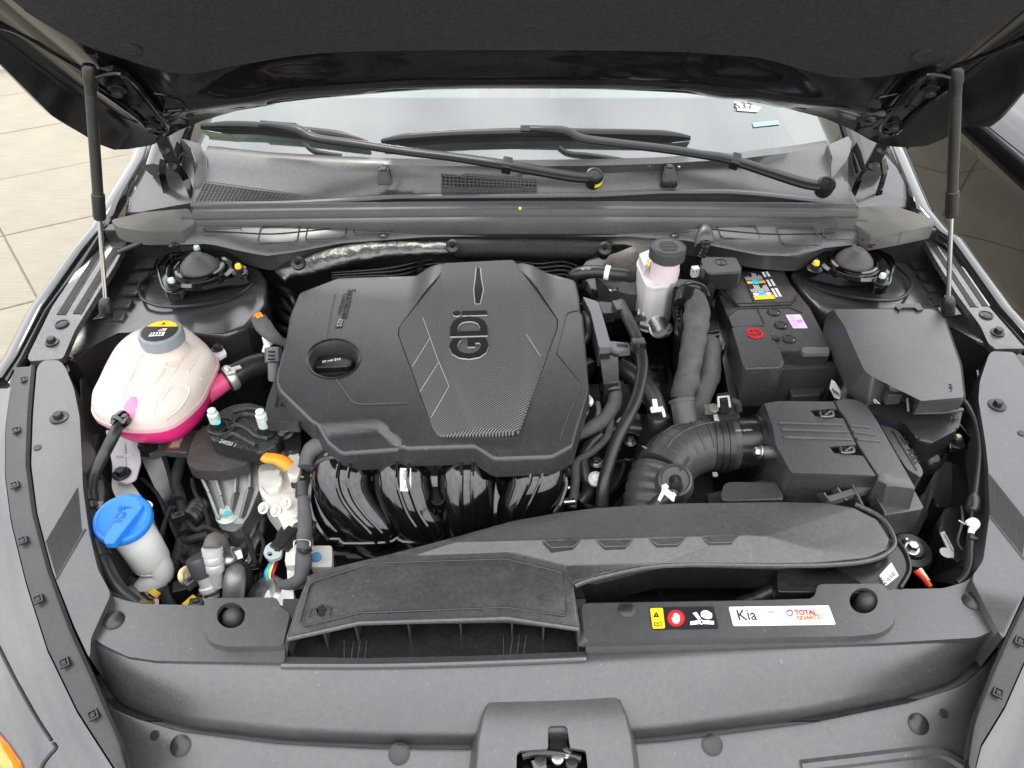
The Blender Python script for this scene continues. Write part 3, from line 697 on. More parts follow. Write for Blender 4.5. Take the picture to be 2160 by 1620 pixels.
for px, py in ((270, 58), (742, 82), (1125, 78), (1508, 88), (1950, 66)):
    h = hxs(px, py); b = lathe([(.019, 0), (.016, .0012), (.0125, .0016), (.012, .0008), (0, .001)], hpt(h.x, h.y, relief(h.x, h.y) - .006), -HN, 24)
    part('liner_fastener', b, FELT, hood)
def hline(pts, off, r, name='pressed_ridge', m=INNER): 
    q = [hxs(*p, off) for p in pts]; return part(name, tube([hpt(p.x, p.y, off + relief(p.x, p.y)) for p in q], r, 8, 5), m, hood)
hline([(-30, 40), (30, 62), (100, 96), (185, 130), (240, 152), (300, 205), (356, 262)], .001, .0055)
hline([(2190, 55), (2120, 92), (2060, 120), (1990, 140), (1935, 160), (1890, 210), (1846, 262)], .001, .0055)
hline([(325, 160), (358, 168), (375, 176), (392, 190), (385, 197), (345, 198)], .0, .0028)
hline([(1905, 162), (1860, 166), (1845, 174), (1830, 190), (1838, 196), (1878, 198)], .0, .0028)
hline([(480, 224), (600, 196), (760, 183), (900, 178), (1080, 175), (1260, 177), (1420, 184), (1560, 197), (1700, 226)], .002, .003)
for px, py, r in ((397, 231, .0105), (1818, 233, .0105), (2000, 305, .007)):
    h = hxs(px, py); part('hole', lathe([(r, 0), (r, .001), (r * .9, .0012)], hpt(h.x, h.y, relief(h.x, h.y)), -HN, 24), BPR, hood)
# hinges
def hinge(plate, arm, legs, bolts, hole, lab):
    t = subthing('hinge', hood); t['label'] = lab
    def hp(px, py, off): q = hxs(px, py, off); return hpt(q.x, q.y, off)
    b = prism([hp(px, py, -.05) for px, py in rnd(plate, 7)], 0, .0025, 2, vec=HN * .012); part('upper_arm', b, GLOSSP, t)
    pl = [hp(px, py, -.055) for px, py in plate]; part('flange', tube(pl + [pl[0]], .0032, 6, 2), GLOSSP, t)
    for p in bolts: part('bolt', hexbolt(hp(*p, -.05), .009, -HN), BOLT, t)
    part('hole', lathe([(.008, 0), (.008, .0012), (.007, .0014)], hp(*hole, -.05), -HN), BPR, t)
    a = [Z(*p) for p in arm]; part('swing_arm', bar(a[0], a[1], .026, .008, None, V((0, -.6, .8)), .002), GLOSSP, t)
    for l in legs:
        q = [Z(*p) for p in l]; b = None
        for u, v in zip(q, q[1:]): b = bar(u, v, .014, .005, b, V((.3, -.7, .6)), .001)
        part('link', b, GLOSSP, t)
    for q in (a[1], a[0].lerp(a[1], .55)): part('pivot', lathe([(.011, 0), (.011, .006), (.006, .010)], q + V((0, -.004, .004)), V((0, -.7, .7))), BOLT, t)
hinge([(203, 162), (240, 153), (262, 162), (292, 192), (330, 240), (352, 268), (345, 284), (318, 278), (292, 252), (222, 200), (203, 186)],
      [(334, 275, 1.13), (368, 352, 1.045)], [[(345, 335, 1.05), (341, 365, 1.02), (350, 400, .98), (357, 432, .955)], [(375, 350, 1.045), (392, 378, 1.01), (408, 420, .97)]], [(247, 187), (320, 262)], (287, 227), 'black hinge plate bolted to the left rear corner of the hood')
hinge([(2004, 163), (1970, 155), (1946, 163), (1918, 192), (1880, 240), (1860, 268), (1866, 284), (1892, 280), (1918, 254), (1985, 200), (2006, 186)],
      [(1878, 275, 1.13), (1838, 352, 1.045)], [[(1862, 335, 1.05), (1866, 365, 1.02), (1856, 400, .98), (1850, 425, .955)], [(1830, 350, 1.045), (1812, 378, 1.01), (1798, 415, .97)]], [(1962, 187), (1885, 262)], (1920, 227), 'black hinge plate bolted to the right rear corner of the hood')

# gas struts
def strut(top, sl0, sl1, bot, lab, deco):
    A = hpt(*hxs(*top, -.06), -.06); B = Z(*bot, .925); t = thing('gas_strut', lab, 'gas strut', B, 'gas struts holding up the hood')
    dz = (A - B).normalized()
    def at(py):
        lo, hi = 0, 1
        for _ in range(40):
            m = (lo + hi) / 2
            if pix(B.lerp(A, m))[1] > py: lo = m
            else: hi = m
        return B.lerp(A, lo)
    side = dz.cross(V((0, 1, 0))).normalized()
    part('cylinder', tube([at(top[1] + 22), at(sl0 + 6)], .0082, 24, 1), SATIN, t)
    part('sleeve', lathe([(.0085, 0), (.0100, .004), (.0100, (at(sl0) - at(sl1)).length - .002), (.0085, (at(sl0) - at(sl1)).length)], at(sl1), dz, 24), SMOOTH, t)
    part('rod', tube([at(sl1 - 4), at(bot[1] - 10)], .0038, 16, 1), CHROME, t)
    u = part('ball_socket', lathe([(.0075, 0), (.0085, .006), (.0085, .018), (.0105, .024), (.0105, .040), (.008, .045)], at(top[1] + 26), dz, 20), SMOOTH, t)
    l = part('ball_socket', lathe([(.009, 0), (.0115, .004), (.0115, .026), (.009, .034), (.006, .038)], at(bot[1] + 12), dz, 20), SMOOTH, t)
    part('mount_bracket', prism([B + V(q) for q in ((-.016, -.016, .006), (.010, -.020, .014), (.014, .012, .010), (-.012, .016, .002))], .004, .001), GLOSSP, t)
    for s, p0, p1, m in deco:
        pa, pb = at(p0), at(p1); c = (CAM - pa).normalized(); up_ = dz.cross(c).normalized()
        part('printed_text', text_bm(s, pa + c * .0084 - up_ * .003, pb + c * .0084 - up_ * .003, pa + c * .0084 + up_ * .05, 1, .0003), m, t)
    return t, at
s1, at1 = strut((190, 176), 408, 462, (225, 668), 'black gas strut under the left side of the hood', [('KIA', 296, 278, GPR)])
s2, at2 = strut((2017, 178), 402, 456, (1999, 662), 'black gas strut with printed lettering under the right side of the hood', [('KIA', 292, 274, GPR), ('GAS SPRING', 352, 300, GPR)])
# =================================================================== WINDSCREEN AND COWL
WN = V((0, -math.sin(R(28)), math.cos(R(28)))); WP = V((0, 1.475, 1.035))
def W0(px, py, off=0): return PLN(px, py, WP + WN * off, WN)
def W(px, py, off=0):
    p = W0(px, py, off)
    for _ in range(5): p = W0(px, py, off - .05 * (p.x / .7) ** 2)
    return p
ws = thing('windshield', 'raked windscreen reflecting pale clouds behind the cowl', 'windshield', (0, 1.5, 1.03))
base = [W0(*p) for p in ((392, 300), (430, 322), (560, 336), (760, 348), (1000, 352), (1300, 350), (1560, 336), (1700, 318), (1790, 298))]
upd = V((0, math.cos(R(28)), math.sin(R(28))))
part('glass', loft([[p + upd * k + V((-p.x * .10 * k, 0, 0)) - WN * (.05 * (p.x / .7) ** 2) for p in resample(base, 24)] for k in (-.006, 0, .15, .3, .45, .6, .75)]), GLASS, ws, angle=70)
stk = part('paper_sticker', loft([[W(1549, 214, .002), W(1605, 226, .002)], [W(1556, 233, .002), W(1598, 236, .002)]], thick=.0006), PAPER, ws)
part('sticker_text', text_bm('S32', W(1552, 229, .0035), W(1588, 229, .0035), W(1552, 200, .0035), .8, .0004), BPR, stk)
part('mint_strip', loft([[W(1587, 259, .002), W(1641, 253, .002)], [W(1590, 268, .002), W(1645, 262, .002)]], thick=.0006), M('mint green', (.20, .33, .27), .4), ws)  # thin mint green strip lying on the glass
# cabin seen through the glass
dash = thing('car_interior', 'dark dashboard and pale seats dimly seen through the windscreen', 'car interior', (0, 2.2, .4))
part('dashboard', prism([V((-.66, 1.56, .93)), V((.70, 1.56, .93)), V((.70, 2.05, .96)), V((-.66, 2.05, .96))], .25, .03, 4), M('dark dash vinyl', (.010, .010, .011), .7), dash)
SEAT = M('pale seat leather', (.62, .60, .55), .6)
for sx in (-.36, .38):
    for c, d, n_ in (((sx, 2.55, .86), (.5, .16, .62), 'seat_back'), ((sx, 2.62, 1.25), (.26, .11, .18), 'headrest'), ((sx, 2.3, .5), (.5, .5, .2), 'seat_base')): part(n_, box(c, *d, bev=.05), SEAT, dash)
part('rear_bench', box((.01, 3.15, .78), 1.22, .18, .72, bev=.05), SEAT, dash)

cowl = thing('cowl', 'weathered grey plastic cowl panel at the foot of the windscreen', 'cowl', Z(1100, 420, .98))
zc = lambda px, py: .985 + .055 * (430 - py) / 95
front = [(404, 432), (600, 430), (720, 424), (830, 416), (930, 415), (1130, 414), (1260, 412), (1400, 405), (1560, 405), (1680, 418), (1790, 432), (1806, 434)]
mid = [(416, 382), (560, 398), (700, 402), (830, 400), (930, 396), (1130, 394), (1260, 392), (1400, 384), (1560, 380), (1680, 385), (1770, 390), (1785, 392)]
mid2 = [(424, 350), (560, 362), (700, 370), (830, 372), (930, 370), (1130, 368), (1260, 366), (1400, 360), (1560, 350), (1680, 345), (1750, 345), (1768, 345)]
b0 = [(430, 320), (560, 334), (700, 342), (830, 348), (930, 350), (1130, 351), (1260, 349), (1400, 345), (1560, 335), (1680, 320), (1730, 312), (1752, 308)]
R3 = lambda l, z: resample(Zs(l, z), 60)
cwp = part('panel', loft([R3(front, .978), R3(front, .99), R3(mid, 1.008), R3(mid2, 1.024), [p for p in R3(b0, 1.043)], [p + V((0, .03, .0)) for p in R3(b0, 1.040)]], thick=0), COWL, cowl, angle=60)
ccw = cast_obj(cwp)
part('front_ridge', tube(R3(front, .992)[::3], .006, 8, 3), COWL, cowl)
part('front_lip', loft([R3(front, .99), [p + V((0, -.012, -.006)) for p in R3(front, .985)], [p + V((0, -.02, -.03)) for p in R3(front, .98)]]), COWL, cowl)
for s_, q in ((-1, [(378, 290, 1.06), (420, 300, 1.055), (436, 330, 1.04), (440, 390, 1.0), (412, 432, .985), (400, 430, .985), (408, 400, 1.0), (413, 340, 1.05), (405, 312, 1.06)]), (1, [(1744, 305, 1.055), (1790, 285, 1.065), (1800, 300, 1.06), (1790, 330, 1.05), (1786, 385, 1.0), (1812, 432, .985), (1796, 436, .985), (1760, 405, 1.0), (1750, 380, 1.01), (1757, 330, 1.045)])):
    part('end_upstand', prism([Z(*p) for p in q], .03, .004, 3), COWL, cowl)
# grilles: real lattice, cells below the size one could pick apart
def lattice(q, nu, nv, w_):
    """bars laid node by node on the cowl surface, over a black backing"""
    A, B, C, D = [V(p) for p in q]; g = []
    for j in range(nv + 1):
        r = []
        for i in range(nu + 1):
            p = A.lerp(B, i / nu).lerp(D.lerp(C, i / nu), j / nv); r.append(ccw(p.x, p.y, .0045) or Z(p.x, p.y, 1.0))
        g.append(r)
    b = bmesh.new()
    for j in range(nv + 1): b = tube(g[j], w_ / 2, 4, 1, b)
    for i in range(nu + 1): b = tube([g[j][i] for j in range(nv + 1)], w_ / 2, 4, 1, b)
    return loft([[p - V((0, 0, .0035)) for p in r] for r in g]), b
for q, nu, nv, nm, w_ in (([(932, 366), (1132, 380), (1131, 411), (932, 409)], 24, 6, 'centre_grille', .0022), ([(433, 386), (700, 421), (690, 424), (411, 430)], 34, 7, 'side_grille', .0018)):
    bk_, br_ = lattice(q, nu, nv, w_); part('grille_backing', bk_, BPR, cowl); part(nm, br_, COWL, cowl, stuff=True)
for px, py in ((815, 398), (1409, 392)):
    c = Z(px, py, 1.0); b = loft([[c + V((x * k + sx, y * k + sy, z)) for x, y in ((-.017, -.013), (.017, -.013), (.017, .015), (-.017, .015))] for k, z, sx, sy in ((1, 0, 0, 0), (.92, .015, 0, 0), (.62, .038, -.002, .004), (.5, .043, -.002, .005))], closed=True, caps=True)
    bmesh.ops.bevel(b, geom=b.edges[:], offset=.003, segments=2, affect='EDGES'); n_ = part('washer_nozzle', b, SMOOTH, cowl)
    part('nozzle_jet', box(c + V((-.002, -.002, .042)), .012, .010, .004), BOLT, n_)
for px, py in ((735, 350), (1292, 352), (1370, 350), (1432, 354)): part('screw_head', disc(Z(px, py, 1.037), .003, .003), STEEL, cowl)

# rubber seal across the bay and the bulkhead cover in front of it
sealb = thing('cowl_seal', 'long ridged rubber seal running across the rear of the bay', 'seal', Z(1100, 450, .98))
s0 = [Z(408, 444, .985), Z(1100, 437, .992), Z(1806, 441, .985)]
S = spline(s0, 20); prof = [(.016, -.02), (.016, 0), (.012, .007), (.006, .008), (.001, .003), (-.004, .001), (-.010, .002), (-.014, -.002), (-.016, -.010), (-.024, -.012), (-.030, -.016), (-.033, -.026), (-.034, -.04)]
part('strip', loft([[p + V((0, y, z)) for p in S] for y, z in prof]), M('dull seal rubber', (.045, .045, .045), .42, var=.2, vscale=8, rvar=.06, dust=.07), sealb)
part('clip', disc(Z(1097, 441, 1.0), .003, .003), W_YEL, sealb)
foam = M('brown grey foam', (.085, .079, .071), .85, grain=.4, gscale=300, var=.15)
for nm, q, z in (('end_block', [(236, 462), (300, 448), (398, 438), (412, 470), (384, 487), (300, 488), (252, 480), (236, 470)], .975), ('end_block', [(1808, 436), (1880, 432), (1972, 461), (1972, 474), (1902, 489), (1838, 500), (1802, 470)], .975)):
    part(nm, pp(q, z, .03, .006, 3, r=5), foam, sealb)
bc = thing('bulkhead_cover', 'grey plastic bulkhead cover with moulded panels below the seal', 'cover', Z(1100, 500, .95))
up_ = [(378, 478), (460, 474), (560, 468), (700, 464), (900, 462), (1100, 461), (1300, 462), (1480, 464), (1620, 468), (1720, 474), (1834, 484)]
dn_ = [(380, 508), (440, 506), (500, 520), (560, 532), (620, 524), (720, 505), (900, 492), (1100, 489), (1300, 491), (1440, 498), (1500, 510), (1600, 530), (1680, 533), (1740, 515), (1834, 505)]
low = [(380, 522), (440, 514), (500, 530), (558, 545), (620, 540), (720, 518), (900, 503), (1100, 500), (1300, 502), (1440, 510), (1500, 522), (1600, 541), (1682, 548), (1742, 526), (1834, 512)]
u3, d3, l3 = R3(up_, .968), R3(dn_, .952), R3(low, .935)
part('panel', loft([[p + V((0, .02, .01)) for p in u3], u3, [a.lerp(c, .5) + V((0, 0, .002)) for a, c in zip(u3, d3)], d3, [p + V((0, -.004, -.006)) for p in d3], l3, [p + V((0, .005, -.03)) for p in l3]]), COWL, bc, angle=55)
def onb(px, f): 
    return u3[min(int(f * 59), 59)]
for i in range(13):
    f = .045 + i * .075; k = min(int(f * 59), 57); a, c = u3[k].lerp(d3[k], .22), u3[k].lerp(d3[k], .80); e = u3[k + 2].lerp(d3[k + 2], .22) - a
    w2 = V((.075, e.y * 1.4, e.z * 1.4)); q = [a, a + w2, c + w2 * 1.0, c]; q = [p + V((0, 0, .0035)) for p in rnd(q, .008, 3)]
    part('moulded_panel', tube(q + [q[0]], .0011, 5, 1), SMOOTH, bc)
part('crease_line', tube([a.lerp(c, .45) + V((0, 0, .0025)) for a, c in zip(u3, d3)][2:-2:3], .0012, 5, 3), BPR, bc)
for px, py in ((808, 497), (1424, 497), (366, 517), (1838, 519)): part('push_pin', clip_pin(Z(px, py, .955), .008), BOLT, bc)
part('cable_bulge', loft([[Z(1486 + 22 * math.cos(a) * k, y + (6 if k > .7 else 0), z) + V((0, 0, .022 * math.sin(a) * k)) for a in [math.pi * j / 10 for j in range(11)]] for k, y, z in ((.35, 474, .962), (.8, 488, .956), (1, 508, .945), (.95, 520, .935))]), COWL, bc, angle=70)
cab = single('rubber_grommet_hose', tube([Z(1489, 508, .955), Z(1487, 525, .94), Z(1478, 542, .925)], .0088, 12, 10, rf=lambda s: 1 + .12 * math.sin(s * 1400)), RUB, 'ribbed black rubber hose leaving the bulkhead cover above the battery', 'hose')

# wipers
def wiper(pivot, arm, blade, knuckle, sticker, lab):
    P = Z(*pivot); t = thing('wiper', lab, 'wiper', P, 'windscreen wipers resting at the foot of the glass')
    a = [P + V((0, 0, .012))] + [Z(*p) for p in arm]; k = len(a)
    A = part('arm', tube(a, [.014, .0155, .0145] + [.0125] * (k - 5) + [.009, .0065], 12, 6, flat=.6), WIPER, t)
    part('arm_joint', bar(a[2].lerp(a[1], .1), a[2].lerp(a[3], .05), .029, .019, None, V((0, -.4, .9)), .002), WIPER, t)
    c = part('pivot_cap', lathe([(.015, -.02), (.0175, -.012), (.018, .006), (.016, .010), (.012, .011), (.011, .0095), (0, .010)], P + V((0, 0, .012)), V((0, -.45, .9))), WIPER, t)
    if sticker:
        ax = V((0, -.45, .9)).normalized(); part('pivot_sticker', loft([[P + V((0, 0, .012)) + ax * h + (V((1, 0, 0)) * math.cos(a_) + ax.cross(V((1, 0, 0))) * math.sin(a_)) * .0178 for a_ in [R(d) for d in range(-85, 6, 10)]] for h in (-.010, .001)]), YELLOW if False else M('yellow sticker', (.85, .75, .02), .45), c)
    bl = [W(px, py, .018) for px, py in blade]
    B = part('blade_spine', tube(bl, [.004] + [.011] * (len(bl) - 2) + [.004], 10, 8, flat=.8), WIPER, t)
    part('blade_rubber', loft([[W(px, py + (5 if 0 < i < len(blade) - 1 else 1), .014) for i, (px, py) in enumerate(blade)], [W(px, py + (17 if 0 < i < len(blade) - 1 else 5), .002) for i, (px, py) in enumerate(blade)]], thick=.002), RUB, t)
    part('blade_clip', bar(W(*knuckle[0], .026), W(*knuckle[1], .026), 0.016, .008, None, WN, .002), WIPER, t)
    return t
wiper((1252, 386, 1.03), [(1205, 372, 1.045), (1065, 348, 1.065), (960, 332, 1.07), (860, 320, 1.075), (740, 302, 1.085), (665, 291, 1.088), (628, 273, 1.098), (580, 264, 1.10), (548, 262, 1.10)], [(424, 266), (480, 264), (545, 266), (640, 276), (720, 286), (774, 299)], [(548, 262), (625, 268)], True, 'wiper lying left of centre with a yellow sticker on its pivot')
wiper((1738, 404, 1.02), [(1690, 385, 1.035), (1545, 338, 1.065), (1480, 326, 1.07), (1400, 314, 1.078), (1300, 302, 1.085), (1228, 292, 1.09), (1195, 277, 1.10), (1150, 272, 1.105), (1118, 271, 1.105)], [(804, 297), (860, 290), (960, 283), (1120, 279), (1280, 281), (1400, 284), (1456, 290)], [(1098, 272), (1190, 274)], False, 'wiper lying right of centre with a plain black pivot cap')
single('washer_hose', tube([W(1180, 310, .004), W(1200, 322, .004), W(1240, 326, .005), W(1290, 333, .004), W(1340, 342, .004)], .004, 8, 6), RUB, 'thin black washer hose lying on the glass under the right wiper', 'hose')
single('washer_hose', tube([W(640, 300, .004), W(665, 318, .004), W(720, 328, .004)], .004, 8, 6), RUB, 'thin black washer hose lying on the glass under the left wiper', 'hose')
# =================================================================== FRONT COVER (radiator top cover)
fc = thing('front_cover', 'wide grey plastic cover over the radiator at the front of the bay', 'cover', Z(1100, 1440, .80))
ZB, ZTR = .862, .873
baseL = [(233, 1256), (265, 1267), (300, 1274), (430, 1277), (604, 1277), (600, 1398), (330, 1394), (268, 1385), (214, 1358), (190, 1340)]
baseR = [(1232, 1272), (1600, 1266), (1730, 1262), (1866, 1243), (1990, 1241), (2035, 1228), (2051, 1216), (2110, 1300), (2106, 1325), (2060, 1345), (1850, 1357), (1236, 1377)]
trayL = [(433, 1262), (584, 1260), (590, 1280), (612, 1293), (596, 1362), (475, 1364), (443, 1354), (427, 1328), (428, 1290)]
trayR = [(1227, 1274), (1598, 1267), (1706, 1264), (1720, 1256), (1724, 1236), (1732, 1232), (1864, 1231), (1878, 1255), (1890, 1292), (1884, 1318), (1856, 1336), (1800, 1342), (1600, 1345), (1235, 1352)]
def ell(cx, cy, a, b, n=28, rot=0): return [(cx + a * math.cos(2 * math.pi * i / n) * math.cos(rot) - b * math.sin(2 * math.pi * i / n) * math.sin(rot), cy + a * math.cos(2 * math.pi * i / n) * math.sin(rot) + b * math.sin(2 * math.pi * i / n) * math.cos(rot)) for i in range(n)]
hL, hR = ell(487, 1298, 30, 27), ell(1822, 1267, 30, 27)
part('side_plate', plateh(Zs(rnd(baseL, 8), ZB), [Zs([(487 + (x - 487) * 1.15, y) for x, y in hL], ZB)], .012), GREY, fc)
part('side_plate', plateh(Zs(rnd(baseR, 8), ZB), [Zs([(1822 + (x - 1822) * 1.15, y) for x, y in hR], ZB)], .012), GREY, fc)
def tray(outl, hole):
    o = Zs(rnd(outl, 12, 4), ZTR); h = Zs(hole, ZTR); i = sc(o, .975); lowr = sc(o, 1.03, -.012)
    b = plateh([p for p in o], [h], .006); b = loft([o, sc(o, 1.012, -.004), sc(o, 1.028, -.0115), lowr], closed=True, bm=b); return b
part('raised_tray', tray(trayL, hL), GREY, fc); part('raised_tray', tray(trayR, hR), GREY, fc)
# sloping sheet
nC = 72
r1 = [(188, 1342), (196, 1356), (214, 1368), (270, 1388), (330, 1396), (600, 1401), (760, 1404), (1000, 1399), (1230, 1390), (1500, 1374), (1850, 1357), (2060, 1344), (2098, 1330), (2112, 1314)]
r2 = [(200, 1392), (212, 1420), (235, 1450), (270, 1474), (400, 1511), (600, 1535), (800, 1545), (1000, 1548), (1200, 1545), (1400, 1530), (1700, 1491), (1900, 1450), (2000, 1418), (2064, 1372), (2096, 1340)]
r3 = [(205, 1410), (222, 1445), (250, 1480), (300, 1502), (400, 1530), (600, 1553), (800, 1561), (1000, 1562), (1200, 1559), (1400, 1545), (1700, 1509), (1900, 1470), (2010, 1436), (2060, 1395), (2092, 1356)]
r4 = [(240, 1520), (250, 1560), (256, 1600), (300, 1620), (420, 1640), (600, 1655), (900, 1662), (1200, 1660), (1500, 1645), (1800, 1620), (2000, 1600), (2050, 1575), (2062, 1520), (2064, 1470)]
a1, a2, a3 = resample(Zs(r1, .857), nC), resample(Zs(r2, .816), nC), resample(Zs(r3, .801), nC)
def down(l, dy, dz, dx=0): return [p + V((dx * p.x, dy, dz)) for p in l]
rows = [down(a1, .012, -.004), a1]
for k in (.12, .3, .5, .7, .88, .96): rows.append([p.lerp(q, k) + V((0, 0, .006 * math.sin(math.pi * k))) for p, q in zip(a1, a2)])
rows += [a2, [p.lerp(q, .25) + V((0, -.001, -.0015)) for p, q in zip(a2, a3)], [p.lerp(q, .9) for p, q in zip(a2, a3)], a3]
inw = lambda p, k: p + V((p.x - .05, p.y - .9, 0)).normalized() * k
rows += [[inw(p, -.001) + V((0, 0, -.014)) for p in a3], [inw(p, .0075) + V((0, 0, -.014)) for p in a3], [inw(p, .0085) + V((0, 0, -.004)) for p in a3], [inw(p, .0105) + V((0, 0, -.0012)) for p in a3]]
f3 = [inw(p, .014) + V((0, 0, -.001)) for p in a3]; f4 = resample(Zs(r4, .783), nC); rows += [f3, [p.lerp(q, .4) for p, q in zip(f3, f4)], [p.lerp(q, .8) for p, q in zip(f3, f4)], f4, down(f4, -.02, -.012), down(f4, -.035, -.05), down(f4, -.05, -.14), down(f4, -.055, -.32)]
slp = part('sloping_panel', loft(rows), GREY, fc, angle=50); csl = cast_obj(slp)
# recess under the duct mouth
part('recess_floor', prism(Zs([(596, 1262), (1236, 1262), (1236, 1398), (594, 1408)], .832), .01, .002), GREY, fc)
part('recess_edge', tube([Z(594, 1404, .858), Z(800, 1404, .858), Z(1000, 1399, .858), Z(1236, 1390, .858)], .004, 8, 6), GREY, fc)
for px, py in ((240, 1308), (2052, 1268)): part('push_pin', clip_pin(Z(px, py, ZB + .0005), .0115), SATIN, fc)
part('push_pin', clip_pin(Z(1322, 1287, ZTR + .0005), .010), SATIN, fc)
for px, py in ((381, 1573), (842, 1590), (1502, 1571), (1937, 1527)): p_, n_ = csl(px, py, .0004, True); part('push_pin', clip_pin(p_, .0112, n_), SATIN, fc)
for px, py in ((327, 1551), (1990, 1505)): p_, n_ = csl(px, py, 0, True); part('hole', lathe([(.0058, -.002), (.0058, .0010), (.005, .0013)], p_, n_), BPR, fc)
for (cx, cy), lab in (((492, 1304), 'round rubber bump stop standing in the left hole of the front cover'), ((1829, 1271), 'round rubber bump stop standing in the right hole of the front cover')):
    c = Z(cx, cy, .855); single('bump_stop', lathe([(.0145, -.045), (.0138, 0), (.0128, .006), (.009, .011), (.004, .0135), (0, .014)], c, V((0, 0, 1)), 28), BOOT, lab, 'bump stop', 'rubber bump stops in the front cover')
part('front_lower_rib', tube([csl(*p, -.003) for p in ((1690, 1617), (1800, 1604), (1900, 1592), (1965, 1586), (2000, 1592), (2030, 1612)) if csl(*p)], .008, 8, 5), GREY, fc)
# latch hump
hp_ = [(1046, 1468), (1180, 1464), (1284, 1463), (1304, 1476), (1318, 1510), (1330, 1560), (1340, 1660), (1242, 1660), (1240, 1622), (1236, 1583), (1203, 1578), (1197, 1535), (1190, 1530), (1160, 1531), (1156, 1536), (1156, 1580), (1096, 1584), (1090, 1592), (1088, 1660), (1005, 1660), (1012, 1560), (1022, 1510), (1032, 1480)]
hz = lambda x, y: .838 - .020 * smooth(1500, 1660, y)
top = Zs(rnd(hp_, 6), hz); b = skin(top, [], lambda x, y: hz(*pix(V((x, y, .83)))), .012); tz_ = [V((p.x, p.y, hz(*pix(V((p.x, p.y, .83)))))) for p in top]; b = loft([tz_, [p + V((0, 0, -.005)) for p in tz_]], closed=True, bm=b)
oh = [(1046, 1468), (1180, 1464), (1284, 1463), (1304, 1476), (1318, 1510), (1330, 1560), (1340, 1660)]
oh2 = [(1005, 1660), (1012, 1560), (1022, 1510), (1032, 1480), (1046, 1468)]
skirt = resample(Zs(oh2 + oh[1:], hz), 60); cc = Z(1175, 1600, .83)
def outw(p, k, dz): d = V((p.x - cc.x, max(p.y - cc.y, -.0) , 0)).normalized(); return p + d * k + V((0, 0, dz))
b = loft([skirt, [outw(p, .003, -.002) for p in skirt], [outw(p, .008, -.018) for p in skirt], [outw(p, .016, -.05) for p in skirt]], bm=b)
part('latch_hump', b, GREY, fc, angle=50)
la = thing('hood_latch', 'black steel hood latch in the opening at the front edge', 'latch', Z(1165, 1610, .79))
part('plate', prism(Zs([(1085, 1570), (1250, 1570), (1255, 1680), (1080, 1680)], .80), .02, .002), GLOSSP, la)
part('striker_slot', prism(Zs([(1160, 1526), (1196, 1526), (1198, 1600), (1158, 1600)], .803), .01, .001), BPR, la)
part('catch', tube([Z(1102, 1594, .812), Z(1130, 1588, .814), Z(1180, 1590, .814), Z(1225, 1600, .812)], .005, 8, 6), SMOOTH, la)
for i, (px, py) in enumerate(((1140, 1606), (1176, 1602), (1206, 1612), (1196, 1590))): part('rivet', lathe([(.007, 0), (.007, .004), (.004, .006)], Z(px, py, .812)), STEEL if i % 2 else BOLT, la)
part('lever', prism(Zs([(1120, 1604), (1150, 1600), (1160, 1650), (1140, 1660)], .815), .005, .001), STEEL, la)
# labels
wl = thing('warning_label', 'yellow and black sticker with hand warning pictograms on the front cover', 'label', Z(1440, 1300, ZTR))
zl = ZTR + .0004
part('sheet', pp([(1369, 1281), (1505, 1279), (1516, 1326), (1376, 1328)], zl + .0006, .0008, 0, r=4), BPR, wl)
part('yellow_field', pp([(1371, 1283), (1398, 1282), (1403, 1325), (1377, 1326)], zl + .001, .0004, 0, r=3), YELLOW, wl)
zq = zl + .0014
def flatp(pts, m, par, name, z=zq, r=0): return part(name, pp(pts, z, .0003, 0, r=r), m, par)
flatp([(1384, 1290), (1391, 1301), (1378, 1302)], BPR, wl, 'warning_triangle'); flatp([(1384.2, 1294), (1385, 1299), (1383.6, 1299)], YELLOW, wl, 'exclamation_mark', zq + .0004)
flatp([(1380, 1312), (1386, 1314), (1395, 1311), (1396, 1319), (1387, 1321), (1380, 1320)], BPR, wl, 'book_symbol'); flatp([(1382, 1314), (1386, 1315.5), (1387, 1319.5), (1382, 1318.5)], YELLOW, wl, 'book_page', zq + .0004); flatp([(1388, 1315), (1394, 1313), (1394.6, 1318), (1388.6, 1319.4)], YELLOW, wl, 'book_page', zq + .0004)
flatp(ell(1426, 1304, 18.5, 17.5), RED, wl, 'red_disc'); flatp(ell(1426, 1304, 15.5, 14.5), M('dark red print', (.50, .02, .02), .45), wl, 'red_disc_inner', zq + .0004)
hand = [(1420, 1312), (1417, 1303), (1419, 1302), (1421, 1305), (1420, 1296), (1422, 1295), (1424, 1301), (1424, 1293), (1426, 1293), (1427, 1300), (1428, 1294), (1430, 1294), (1430, 1301), (1432, 1297), (1434, 1298), (1434, 1308), (1431, 1314), (1424, 1315)]
flatp(hand, WPR, wl, 'hand_symbol', zq + .0008)
flatp([(1456, 1311), (1475, 1308), (1476, 1316), (1456, 1318)], WPR, wl, 'fan_blade'); flatp([(1485, 1308), (1506, 1310), (1506, 1317), (1485, 1316)], WPR, wl, 'fan_blade'); flatp([(1461, 1293), (1469, 1291), (1479, 1305), (1473, 1307)], WPR, wl, 'fan_blade')
flatp(ell(1480, 1312, 5, 5), WPR, wl, 'fan_hub'); flatp(ell(1480, 1312, 2.4, 2.4), BPR, wl, 'fan_hub_centre', zq + .0004)
flatp([(1479, 1300), (1478, 1292), (1483, 1288), (1487, 1290), (1490, 1287), (1496, 1290), (1502, 1294), (1502, 1303), (1494, 1306), (1487, 1304)], WPR, wl, 'caught_hand')
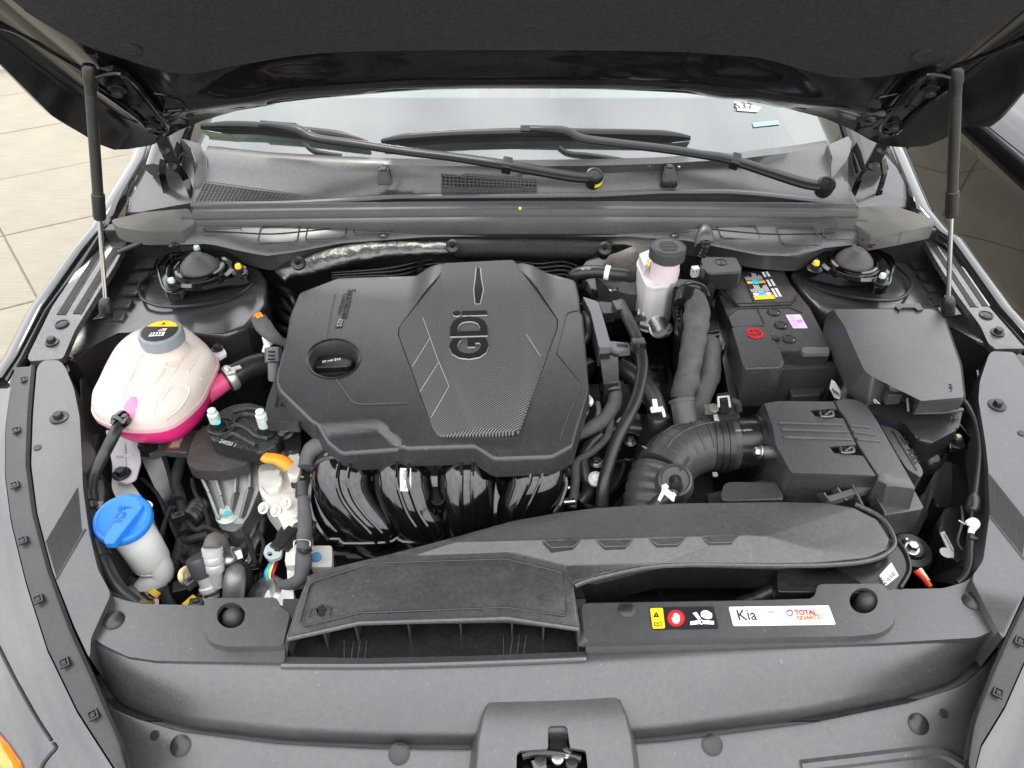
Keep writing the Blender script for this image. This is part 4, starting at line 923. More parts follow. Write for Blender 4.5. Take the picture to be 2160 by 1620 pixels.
flatp([(1485, 1294), (1492, 1296), (1492, 1297), (1485, 1295.4)], BPR, wl, 'finger_line', zq + .0004); flatp([(1484, 1299), (1491, 1300.5), (1491, 1301.5), (1484, 1300.2)], BPR, wl, 'finger_line', zq + .0004)
ol = thing('oil_label', 'white sticker lettered Kia and Total Quartz on the front cover', 'label', Z(1650, 1298, ZTR))
part('sheet', pp([(1537, 1280), (1748, 1277), (1763, 1317), (1547, 1320)], zl + .0006, .0008, 0, r=3), PAPER, ol)
T_ = lambda s, a, c, u, m, nm, h=1, bo=0: part(nm, text_bm(s, Z(*a, zl + .0007), Z(*c, zl + .0007), Z(*u, zl + .0007), h, .0003, bold=bo), m, ol)
T_('Kia', (1559, 1309), (1598, 1308), (1560, 1280), BPR, 'lettering', 1.15)
T_('TOTAL', (1678, 1297.5), (1724, 1296.5), (1678, 1280), RED, 'lettering', 1.1, .028)
T_('QUARTZ', (1682, 1307.5), (1733, 1306.5), (1682, 1290), ORT, 'lettering', 1.05, .028)
T_('RECOMMENDS', (1604, 1293.5), (1648, 1293), (1604, 1280), GPR, 'lettering', .95, .01); T_('QUALITY LUBRICANTS', (1605, 1301.5), (1652, 1301), (1605, 1290), GPR, 'lettering', .95, .01); T_('FOR YOUR ENGINE', (1608, 1309.5), (1652, 1309), (1608, 1300), GPR, 'lettering', .95, .01)
def arc(cx, cy, r0, r1, a0, a1, n=10): return [(cx + r1 * math.cos(R(a0 + (a1 - a0) * i / n)), cy + r1 * math.sin(R(a0 + (a1 - a0) * i / n))) for i in range(n + 1)] + [(cx + r0 * math.cos(R(a1 - (a1 - a0) * i / n)), cy + r0 * math.sin(R(a1 - (a1 - a0) * i / n))) for i in range(n + 1)]
for a0, a1, m in ((190, 290, RED), (290, 370, ORT), (10, 110, W_BLUE), (110, 190, CYAN)): flatp(arc(1666, 1293, 4.5, 7.5, a0, a1), m, ol, 'round_emblem', zl + .0012)

# =================================================================== AIR INTAKE DUCT
du = thing('intake_duct', 'black plastic air intake duct with a wide slotted mouth and four notches', 'air duct', Z(1100, 1240, .84))
ZT = .884
VD = {'a': (607, 1347, .874), 'b': (757, 1313, .878), 'c': (1070, 1303, .879), 'd': (1220, 1325, .875), 'e': (1207, 1246, .881), 'f': (1211, 1227, .882), 'g': (1260, 1213, .882), 'h': (1400, 1187, .883), 'i': (1633, 1187, .883), 'j': (1750, 1185, .883),
      'k': (1830, 1176, .884), 'l': (1868, 1160, .884), 'm': (1877, 1137, .884), 'n': (1850, 1095, .884), 'o': (1800, 1070, .884), 'p': (1740, 1060, .884), 'q': (1652, 1058, .883), 'r': (1430, 1063, .882), 's': (1263, 1070, .881), 't': (1180, 1080, .880), 'u': (1080, 1100, .880), 'v': (950, 1135, .880), 'w': (833, 1165, .880), 'x': (690, 1199, .879), 'y': (655, 1211, .878), 'z': (640, 1238, .878),
      'A1': (960, 1143, .889), 'A2': (1200, 1137, .898), 'A3': (1560, 1128, .899), 'A4': (1617, 1130, .898), 'A5': (1700, 1155, .891), 'B1': (880, 1170, .8800), 'B2': (1070, 1163, .8805), 'B3': (1193, 1192, .8815),
      'C1': (1072, 1177, .8795), 'C2': (1190, 1206, .8800), 'C0': (880, 1184, .879), 'C3': (655, 1214, .878)}
fs = ['t u A2', 'u v A1', 'u A1 A2', 's t A2', 'r s A2', 'r A2 A3', 'q r A3', 'p q A3 A4', 'o p A4', 'n o A4 A5', 'm n A5', 'l m A5', 'k l A5', 'j k A5',
      'v w B1 A1', 'A1 B1 B2 A2', 'A2 B2 B3', 'A2 B3 h', 'A2 h A3', 'A3 h i', 'A3 i A4', 'A4 i j A5',
      'w x C0 B1', 'B1 C0 C1 B2', 'B2 C1 C2 B3', 'B3 C2 g h', 'g C2 f', 'x y C0', 'y z a b C0', 'C0 b c C1', 'C1 c e C2', 'e f C2', 'c d e']
part('top_shell', facets(VD, fs, .006, bev=.002, seg=3), DUCT, du, angle=30)
SIL = 'h i j k l m n o p q r s t u v w x y'.split()
sil = Zs([(VD[k][0], VD[k][1]) for k in SIL] + [(660, 1225), (1190, 1218), (1260, 1222)], .878)
part('lower_rim', prism(sc(sil, 1.012, -.003), .007, .002), DUCT, du)
part('lower_shell', prism(sc(sil, .985, -.008), .05, 0), SMOOTH, du)
part('rim_lip', tube([Z(*p, .880) for p in ((1212, 1236), (1262, 1219), (1402, 1193), (1633, 1193), (1755, 1191), (1835, 1182), (1876, 1163), (1886, 1138), (1858, 1092), (1804, 1064))], .0035, 8, 4), DUCT, du)
# inlet mouth: floor, cheeks, fins
fl_ = Zs([(602, 1401), (1221, 1381), (1212, 1262), (640, 1262)], .8385); part('mouth_floor', prism(fl_, .003, .001), SMOOTH, du)
A_, B_ = Z(607, 1347, .874), Z(602, 1401, .8385); part('cheek', prism([Z(607, 1348, .873), Z(640, 1245, .877), Z(637, 1247, .877), Z(602, 1350, .873)], .034, .0008), DUCT, du)
part('cheek', prism([Z(1220, 1326, .874), Z(1208, 1250, .879), Z(1212, 1250, .879), Z(1224.5, 1326, .874)], .036, .0008), DUCT, du)
part('front_lip', tube([Z(607, 1348, .8735), Z(757, 1314.5, .8775), Z(1070, 1304.5, .8785), Z(1221, 1327, .8745)], .0032, 8, 1), DUCT, du)
part('floor_lip', tube([Z(602, 1401, .840), Z(1221, 1381, .840)], .002, 6, 1), DUCT, du)
part('cheek_edge', tube([Z(606, 1348, .874), Z(602, 1401, .8395)], .0022, 6, 1), DUCT, du); part('cheek_edge', tube([Z(1221, 1327, .875), Z(1221, 1381, .8395)], .0022, 6, 1), DUCT, du)
for px in (682, 748, 860, 970, 1080, 1147):
    yl = 1347 + (px - 607) / 150 * -34 if px < 757 else (1313 - (px - 757) / 313 * 10 if px < 1070 else 1303 + (px - 1070) / 150 * 22)
    zl_ = .874 if px in (682,) else .877
    t_ = Z(px, yl + 2, zl_ - .001); b_ = V((t_.x, t_.y - .012, .839)); part('fin', prism([t_ + V((-.0011, 0, 0)), t_ + V((.0011, 0, 0)), t_ + V((.0011, .06, .002)), t_ + V((-.0011, .06, .002))], t_.z - .839, 0), DUCT, du)
for x0, n_, yt, yb in ((726, 4, 1352, 1396), (1062, 4, 1340, 1383)):
    for k in range(n_): part('floor_rib', bar(Z(x0 + k * 14 + (6 if k else 0), yt, .8392), Z(x0 + k * 14, yb, .8392), .0012, .0012, bev=0), DUCT, du)
for q in ([(1145, 1140), (1227, 1138), (1209, 1153), (1164, 1155)], [(1257, 1139), (1338, 1137), (1319, 1152), (1276, 1153)], [(1367, 1136), (1450, 1133), (1430, 1148), (1386, 1149)], [(1477, 1132), (1560, 1129), (1544, 1144), (1497, 1145)]):
    part('notch', pp(q, .8985, .016, .0006, 1), DUCT, du)
# pressed outline on the inlet top and arrow
fr_ = [(651, 1300), (638, 1317), (757, 1291), (1070, 1281), (1195, 1300), (1197, 1294), (1190, 1211), (1185, 1204), (1068, 1178), (785, 1187), (668, 1222), (655, 1234)]
fr_ = [(633, 1313), (645, 1320), (757, 1293), (1068, 1281), (1190, 1299), (1197, 1292), (1189, 1214), (1182, 1206), (1068, 1179), (785, 1188), (662, 1226), (652, 1240)]
part('pressed_outline', tube([Z(*p, .8798) for p in rnd(fr_, 6)] + [Z(*fr_[0], .8798)], .0012, 6, 1), SMOOTH, du)
part('pressed_arrow', pp([(670, 1298), (672, 1284), (667, 1284), (681, 1274), (690, 1286), (685, 1286), (683, 1297)], .8797, .001, 0), BPR, du)
for q in ([(653, 1302), (658, 1285), (666, 1282)], [(688, 1278), (698, 1281), (696, 1297)]): part('arrow_outline', tube([Z(*p, .8795) for p in q], .0009, 5, 1), BPR, du)

# resonator below the right end of the duct
rs = thing('resonator', 'dark round resonator with a white code sticker under the right end of the duct', 'resonator', Z(1850, 1210, .80))
ro = [(1640, 1190), (1760, 1190), (1840, 1180), (1880, 1160), (1892, 1140), (1912, 1175), (1918, 1205), (1900, 1240), (1860, 1250), (1640, 1250)]
part('shell', pp(ro, .862, .09, .01, 3, r=12), SMOOTH, rs); part('weld_rim', tube(spline([Z(*p, .862) for p in ((1892, 1140), (1912, 1172), (1917, 1205), (1898, 1240))], 6), .0035, 8, 1), SMOOTH, rs)
sk = part('code_sticker', pp([(1855, 1214), (1880, 1186), (1896, 1214), (1868, 1236)], .8632, .0006, 0, r=2), PAPER, rs)
part('sticker_text', text_bm('620', Z(1872, 1232, .8634), Z(1859, 1217, .8634), Z(1856, 1240, .8634), 1, .0003), BPR, sk)
bb = None
for k in range(7): bb = bar(Z(1868 + k * 2.6, 1222 - k * 2.9, .8635), Z(1877 + k * 2.0, 1227 - k * 2.4, .8635), .0008 + .0006 * (k % 2), .0003, bb, bev=0)
part('barcode', bb, BPR, sk)
# things in the gap behind the front cover
fan = thing('radiator_fan', 'black ribbed radiator fan shroud in the gap behind the front cover', 'fan shroud', Z(1450, 1250, .66))
b = None
for k in range(9): b = tube([Z(1465, 1262, .74) + V((.16 * math.cos(a) * (1 - .05 * k), .16 * math.sin(a) * (1 - .05 * k), -.004 * k)) for a in [R(d) for d in range(0, 190, 12)]], .0024, 6, 1, b)
part('shroud_rings', b, SATIN, fan); part('shroud_plate', pp([(1230, 1235), (1720, 1210), (1720, 1290), (1230, 1300)], .73, .02, .002), DARK, fan)
part('copper_lug', box(Z(1393, 1242, .77), .008, .018, .016), COPPER, fan)
rh = thing('radiator_hose', 'black ribbed hose with a yellow marked clip behind the front cover', 'hose', Z(1640, 1250, .80))
part('hose', tube([Z(1560, 1275, .79), Z(1600, 1262, .81), Z(1630, 1247, .82), Z(1665, 1243, .825), Z(1695, 1243, .825)], .0105, 14, 8, rf=lambda s: 1 + .06 * math.sin(s * 1600)), RUB, rh)
part('connector', lathe([(.013, 0), (.015, .003), (.015, .02), (.012, .024)], Z(1688, 1243, .825), V((1, .1, 0)), 20), SATIN, rh)
part('yellow_mark', tube([Z(1708, 1225, .842), Z(1712, 1238, .842), Z(1709, 1250, .84)], .002, 6, 3), W_YEL, rh)
part('spring_clip', tube([Z(1672, 1228, .845), Z(1700, 1224, .845), Z(1705, 1260, .835), Z(1682, 1262, .835)], .002, 6, 2), STEEL if False else SATIN, rh)
# =================================================================== STRUT MOUNTS
def strut_mount(outl, dome, nuts, lab, arcs):
    c = Z(*dome, .925); t = thing('strut_mount', lab, 'strut mount', V((c.x, c.y, .895)), 'strut mounts on the towers')
    part('plate', pp(outl, .922, .018, .005, 3, r=7), GLOSSP, t)
    o = Zs(rnd(outl, 7), .923); part('plate_edge', tube(sc(o, .985) + [sc(o, .985)[0]], .0028, 6, 1), GLOSSP, t)
    part('bearing_ring', lathe([(.066, -.004), (.066, .002), (.060, .006), (.052, .004), (.046, .001), (.045, .006), (.040, .007), (.040, .002)], c, V((0, 0, 1)), 40), GLOSSP, t)
    part('rubber_cap', lathe([(.036, 0), (.0355, .006), (.034, .008), (.033, .012), (.025, .021), (.014, .030), (.011, .0325), (.006, .0325), (0, .032)], c, V((0, 0, 1)), 36), M('dusty rubber cap', (.050, .048, .046), .5, dust=.10, var=.08), t)
    for px, py, col in nuts:
        n = Z(px, py + 8, .926); part('nut', hexbolt(n, .0085, bm=None, washer=1.7), BOLT, t)
        part('stud', lathe([(.0062, .004), (.0062, .015), (.005, .018), (.003, .0185)], n, V((0, 0, 1)), 14), col, t)
    for a in arcs: part('pressed_arc', tube([Z(px, py, .9245) for px, py in a], .003, 6, 5), GLOSSP, t)
    return t
YP = M('yellow paint mark', (.85, .55, .03), .45)
strut_mount([(330, 557), (353, 537), (393, 529), (433, 530), (493, 550), (522, 565), (524, 580), (500, 585), (427, 601), (400, 604), (379, 615), (353, 618), (342, 604), (336, 583)], (422, 568), [(419, 527, NUTW), (506, 567, YP), (366, 597, NUTW)], 'black strut mount on the left tower with a yellow dotted nut', [[(345, 560), (362, 543), (392, 535)], [(455, 536), (490, 551)], [(350, 590), (372, 600), (400, 596)]])
strut_mount([(1702, 566), (1724, 542), (1761, 524), (1802, 516), (1833, 519), (1880, 540), (1889, 555), (1881, 576), (1876, 602), (1859, 605), (1846, 603), (1833, 590), (1781, 587), (1724, 574)], (1800, 556), [(1796, 518, NUTW), (1718, 560, YP), (1857, 587, NUTW)], 'black strut mount on the right tower behind the fuse box', [[(1722, 548), (1755, 531), (1780, 526)], [(1840, 530), (1872, 545), (1880, 562)], [(1810, 585), (1840, 580), (1858, 570)]])
single('speed_sensor_cable', tube([Z(250, 532, .93), Z(290, 515, .945), Z(330, 495, .955), Z(372, 489, .96), Z(390, 489, .95)], .0052, 10, 6), RUB, 'black cable with a taped end crossing behind the left strut tower', 'cable')

# =================================================================== COOLANT RESERVOIR
ck = [(197, 866), (200, 848), (213, 822), (230, 785), (252, 750), (286, 722), (322, 710), (362, 704), (398, 708), (432, 733), (456, 757), (459, 773), (444, 807), (427, 843), (393, 878), (353, 902), (300, 908), (253, 904), (214, 890), (201, 878)]
sm = [V((p.x, p.y, p.z)) for p in resample(spline([Z(x, y, .888) for x, y in ck] + [Z(*ck[0], .888)], 5), 73)[:-1]]
cc_ = Z(335, 800, .888); cf = Z(338, 770, .93)
cr = thing('coolant_reservoir', 'milky plastic coolant tank half full of bright pink fluid', 'coolant tank', V((cc_.x, cc_.y, .76)))
def ring(k, z, c=cc_, mix=0): return [V((c.x + (p.x - c.x) * k, c.y + (p.y - c.y) * k, z)) for p in sm]
def ridge(x, y): 
    return .0022 * (smooth(.62, .68, math.sin(x * 55 + 1.2) * .5 + .5) - .5)
rows = [ring(1.0, .886), ring(1.0, .893), ring(.985, .902), ring(.955, .911), ring(.89, .920), ring(.76, .927), ring(.55, .932), ring(.3, .935), ring(.1, .936)]
sh = [[V((p.x + (cf.x - cc_.x) * k, p.y + (cf.y - cc_.y) * k, p.z)) for p in r] for r, k in zip(rows, (0, 0, 0, .04, .1, .2, .35, .5, .6))]
part('upper_shell', loft(sh, closed=True, caps=True), TANK, cr, angle=70)
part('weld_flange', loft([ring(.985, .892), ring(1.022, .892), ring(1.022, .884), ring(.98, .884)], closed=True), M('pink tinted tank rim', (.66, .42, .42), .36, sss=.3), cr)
part('lower_shell', loft([ring(.985, .886), ring(.965, .872), ring(.925, .856), ring(.86, .842), ring(.74, .832), ring(.1, .830)], closed=True, caps=True), PINK, cr, angle=70)
def on_top(px, py, lift=0):
    """place on the domed top"""
    z = .93
    for _ in range(6):
        p = Z(px, py, z); d = 9
        k0 = min((V((p.x - q.x, p.y - q.y)).length, i) for i, q in enumerate(sm))[1]
        rr = V((p.x - cc_.x, p.y - cc_.y)).length / max(V((sm[k0].x - cc_.x, sm[k0].y - cc_.y)).length, 1e-6)
        z = pw(rr, [(0, .936), (.3, .935), (.55, .932), (.76, .927), (.89, .920), (.955, .911), (1, .894)])
    return V((p.x, p.y, z + lift))
ctk = cast_obj([o for o in cr.children if o.name.startswith('upper_shell')][0])
for l in ([(300, 748), (280, 790), (262, 830), (258, 848)], [(232, 778), (285, 772), (360, 776), (425, 800)], [(362, 735), (345, 780), (318, 815), (285, 826), (262, 822)], [(400, 735), (365, 785), (330, 850), (322, 880)], [(330, 884), (340, 845), (362, 815), (392, 812), (398, 830), (378, 862), (350, 884)], [(425, 740), (405, 770), (395, 785)], [(215, 860), (232, 815), (252, 812), (258, 830)]):
    q = [ctk(*p, -.0012) for p in l]; q = [p for p in q if p]
    if len(q) > 1: part('moulded_line', tube(q, .0030, 6, 5), TANK, cr)
sg = [[ctk(a + (c - a) * k / 4, y0 + (y1 - y0) * k / 4, .0007 + .0012 * math.sin(math.pi * k / 4)) for k in range(5)] for (a, y0), (c, y1) in (((276, 838), (288, 838)), ((268, 846), (291, 848)), ((261, 858), (289, 862)), ((254, 872), (284, 880)), ((249, 886), (276, 892)))]
if all(p for r in sg for p in r): part('pink_spout_channel', loft(sg), M('pink tinted plastic', (.80, .20, .33), .35, sss=.2), cr)
nk = cf + V((.002, .006, -.004)); cpt = Z(336, 695, .978)
part('filler_neck', lathe([(.038, -.02), (.036, 0), (.031, .012), (.029, .03)], V((cpt.x, cpt.y, .930)), V((0, 0, 1)), 32), TANK, cr)
capc = V((cpt.x, cpt.y, .953))
cap_ = part('cap', lathe([(.0315, 0), (.034, .002), (.034, .018), (.0325, .0215), (.029, .023), (.0285, .0215), (0, .0215)], capc, V((0, 0, 1)), 48, nf=lambda a: 1 + .018 * (1 if int(a * 24) % 2 else 0)), GREYCAP, cr)
zc_ = capc.z + .0218; tc_ = V((capc.x, capc.y, zc_))
def circ(c, r, a0, a1, n=24): return [c + V((r * math.cos(R(a0 + (a1 - a0) * i / n)), r * math.sin(R(a0 + (a1 - a0) * i / n)), 0)) for i in range(n + 1)]
part('cap_disc', prism(circ(tc_ + V((0, 0, .0006)), .0275, 0, 345), .0006, 0), BPR, cap_)
part('cap_label', prism(circ(tc_ + V((0, 0, .001)), .0272, 25, 155), .0004, 0), YELLOW, cap_)
pg = tc_ + V((0, 0, .0011))
part('cap_print', prism([pg + V(q) for q in ((-.013, -.015, 0), (.010, -.013, 0), (.010, -.003, 0), (-.011, -.005, 0))], .0004, 0), WPR, cap_)
bz_ = None
for k in range(4): bz_ = tube([pg + V((-.009 + k * .0046, -.006, .0006)), pg + V((-.0075 + k * .0046, -.009, .0006)), pg + V((-.0095 + k * .0046, -.0125, .0006))], .0008, 5, 1, bz_)
part('cap_print', bz_, BPR, cap_)
part('cap_print', prism([pg + V(q) for q in ((-.003, -.001, 0), (.009, .001, 0), (.010, .0065, 0), (.006, .004, 0), (.004, .0065, 0))], .0004, 0), WPR, cap_); part('cap_print', prism([pg + V(q) for q in ((.000, .000, .0004), (.005, .001, .0004), (.004, .004, .0004))], .0004, 0), RED, cap_)
part('cap_print', prism([pg + V(q) for q in ((-.0035, .016, .0002), (.0035, .016, .0002), (0, .0225, .0002))], .0004, 0), BPR, cap_)
part('spout', tube([Z(264, 876, .902), Z(256, 886, .90)], [.0085, .008], 16, 1), M('pink tinted plastic', (.80, .20, .33), .35, sss=.2), cr)
sn = part('support_tab', pp([(222, 905), (290, 925), (297, 973), (286, 1010), (268, 1018), (250, 1016), (237, 1004), (237, 979)], .80, .004, .0015, 2, r=6), TRANSL, cr)
part('tab_rib', bar(Z(262, 935, .803), Z(264, 985, .803), .003, .006, None), TRANSL, sn); part('tab_rib', bar(Z(244, 962, .803), Z(280, 960, .803), .003, .006, None), TRANSL, sn)
part('tab_bolt', hexbolt(Z(257, 1000, .8015), .0085, washer=1.7), BOLT, sn)
ear = part('support_ear', pp([(446, 742), (464, 726), (476, 740), (477, 746), (461, 756)], .885, .006, .001, 2, r=3), TRANSL, cr); part('ear_bolt', hexbolt(Z(459, 736, .886), .0065), BOLT, ear)
part('outlet', tube([Z(432, 830, .858), Z(462, 812, .86), Z(480, 800, .862)], [.02, .0175, .0165], 18, 3), M('pink outlet plastic', (.80, .10, .24), .35, sss=.2), cr)
hz_ = thing('coolant_hose', 'thick black coolant hose clamped to the pink outlet of the tank', 'hose', Z(500, 795, .85))
part('hose', tube([Z(476, 803, .863), Z(500, 790, .865), Z(530, 775, .864), Z(560, 768, .86), Z(600, 770, .85)], .0205, 20, 6), RUB, hz_)
cl_ = part('clamp', tube(circ(V((0, 0, 0)), .0208, 0, 330, 20), .003, 6, 1, flat=2.4, upv=V((0, 0, 1))), M('pale clamp steel', (.62, .62, .56), .38, metal=.7), hz_)
cdir = (Z(500, 790, .865) - Z(476, 803, .863)).normalized(); cl_.matrix_basis = Matrix.Translation(Z(487, 797, .864) - ORG[hz_.name]) @ cdir.to_track_quat('Z', 'Y').to_matrix().to_4x4() @ Matrix.Translation(ORG[hz_.name])
b = bar(Z(474, 773, .892), Z(497, 805, .868), .007, .003); b = bar(Z(488, 780, .89), Z(508, 774, .888), .010, .003, b); b = bar(Z(478, 790, .886), Z(497, 783, .889), .008, .003, b); part('clamp_tongs', b, MATS['pale clamp steel'], hz_)
ov = thing('overflow_hose', 'black hose running from the tank spout down to the front corner', 'hose', Z(195, 1040, .80))
part('hose', tube([Z(254, 888, .905), Z(238, 922, .90), Z(222, 953, .885), Z(205, 985, .875), Z(195, 1012, .868), Z(190, 1051, .862), Z(195, 1092, .86), Z(206, 1146, .855), Z(222, 1190, .85), Z(250, 1240, .84), Z(288, 1274, .82)], .0088, 16, 8), RUB, ov)
b = bar(Z(240, 884, .915), Z(270, 880, .915), .008, .010); b = bar(Z(238, 896, .91), Z(246, 882, .915), .006, .008, b); b = bar(Z(262, 896, .91), Z(272, 880, .915), .006, .010, b); b = lathe([(.013, -.008), (.0135, .006), (.0105, .010)], Z(256, 886, .908), V((-.3, -.8, .1)), 18, b); part('spring_clip', b, GLOSSP, ov)
for p, q in (((189, 1043, .863), (191, 1064, .862)), ((194, 1068, .861), (198, 1080, .861)), ((205, 1144, .856), (217, 1178, .852))): part('joint_sleeve', tube([Z(*p), Z(*q)], .0118, 16, 1), SATIN, ov)
part('bay_edge_strip', tube([Z(206, 1010, .82), Z(196, 960, .83), Z(205, 918, .84)], .006, 8, 5), SATIN, body)

# =================================================================== WASHER BOTTLE
wb = thing('washer_bottle', 'white washer bottle neck with a big blue cap at the left front', 'washer bottle', Z(290, 1180, .72))
capc = Z(260, 1097, .868); wax = V((.10, -.16, 1)).normalized()
part('neck', tube([capc - wax * .010, capc + V((.010, -.004, -.045)), capc + V((.016, -.008, -.082))], [.0285, .0285, .027], 32, 6), NATUR, wb)
lo = capc + V((.016, -.008, -.082)); part('neck_base', lathe([(.0, -.012), (.016, -.010), (.024, -.005), (.027, .002)], lo, wax, 32), NATUR, wb)
part('filler_pipe', tube([lo + V((.006, -.002, .004)), lo + V((.012, -.010, -.02)), Z(306, 1240, .75), Z(300, 1275, .72), Z(296, 1310, .66)], [.021, .0185, .0165, .016, .016], 24, 6), NATUR, wb)
part('bottle', pp([(238, 985), (262, 1000), (290, 1035), (318, 1080), (300, 1090), (250, 1060), (235, 1030)], .775, .10, .02, 3, r=10), NATUR, wb)
rimc = capc
cp_ = part('cap', lathe([(.036, -.006), (.0395, -.003), (.0395, .003), (.0375, .006), (.033, .0068), (.030, .0050), (0, .0046)], capc, wax, 48), BLUE, wb)
part('cap_handle', prism(Zs(rnd([(275, 1050), (292, 1056), (302, 1068), (240, 1146), (219, 1146), (222, 1130)], 4), .878), .010, .0025, 3), BLUE, cp_)
part('cap_tether', pp([(268, 1052), (272, 1040), (298, 1042), (300, 1062), (290, 1070), (268, 1062)], .868, .006, .002, 2, r=4), BLUE, cp_)
part('tether_hole', pp([(276, 1044), (290, 1045), (289, 1051), (275, 1050)], .8686, .001, 0), WPR, cp_)
hb = M('deep blue moulding', (.008, .10, .50), .45)
part('moulded_text', text_bm('WASHER', Z(278, 1068, .8785), Z(250, 1068, .8785), Z(265, 1090, .8785), 1.1, .0005), hb, cp_)
part('moulded_text', text_bm('ONLY', Z(258, 1097, .8785), Z(240, 1099, .8785), Z(250, 1115, .8785), 1.0, .0005), hb, cp_)
b = None
for q in ([(245, 1092), (250, 1084), (262, 1080), (266, 1084), (262, 1092), (250, 1094), (245, 1092)], [(250, 1079), (251, 1075)], [(256, 1077), (257, 1073)], [(262, 1076), (263, 1072)], [(256, 1091), (264, 1081)]): b = tube([Z(*p, .8783) for p in q], .0008, 5, 1, b)
part('washer_symbol', b, hb, cp_)
part('label_tab', pp([(300, 1052), (318, 1058), (323, 1064), (316, 1073), (303, 1066)], .855, .002, 0, r=3), WHITE, wb)
part('bracket_clip', box(Z(213, 1071, .86), .010, .012, .016), CARD, wb)
single('corner_bracket', pp([(252, 1218), (262, 1208), (292, 1222), (312, 1262), (318, 1290), (280, 1290)], .76, .06, .005, 2, r=5), SATIN, 'black bracket beside the white washer pipe in the front left corner', 'bracket')

# =================================================================== LEFT FRONT WIRING AND PIPES
hw = thing('wiring_harness', 'black taped wiring harness branching down beside the washer bottle', 'wiring', Z(370, 1150, .7))
part('trunk', tube([Z(382, 972, .79), Z(374, 1000, .785), Z(372, 1024, .78), Z(380, 1050, .775), Z(388, 1085, .77), Z(392, 1120, .765), Z(384, 1150, .76), Z(366, 1192, .755), Z(345, 1230, .75), Z(326, 1262, .745)], [.008, .009, .0085, .010, .0085, .009, .011, .0105, .011, .011], 12, 6, wob=.25), TAPEB, hw)
part('branch', tube([Z(386, 1143, .763), Z(400, 1138, .775), Z(420, 1132, .78), Z(438, 1128, .78)], .0065, 10, 5, wob=.25), TAPEB, hw)
part('branch', tube([Z(348, 1226, .75), Z(350, 1245, .745), Z(354, 1265, .74), Z(368, 1285, .735)], .0085, 10, 5, wob=.25), TAPEB, hw)
part('branch', tube([Z(374, 1030, .78), Z(366, 1050, .775), Z(362, 1062, .77), Z(372, 1075, .77)], .006, 10, 5, wob=.3), TAPEB, hw)
part('branch', tube([Z(394, 1100, .77), Z(405, 1090, .765), Z(416, 1075, .76), Z(425, 1068, .755)], .017, 14, 5, rf=lambda s: 1 + .08 * math.sin(s * 900)), RUB, hw)
part('branch', tube([Z(390, 1148, .755), Z(408, 1165, .745), Z(424, 1180, .74), Z(438, 1190, .735)], .019, 14, 6, wob=.35), TAPEB, hw)
for i, (m, dx) in enumerate(((W_YEL, 0), (W_BLUE, 5), (W_RED, 9), (WPR, 13), (M('pink wire', (.8, .4, .5), .4), 17))): part('wire', tube([Z(318 + dx * .7, 1250, .75), Z(316 + dx, 1262, .748), Z(312 + dx * 1.2, 1276, .745)], .0018, 6, 4), m, hw)
part('yellow_tape', tube([Z(330, 1246, .752), Z(321, 1257, .75)], .0112, 12, 1), M('yellow tape', (.72, .48, .04), .5), hw)
ys_ = thing('yellow_tagged_connector', 'small black connector with a yellow tag at the front edge of the bay', 'connector', Z(395, 1260, .72))
part('connector', box(Z(392, 1245, .745), .03, .02, .03, .3), SATIN, ys_); part('tag', box(Z(400, 1268, .755), .009, .020, .005, -.6), MATS['yellow tape'], ys_)
for px, py in ((397, 1210), (392, 1222)): part('wire', tube([Z(px, py, .76), Z(394, 1240, .75)], .0022, 6, 1), SATIN, ys_)
single('gold_bracket_bolt', hexbolt(Z(398, 1214, .765), .010, V((.5, -.5, .7)), tube([Z(385, 1200, .755), Z(390, 1216, .758), Z(398, 1232, .752)], .007, 6, 3, flat=.4)), M('gold zinc', (.55, .45, .25), .35, metal=.8), 'gold zinc bolt and tab between the harness and the refrigerant ports', 'bolt')
ac = thing('refrigerant_ports', 'white and aluminium refrigerant pipe fittings with a black screw cap', 'pipe fitting', Z(450, 1220, .72))
part('elbow', tube([Z(470, 1168, .80), Z(462, 1148, .835), Z(452, 1142, .845), Z(448, 1158, .842)], [.0125, .013, .013, .0125], 20, 7), M('brown grey rubber', (.085, .078, .07), .5, var=.1), ac)
wf = lathe([(.0140, 0), (.0140, .010), (.0115, .012), (.0130, .015), (.0130, .022), (.0110, .025), (.0125, .028), (.0125, .036), (.0095, .040), (.0095, .050), (.0085, .052), (.0085, .062)], Z(447, 1155, .845), (Z(456, 1212, .805) - Z(447, 1155, .845)), 24); part('white_fitting', wf, M('white lacquered alloy', (.58, .58, .55), .38, metal=.3), ac)
part('ribbed_union', tube([Z(474, 1162, .80), Z(478, 1180, .795), Z(480, 1195, .785), Z(484, 1212, .775)], .0155, 18, 8, rf=lambda s: 1 + .10 * math.sin(s * 520)), ALUD, ac)
part('hex_union', tube([Z(488, 1178, .79), Z(512, 1170, .79)], .0125, 6, 1), ALUD, ac)
kb_ = lathe([(.013, -.030), (.0165, -.026), (.0165, -.020), (.0135, -.018), (.0135, -.008), (.015, -.004), (.015, 0)], Z(432, 1208, .80), V((-.30, .42, .85)), 24); part('port', kb_, MATS['white lacquered alloy'], ac)
ck_ = part('screw_cap', lathe([(.0172, -.004), (.0178, 0), (.0178, .020), (.0155, .025), (.008, .0258), (0, .0255)], Z(431, 1206, .80), V((-.30, .42, .85)), 28), M('dark grey cap', (.050, .050, .054), .42), ac)
part('flange_plate', pp([(421, 1240), (425, 1228), (452, 1222), (462, 1228), (458, 1242), (444, 1256), (428, 1258)], .778, .006, .001, 2, r=4), ALUD, ac)
part('pipe', tube([Z(446, 1250, .77), Z(446, 1275, .75)], .012, 14, 1), ALUP, ac)
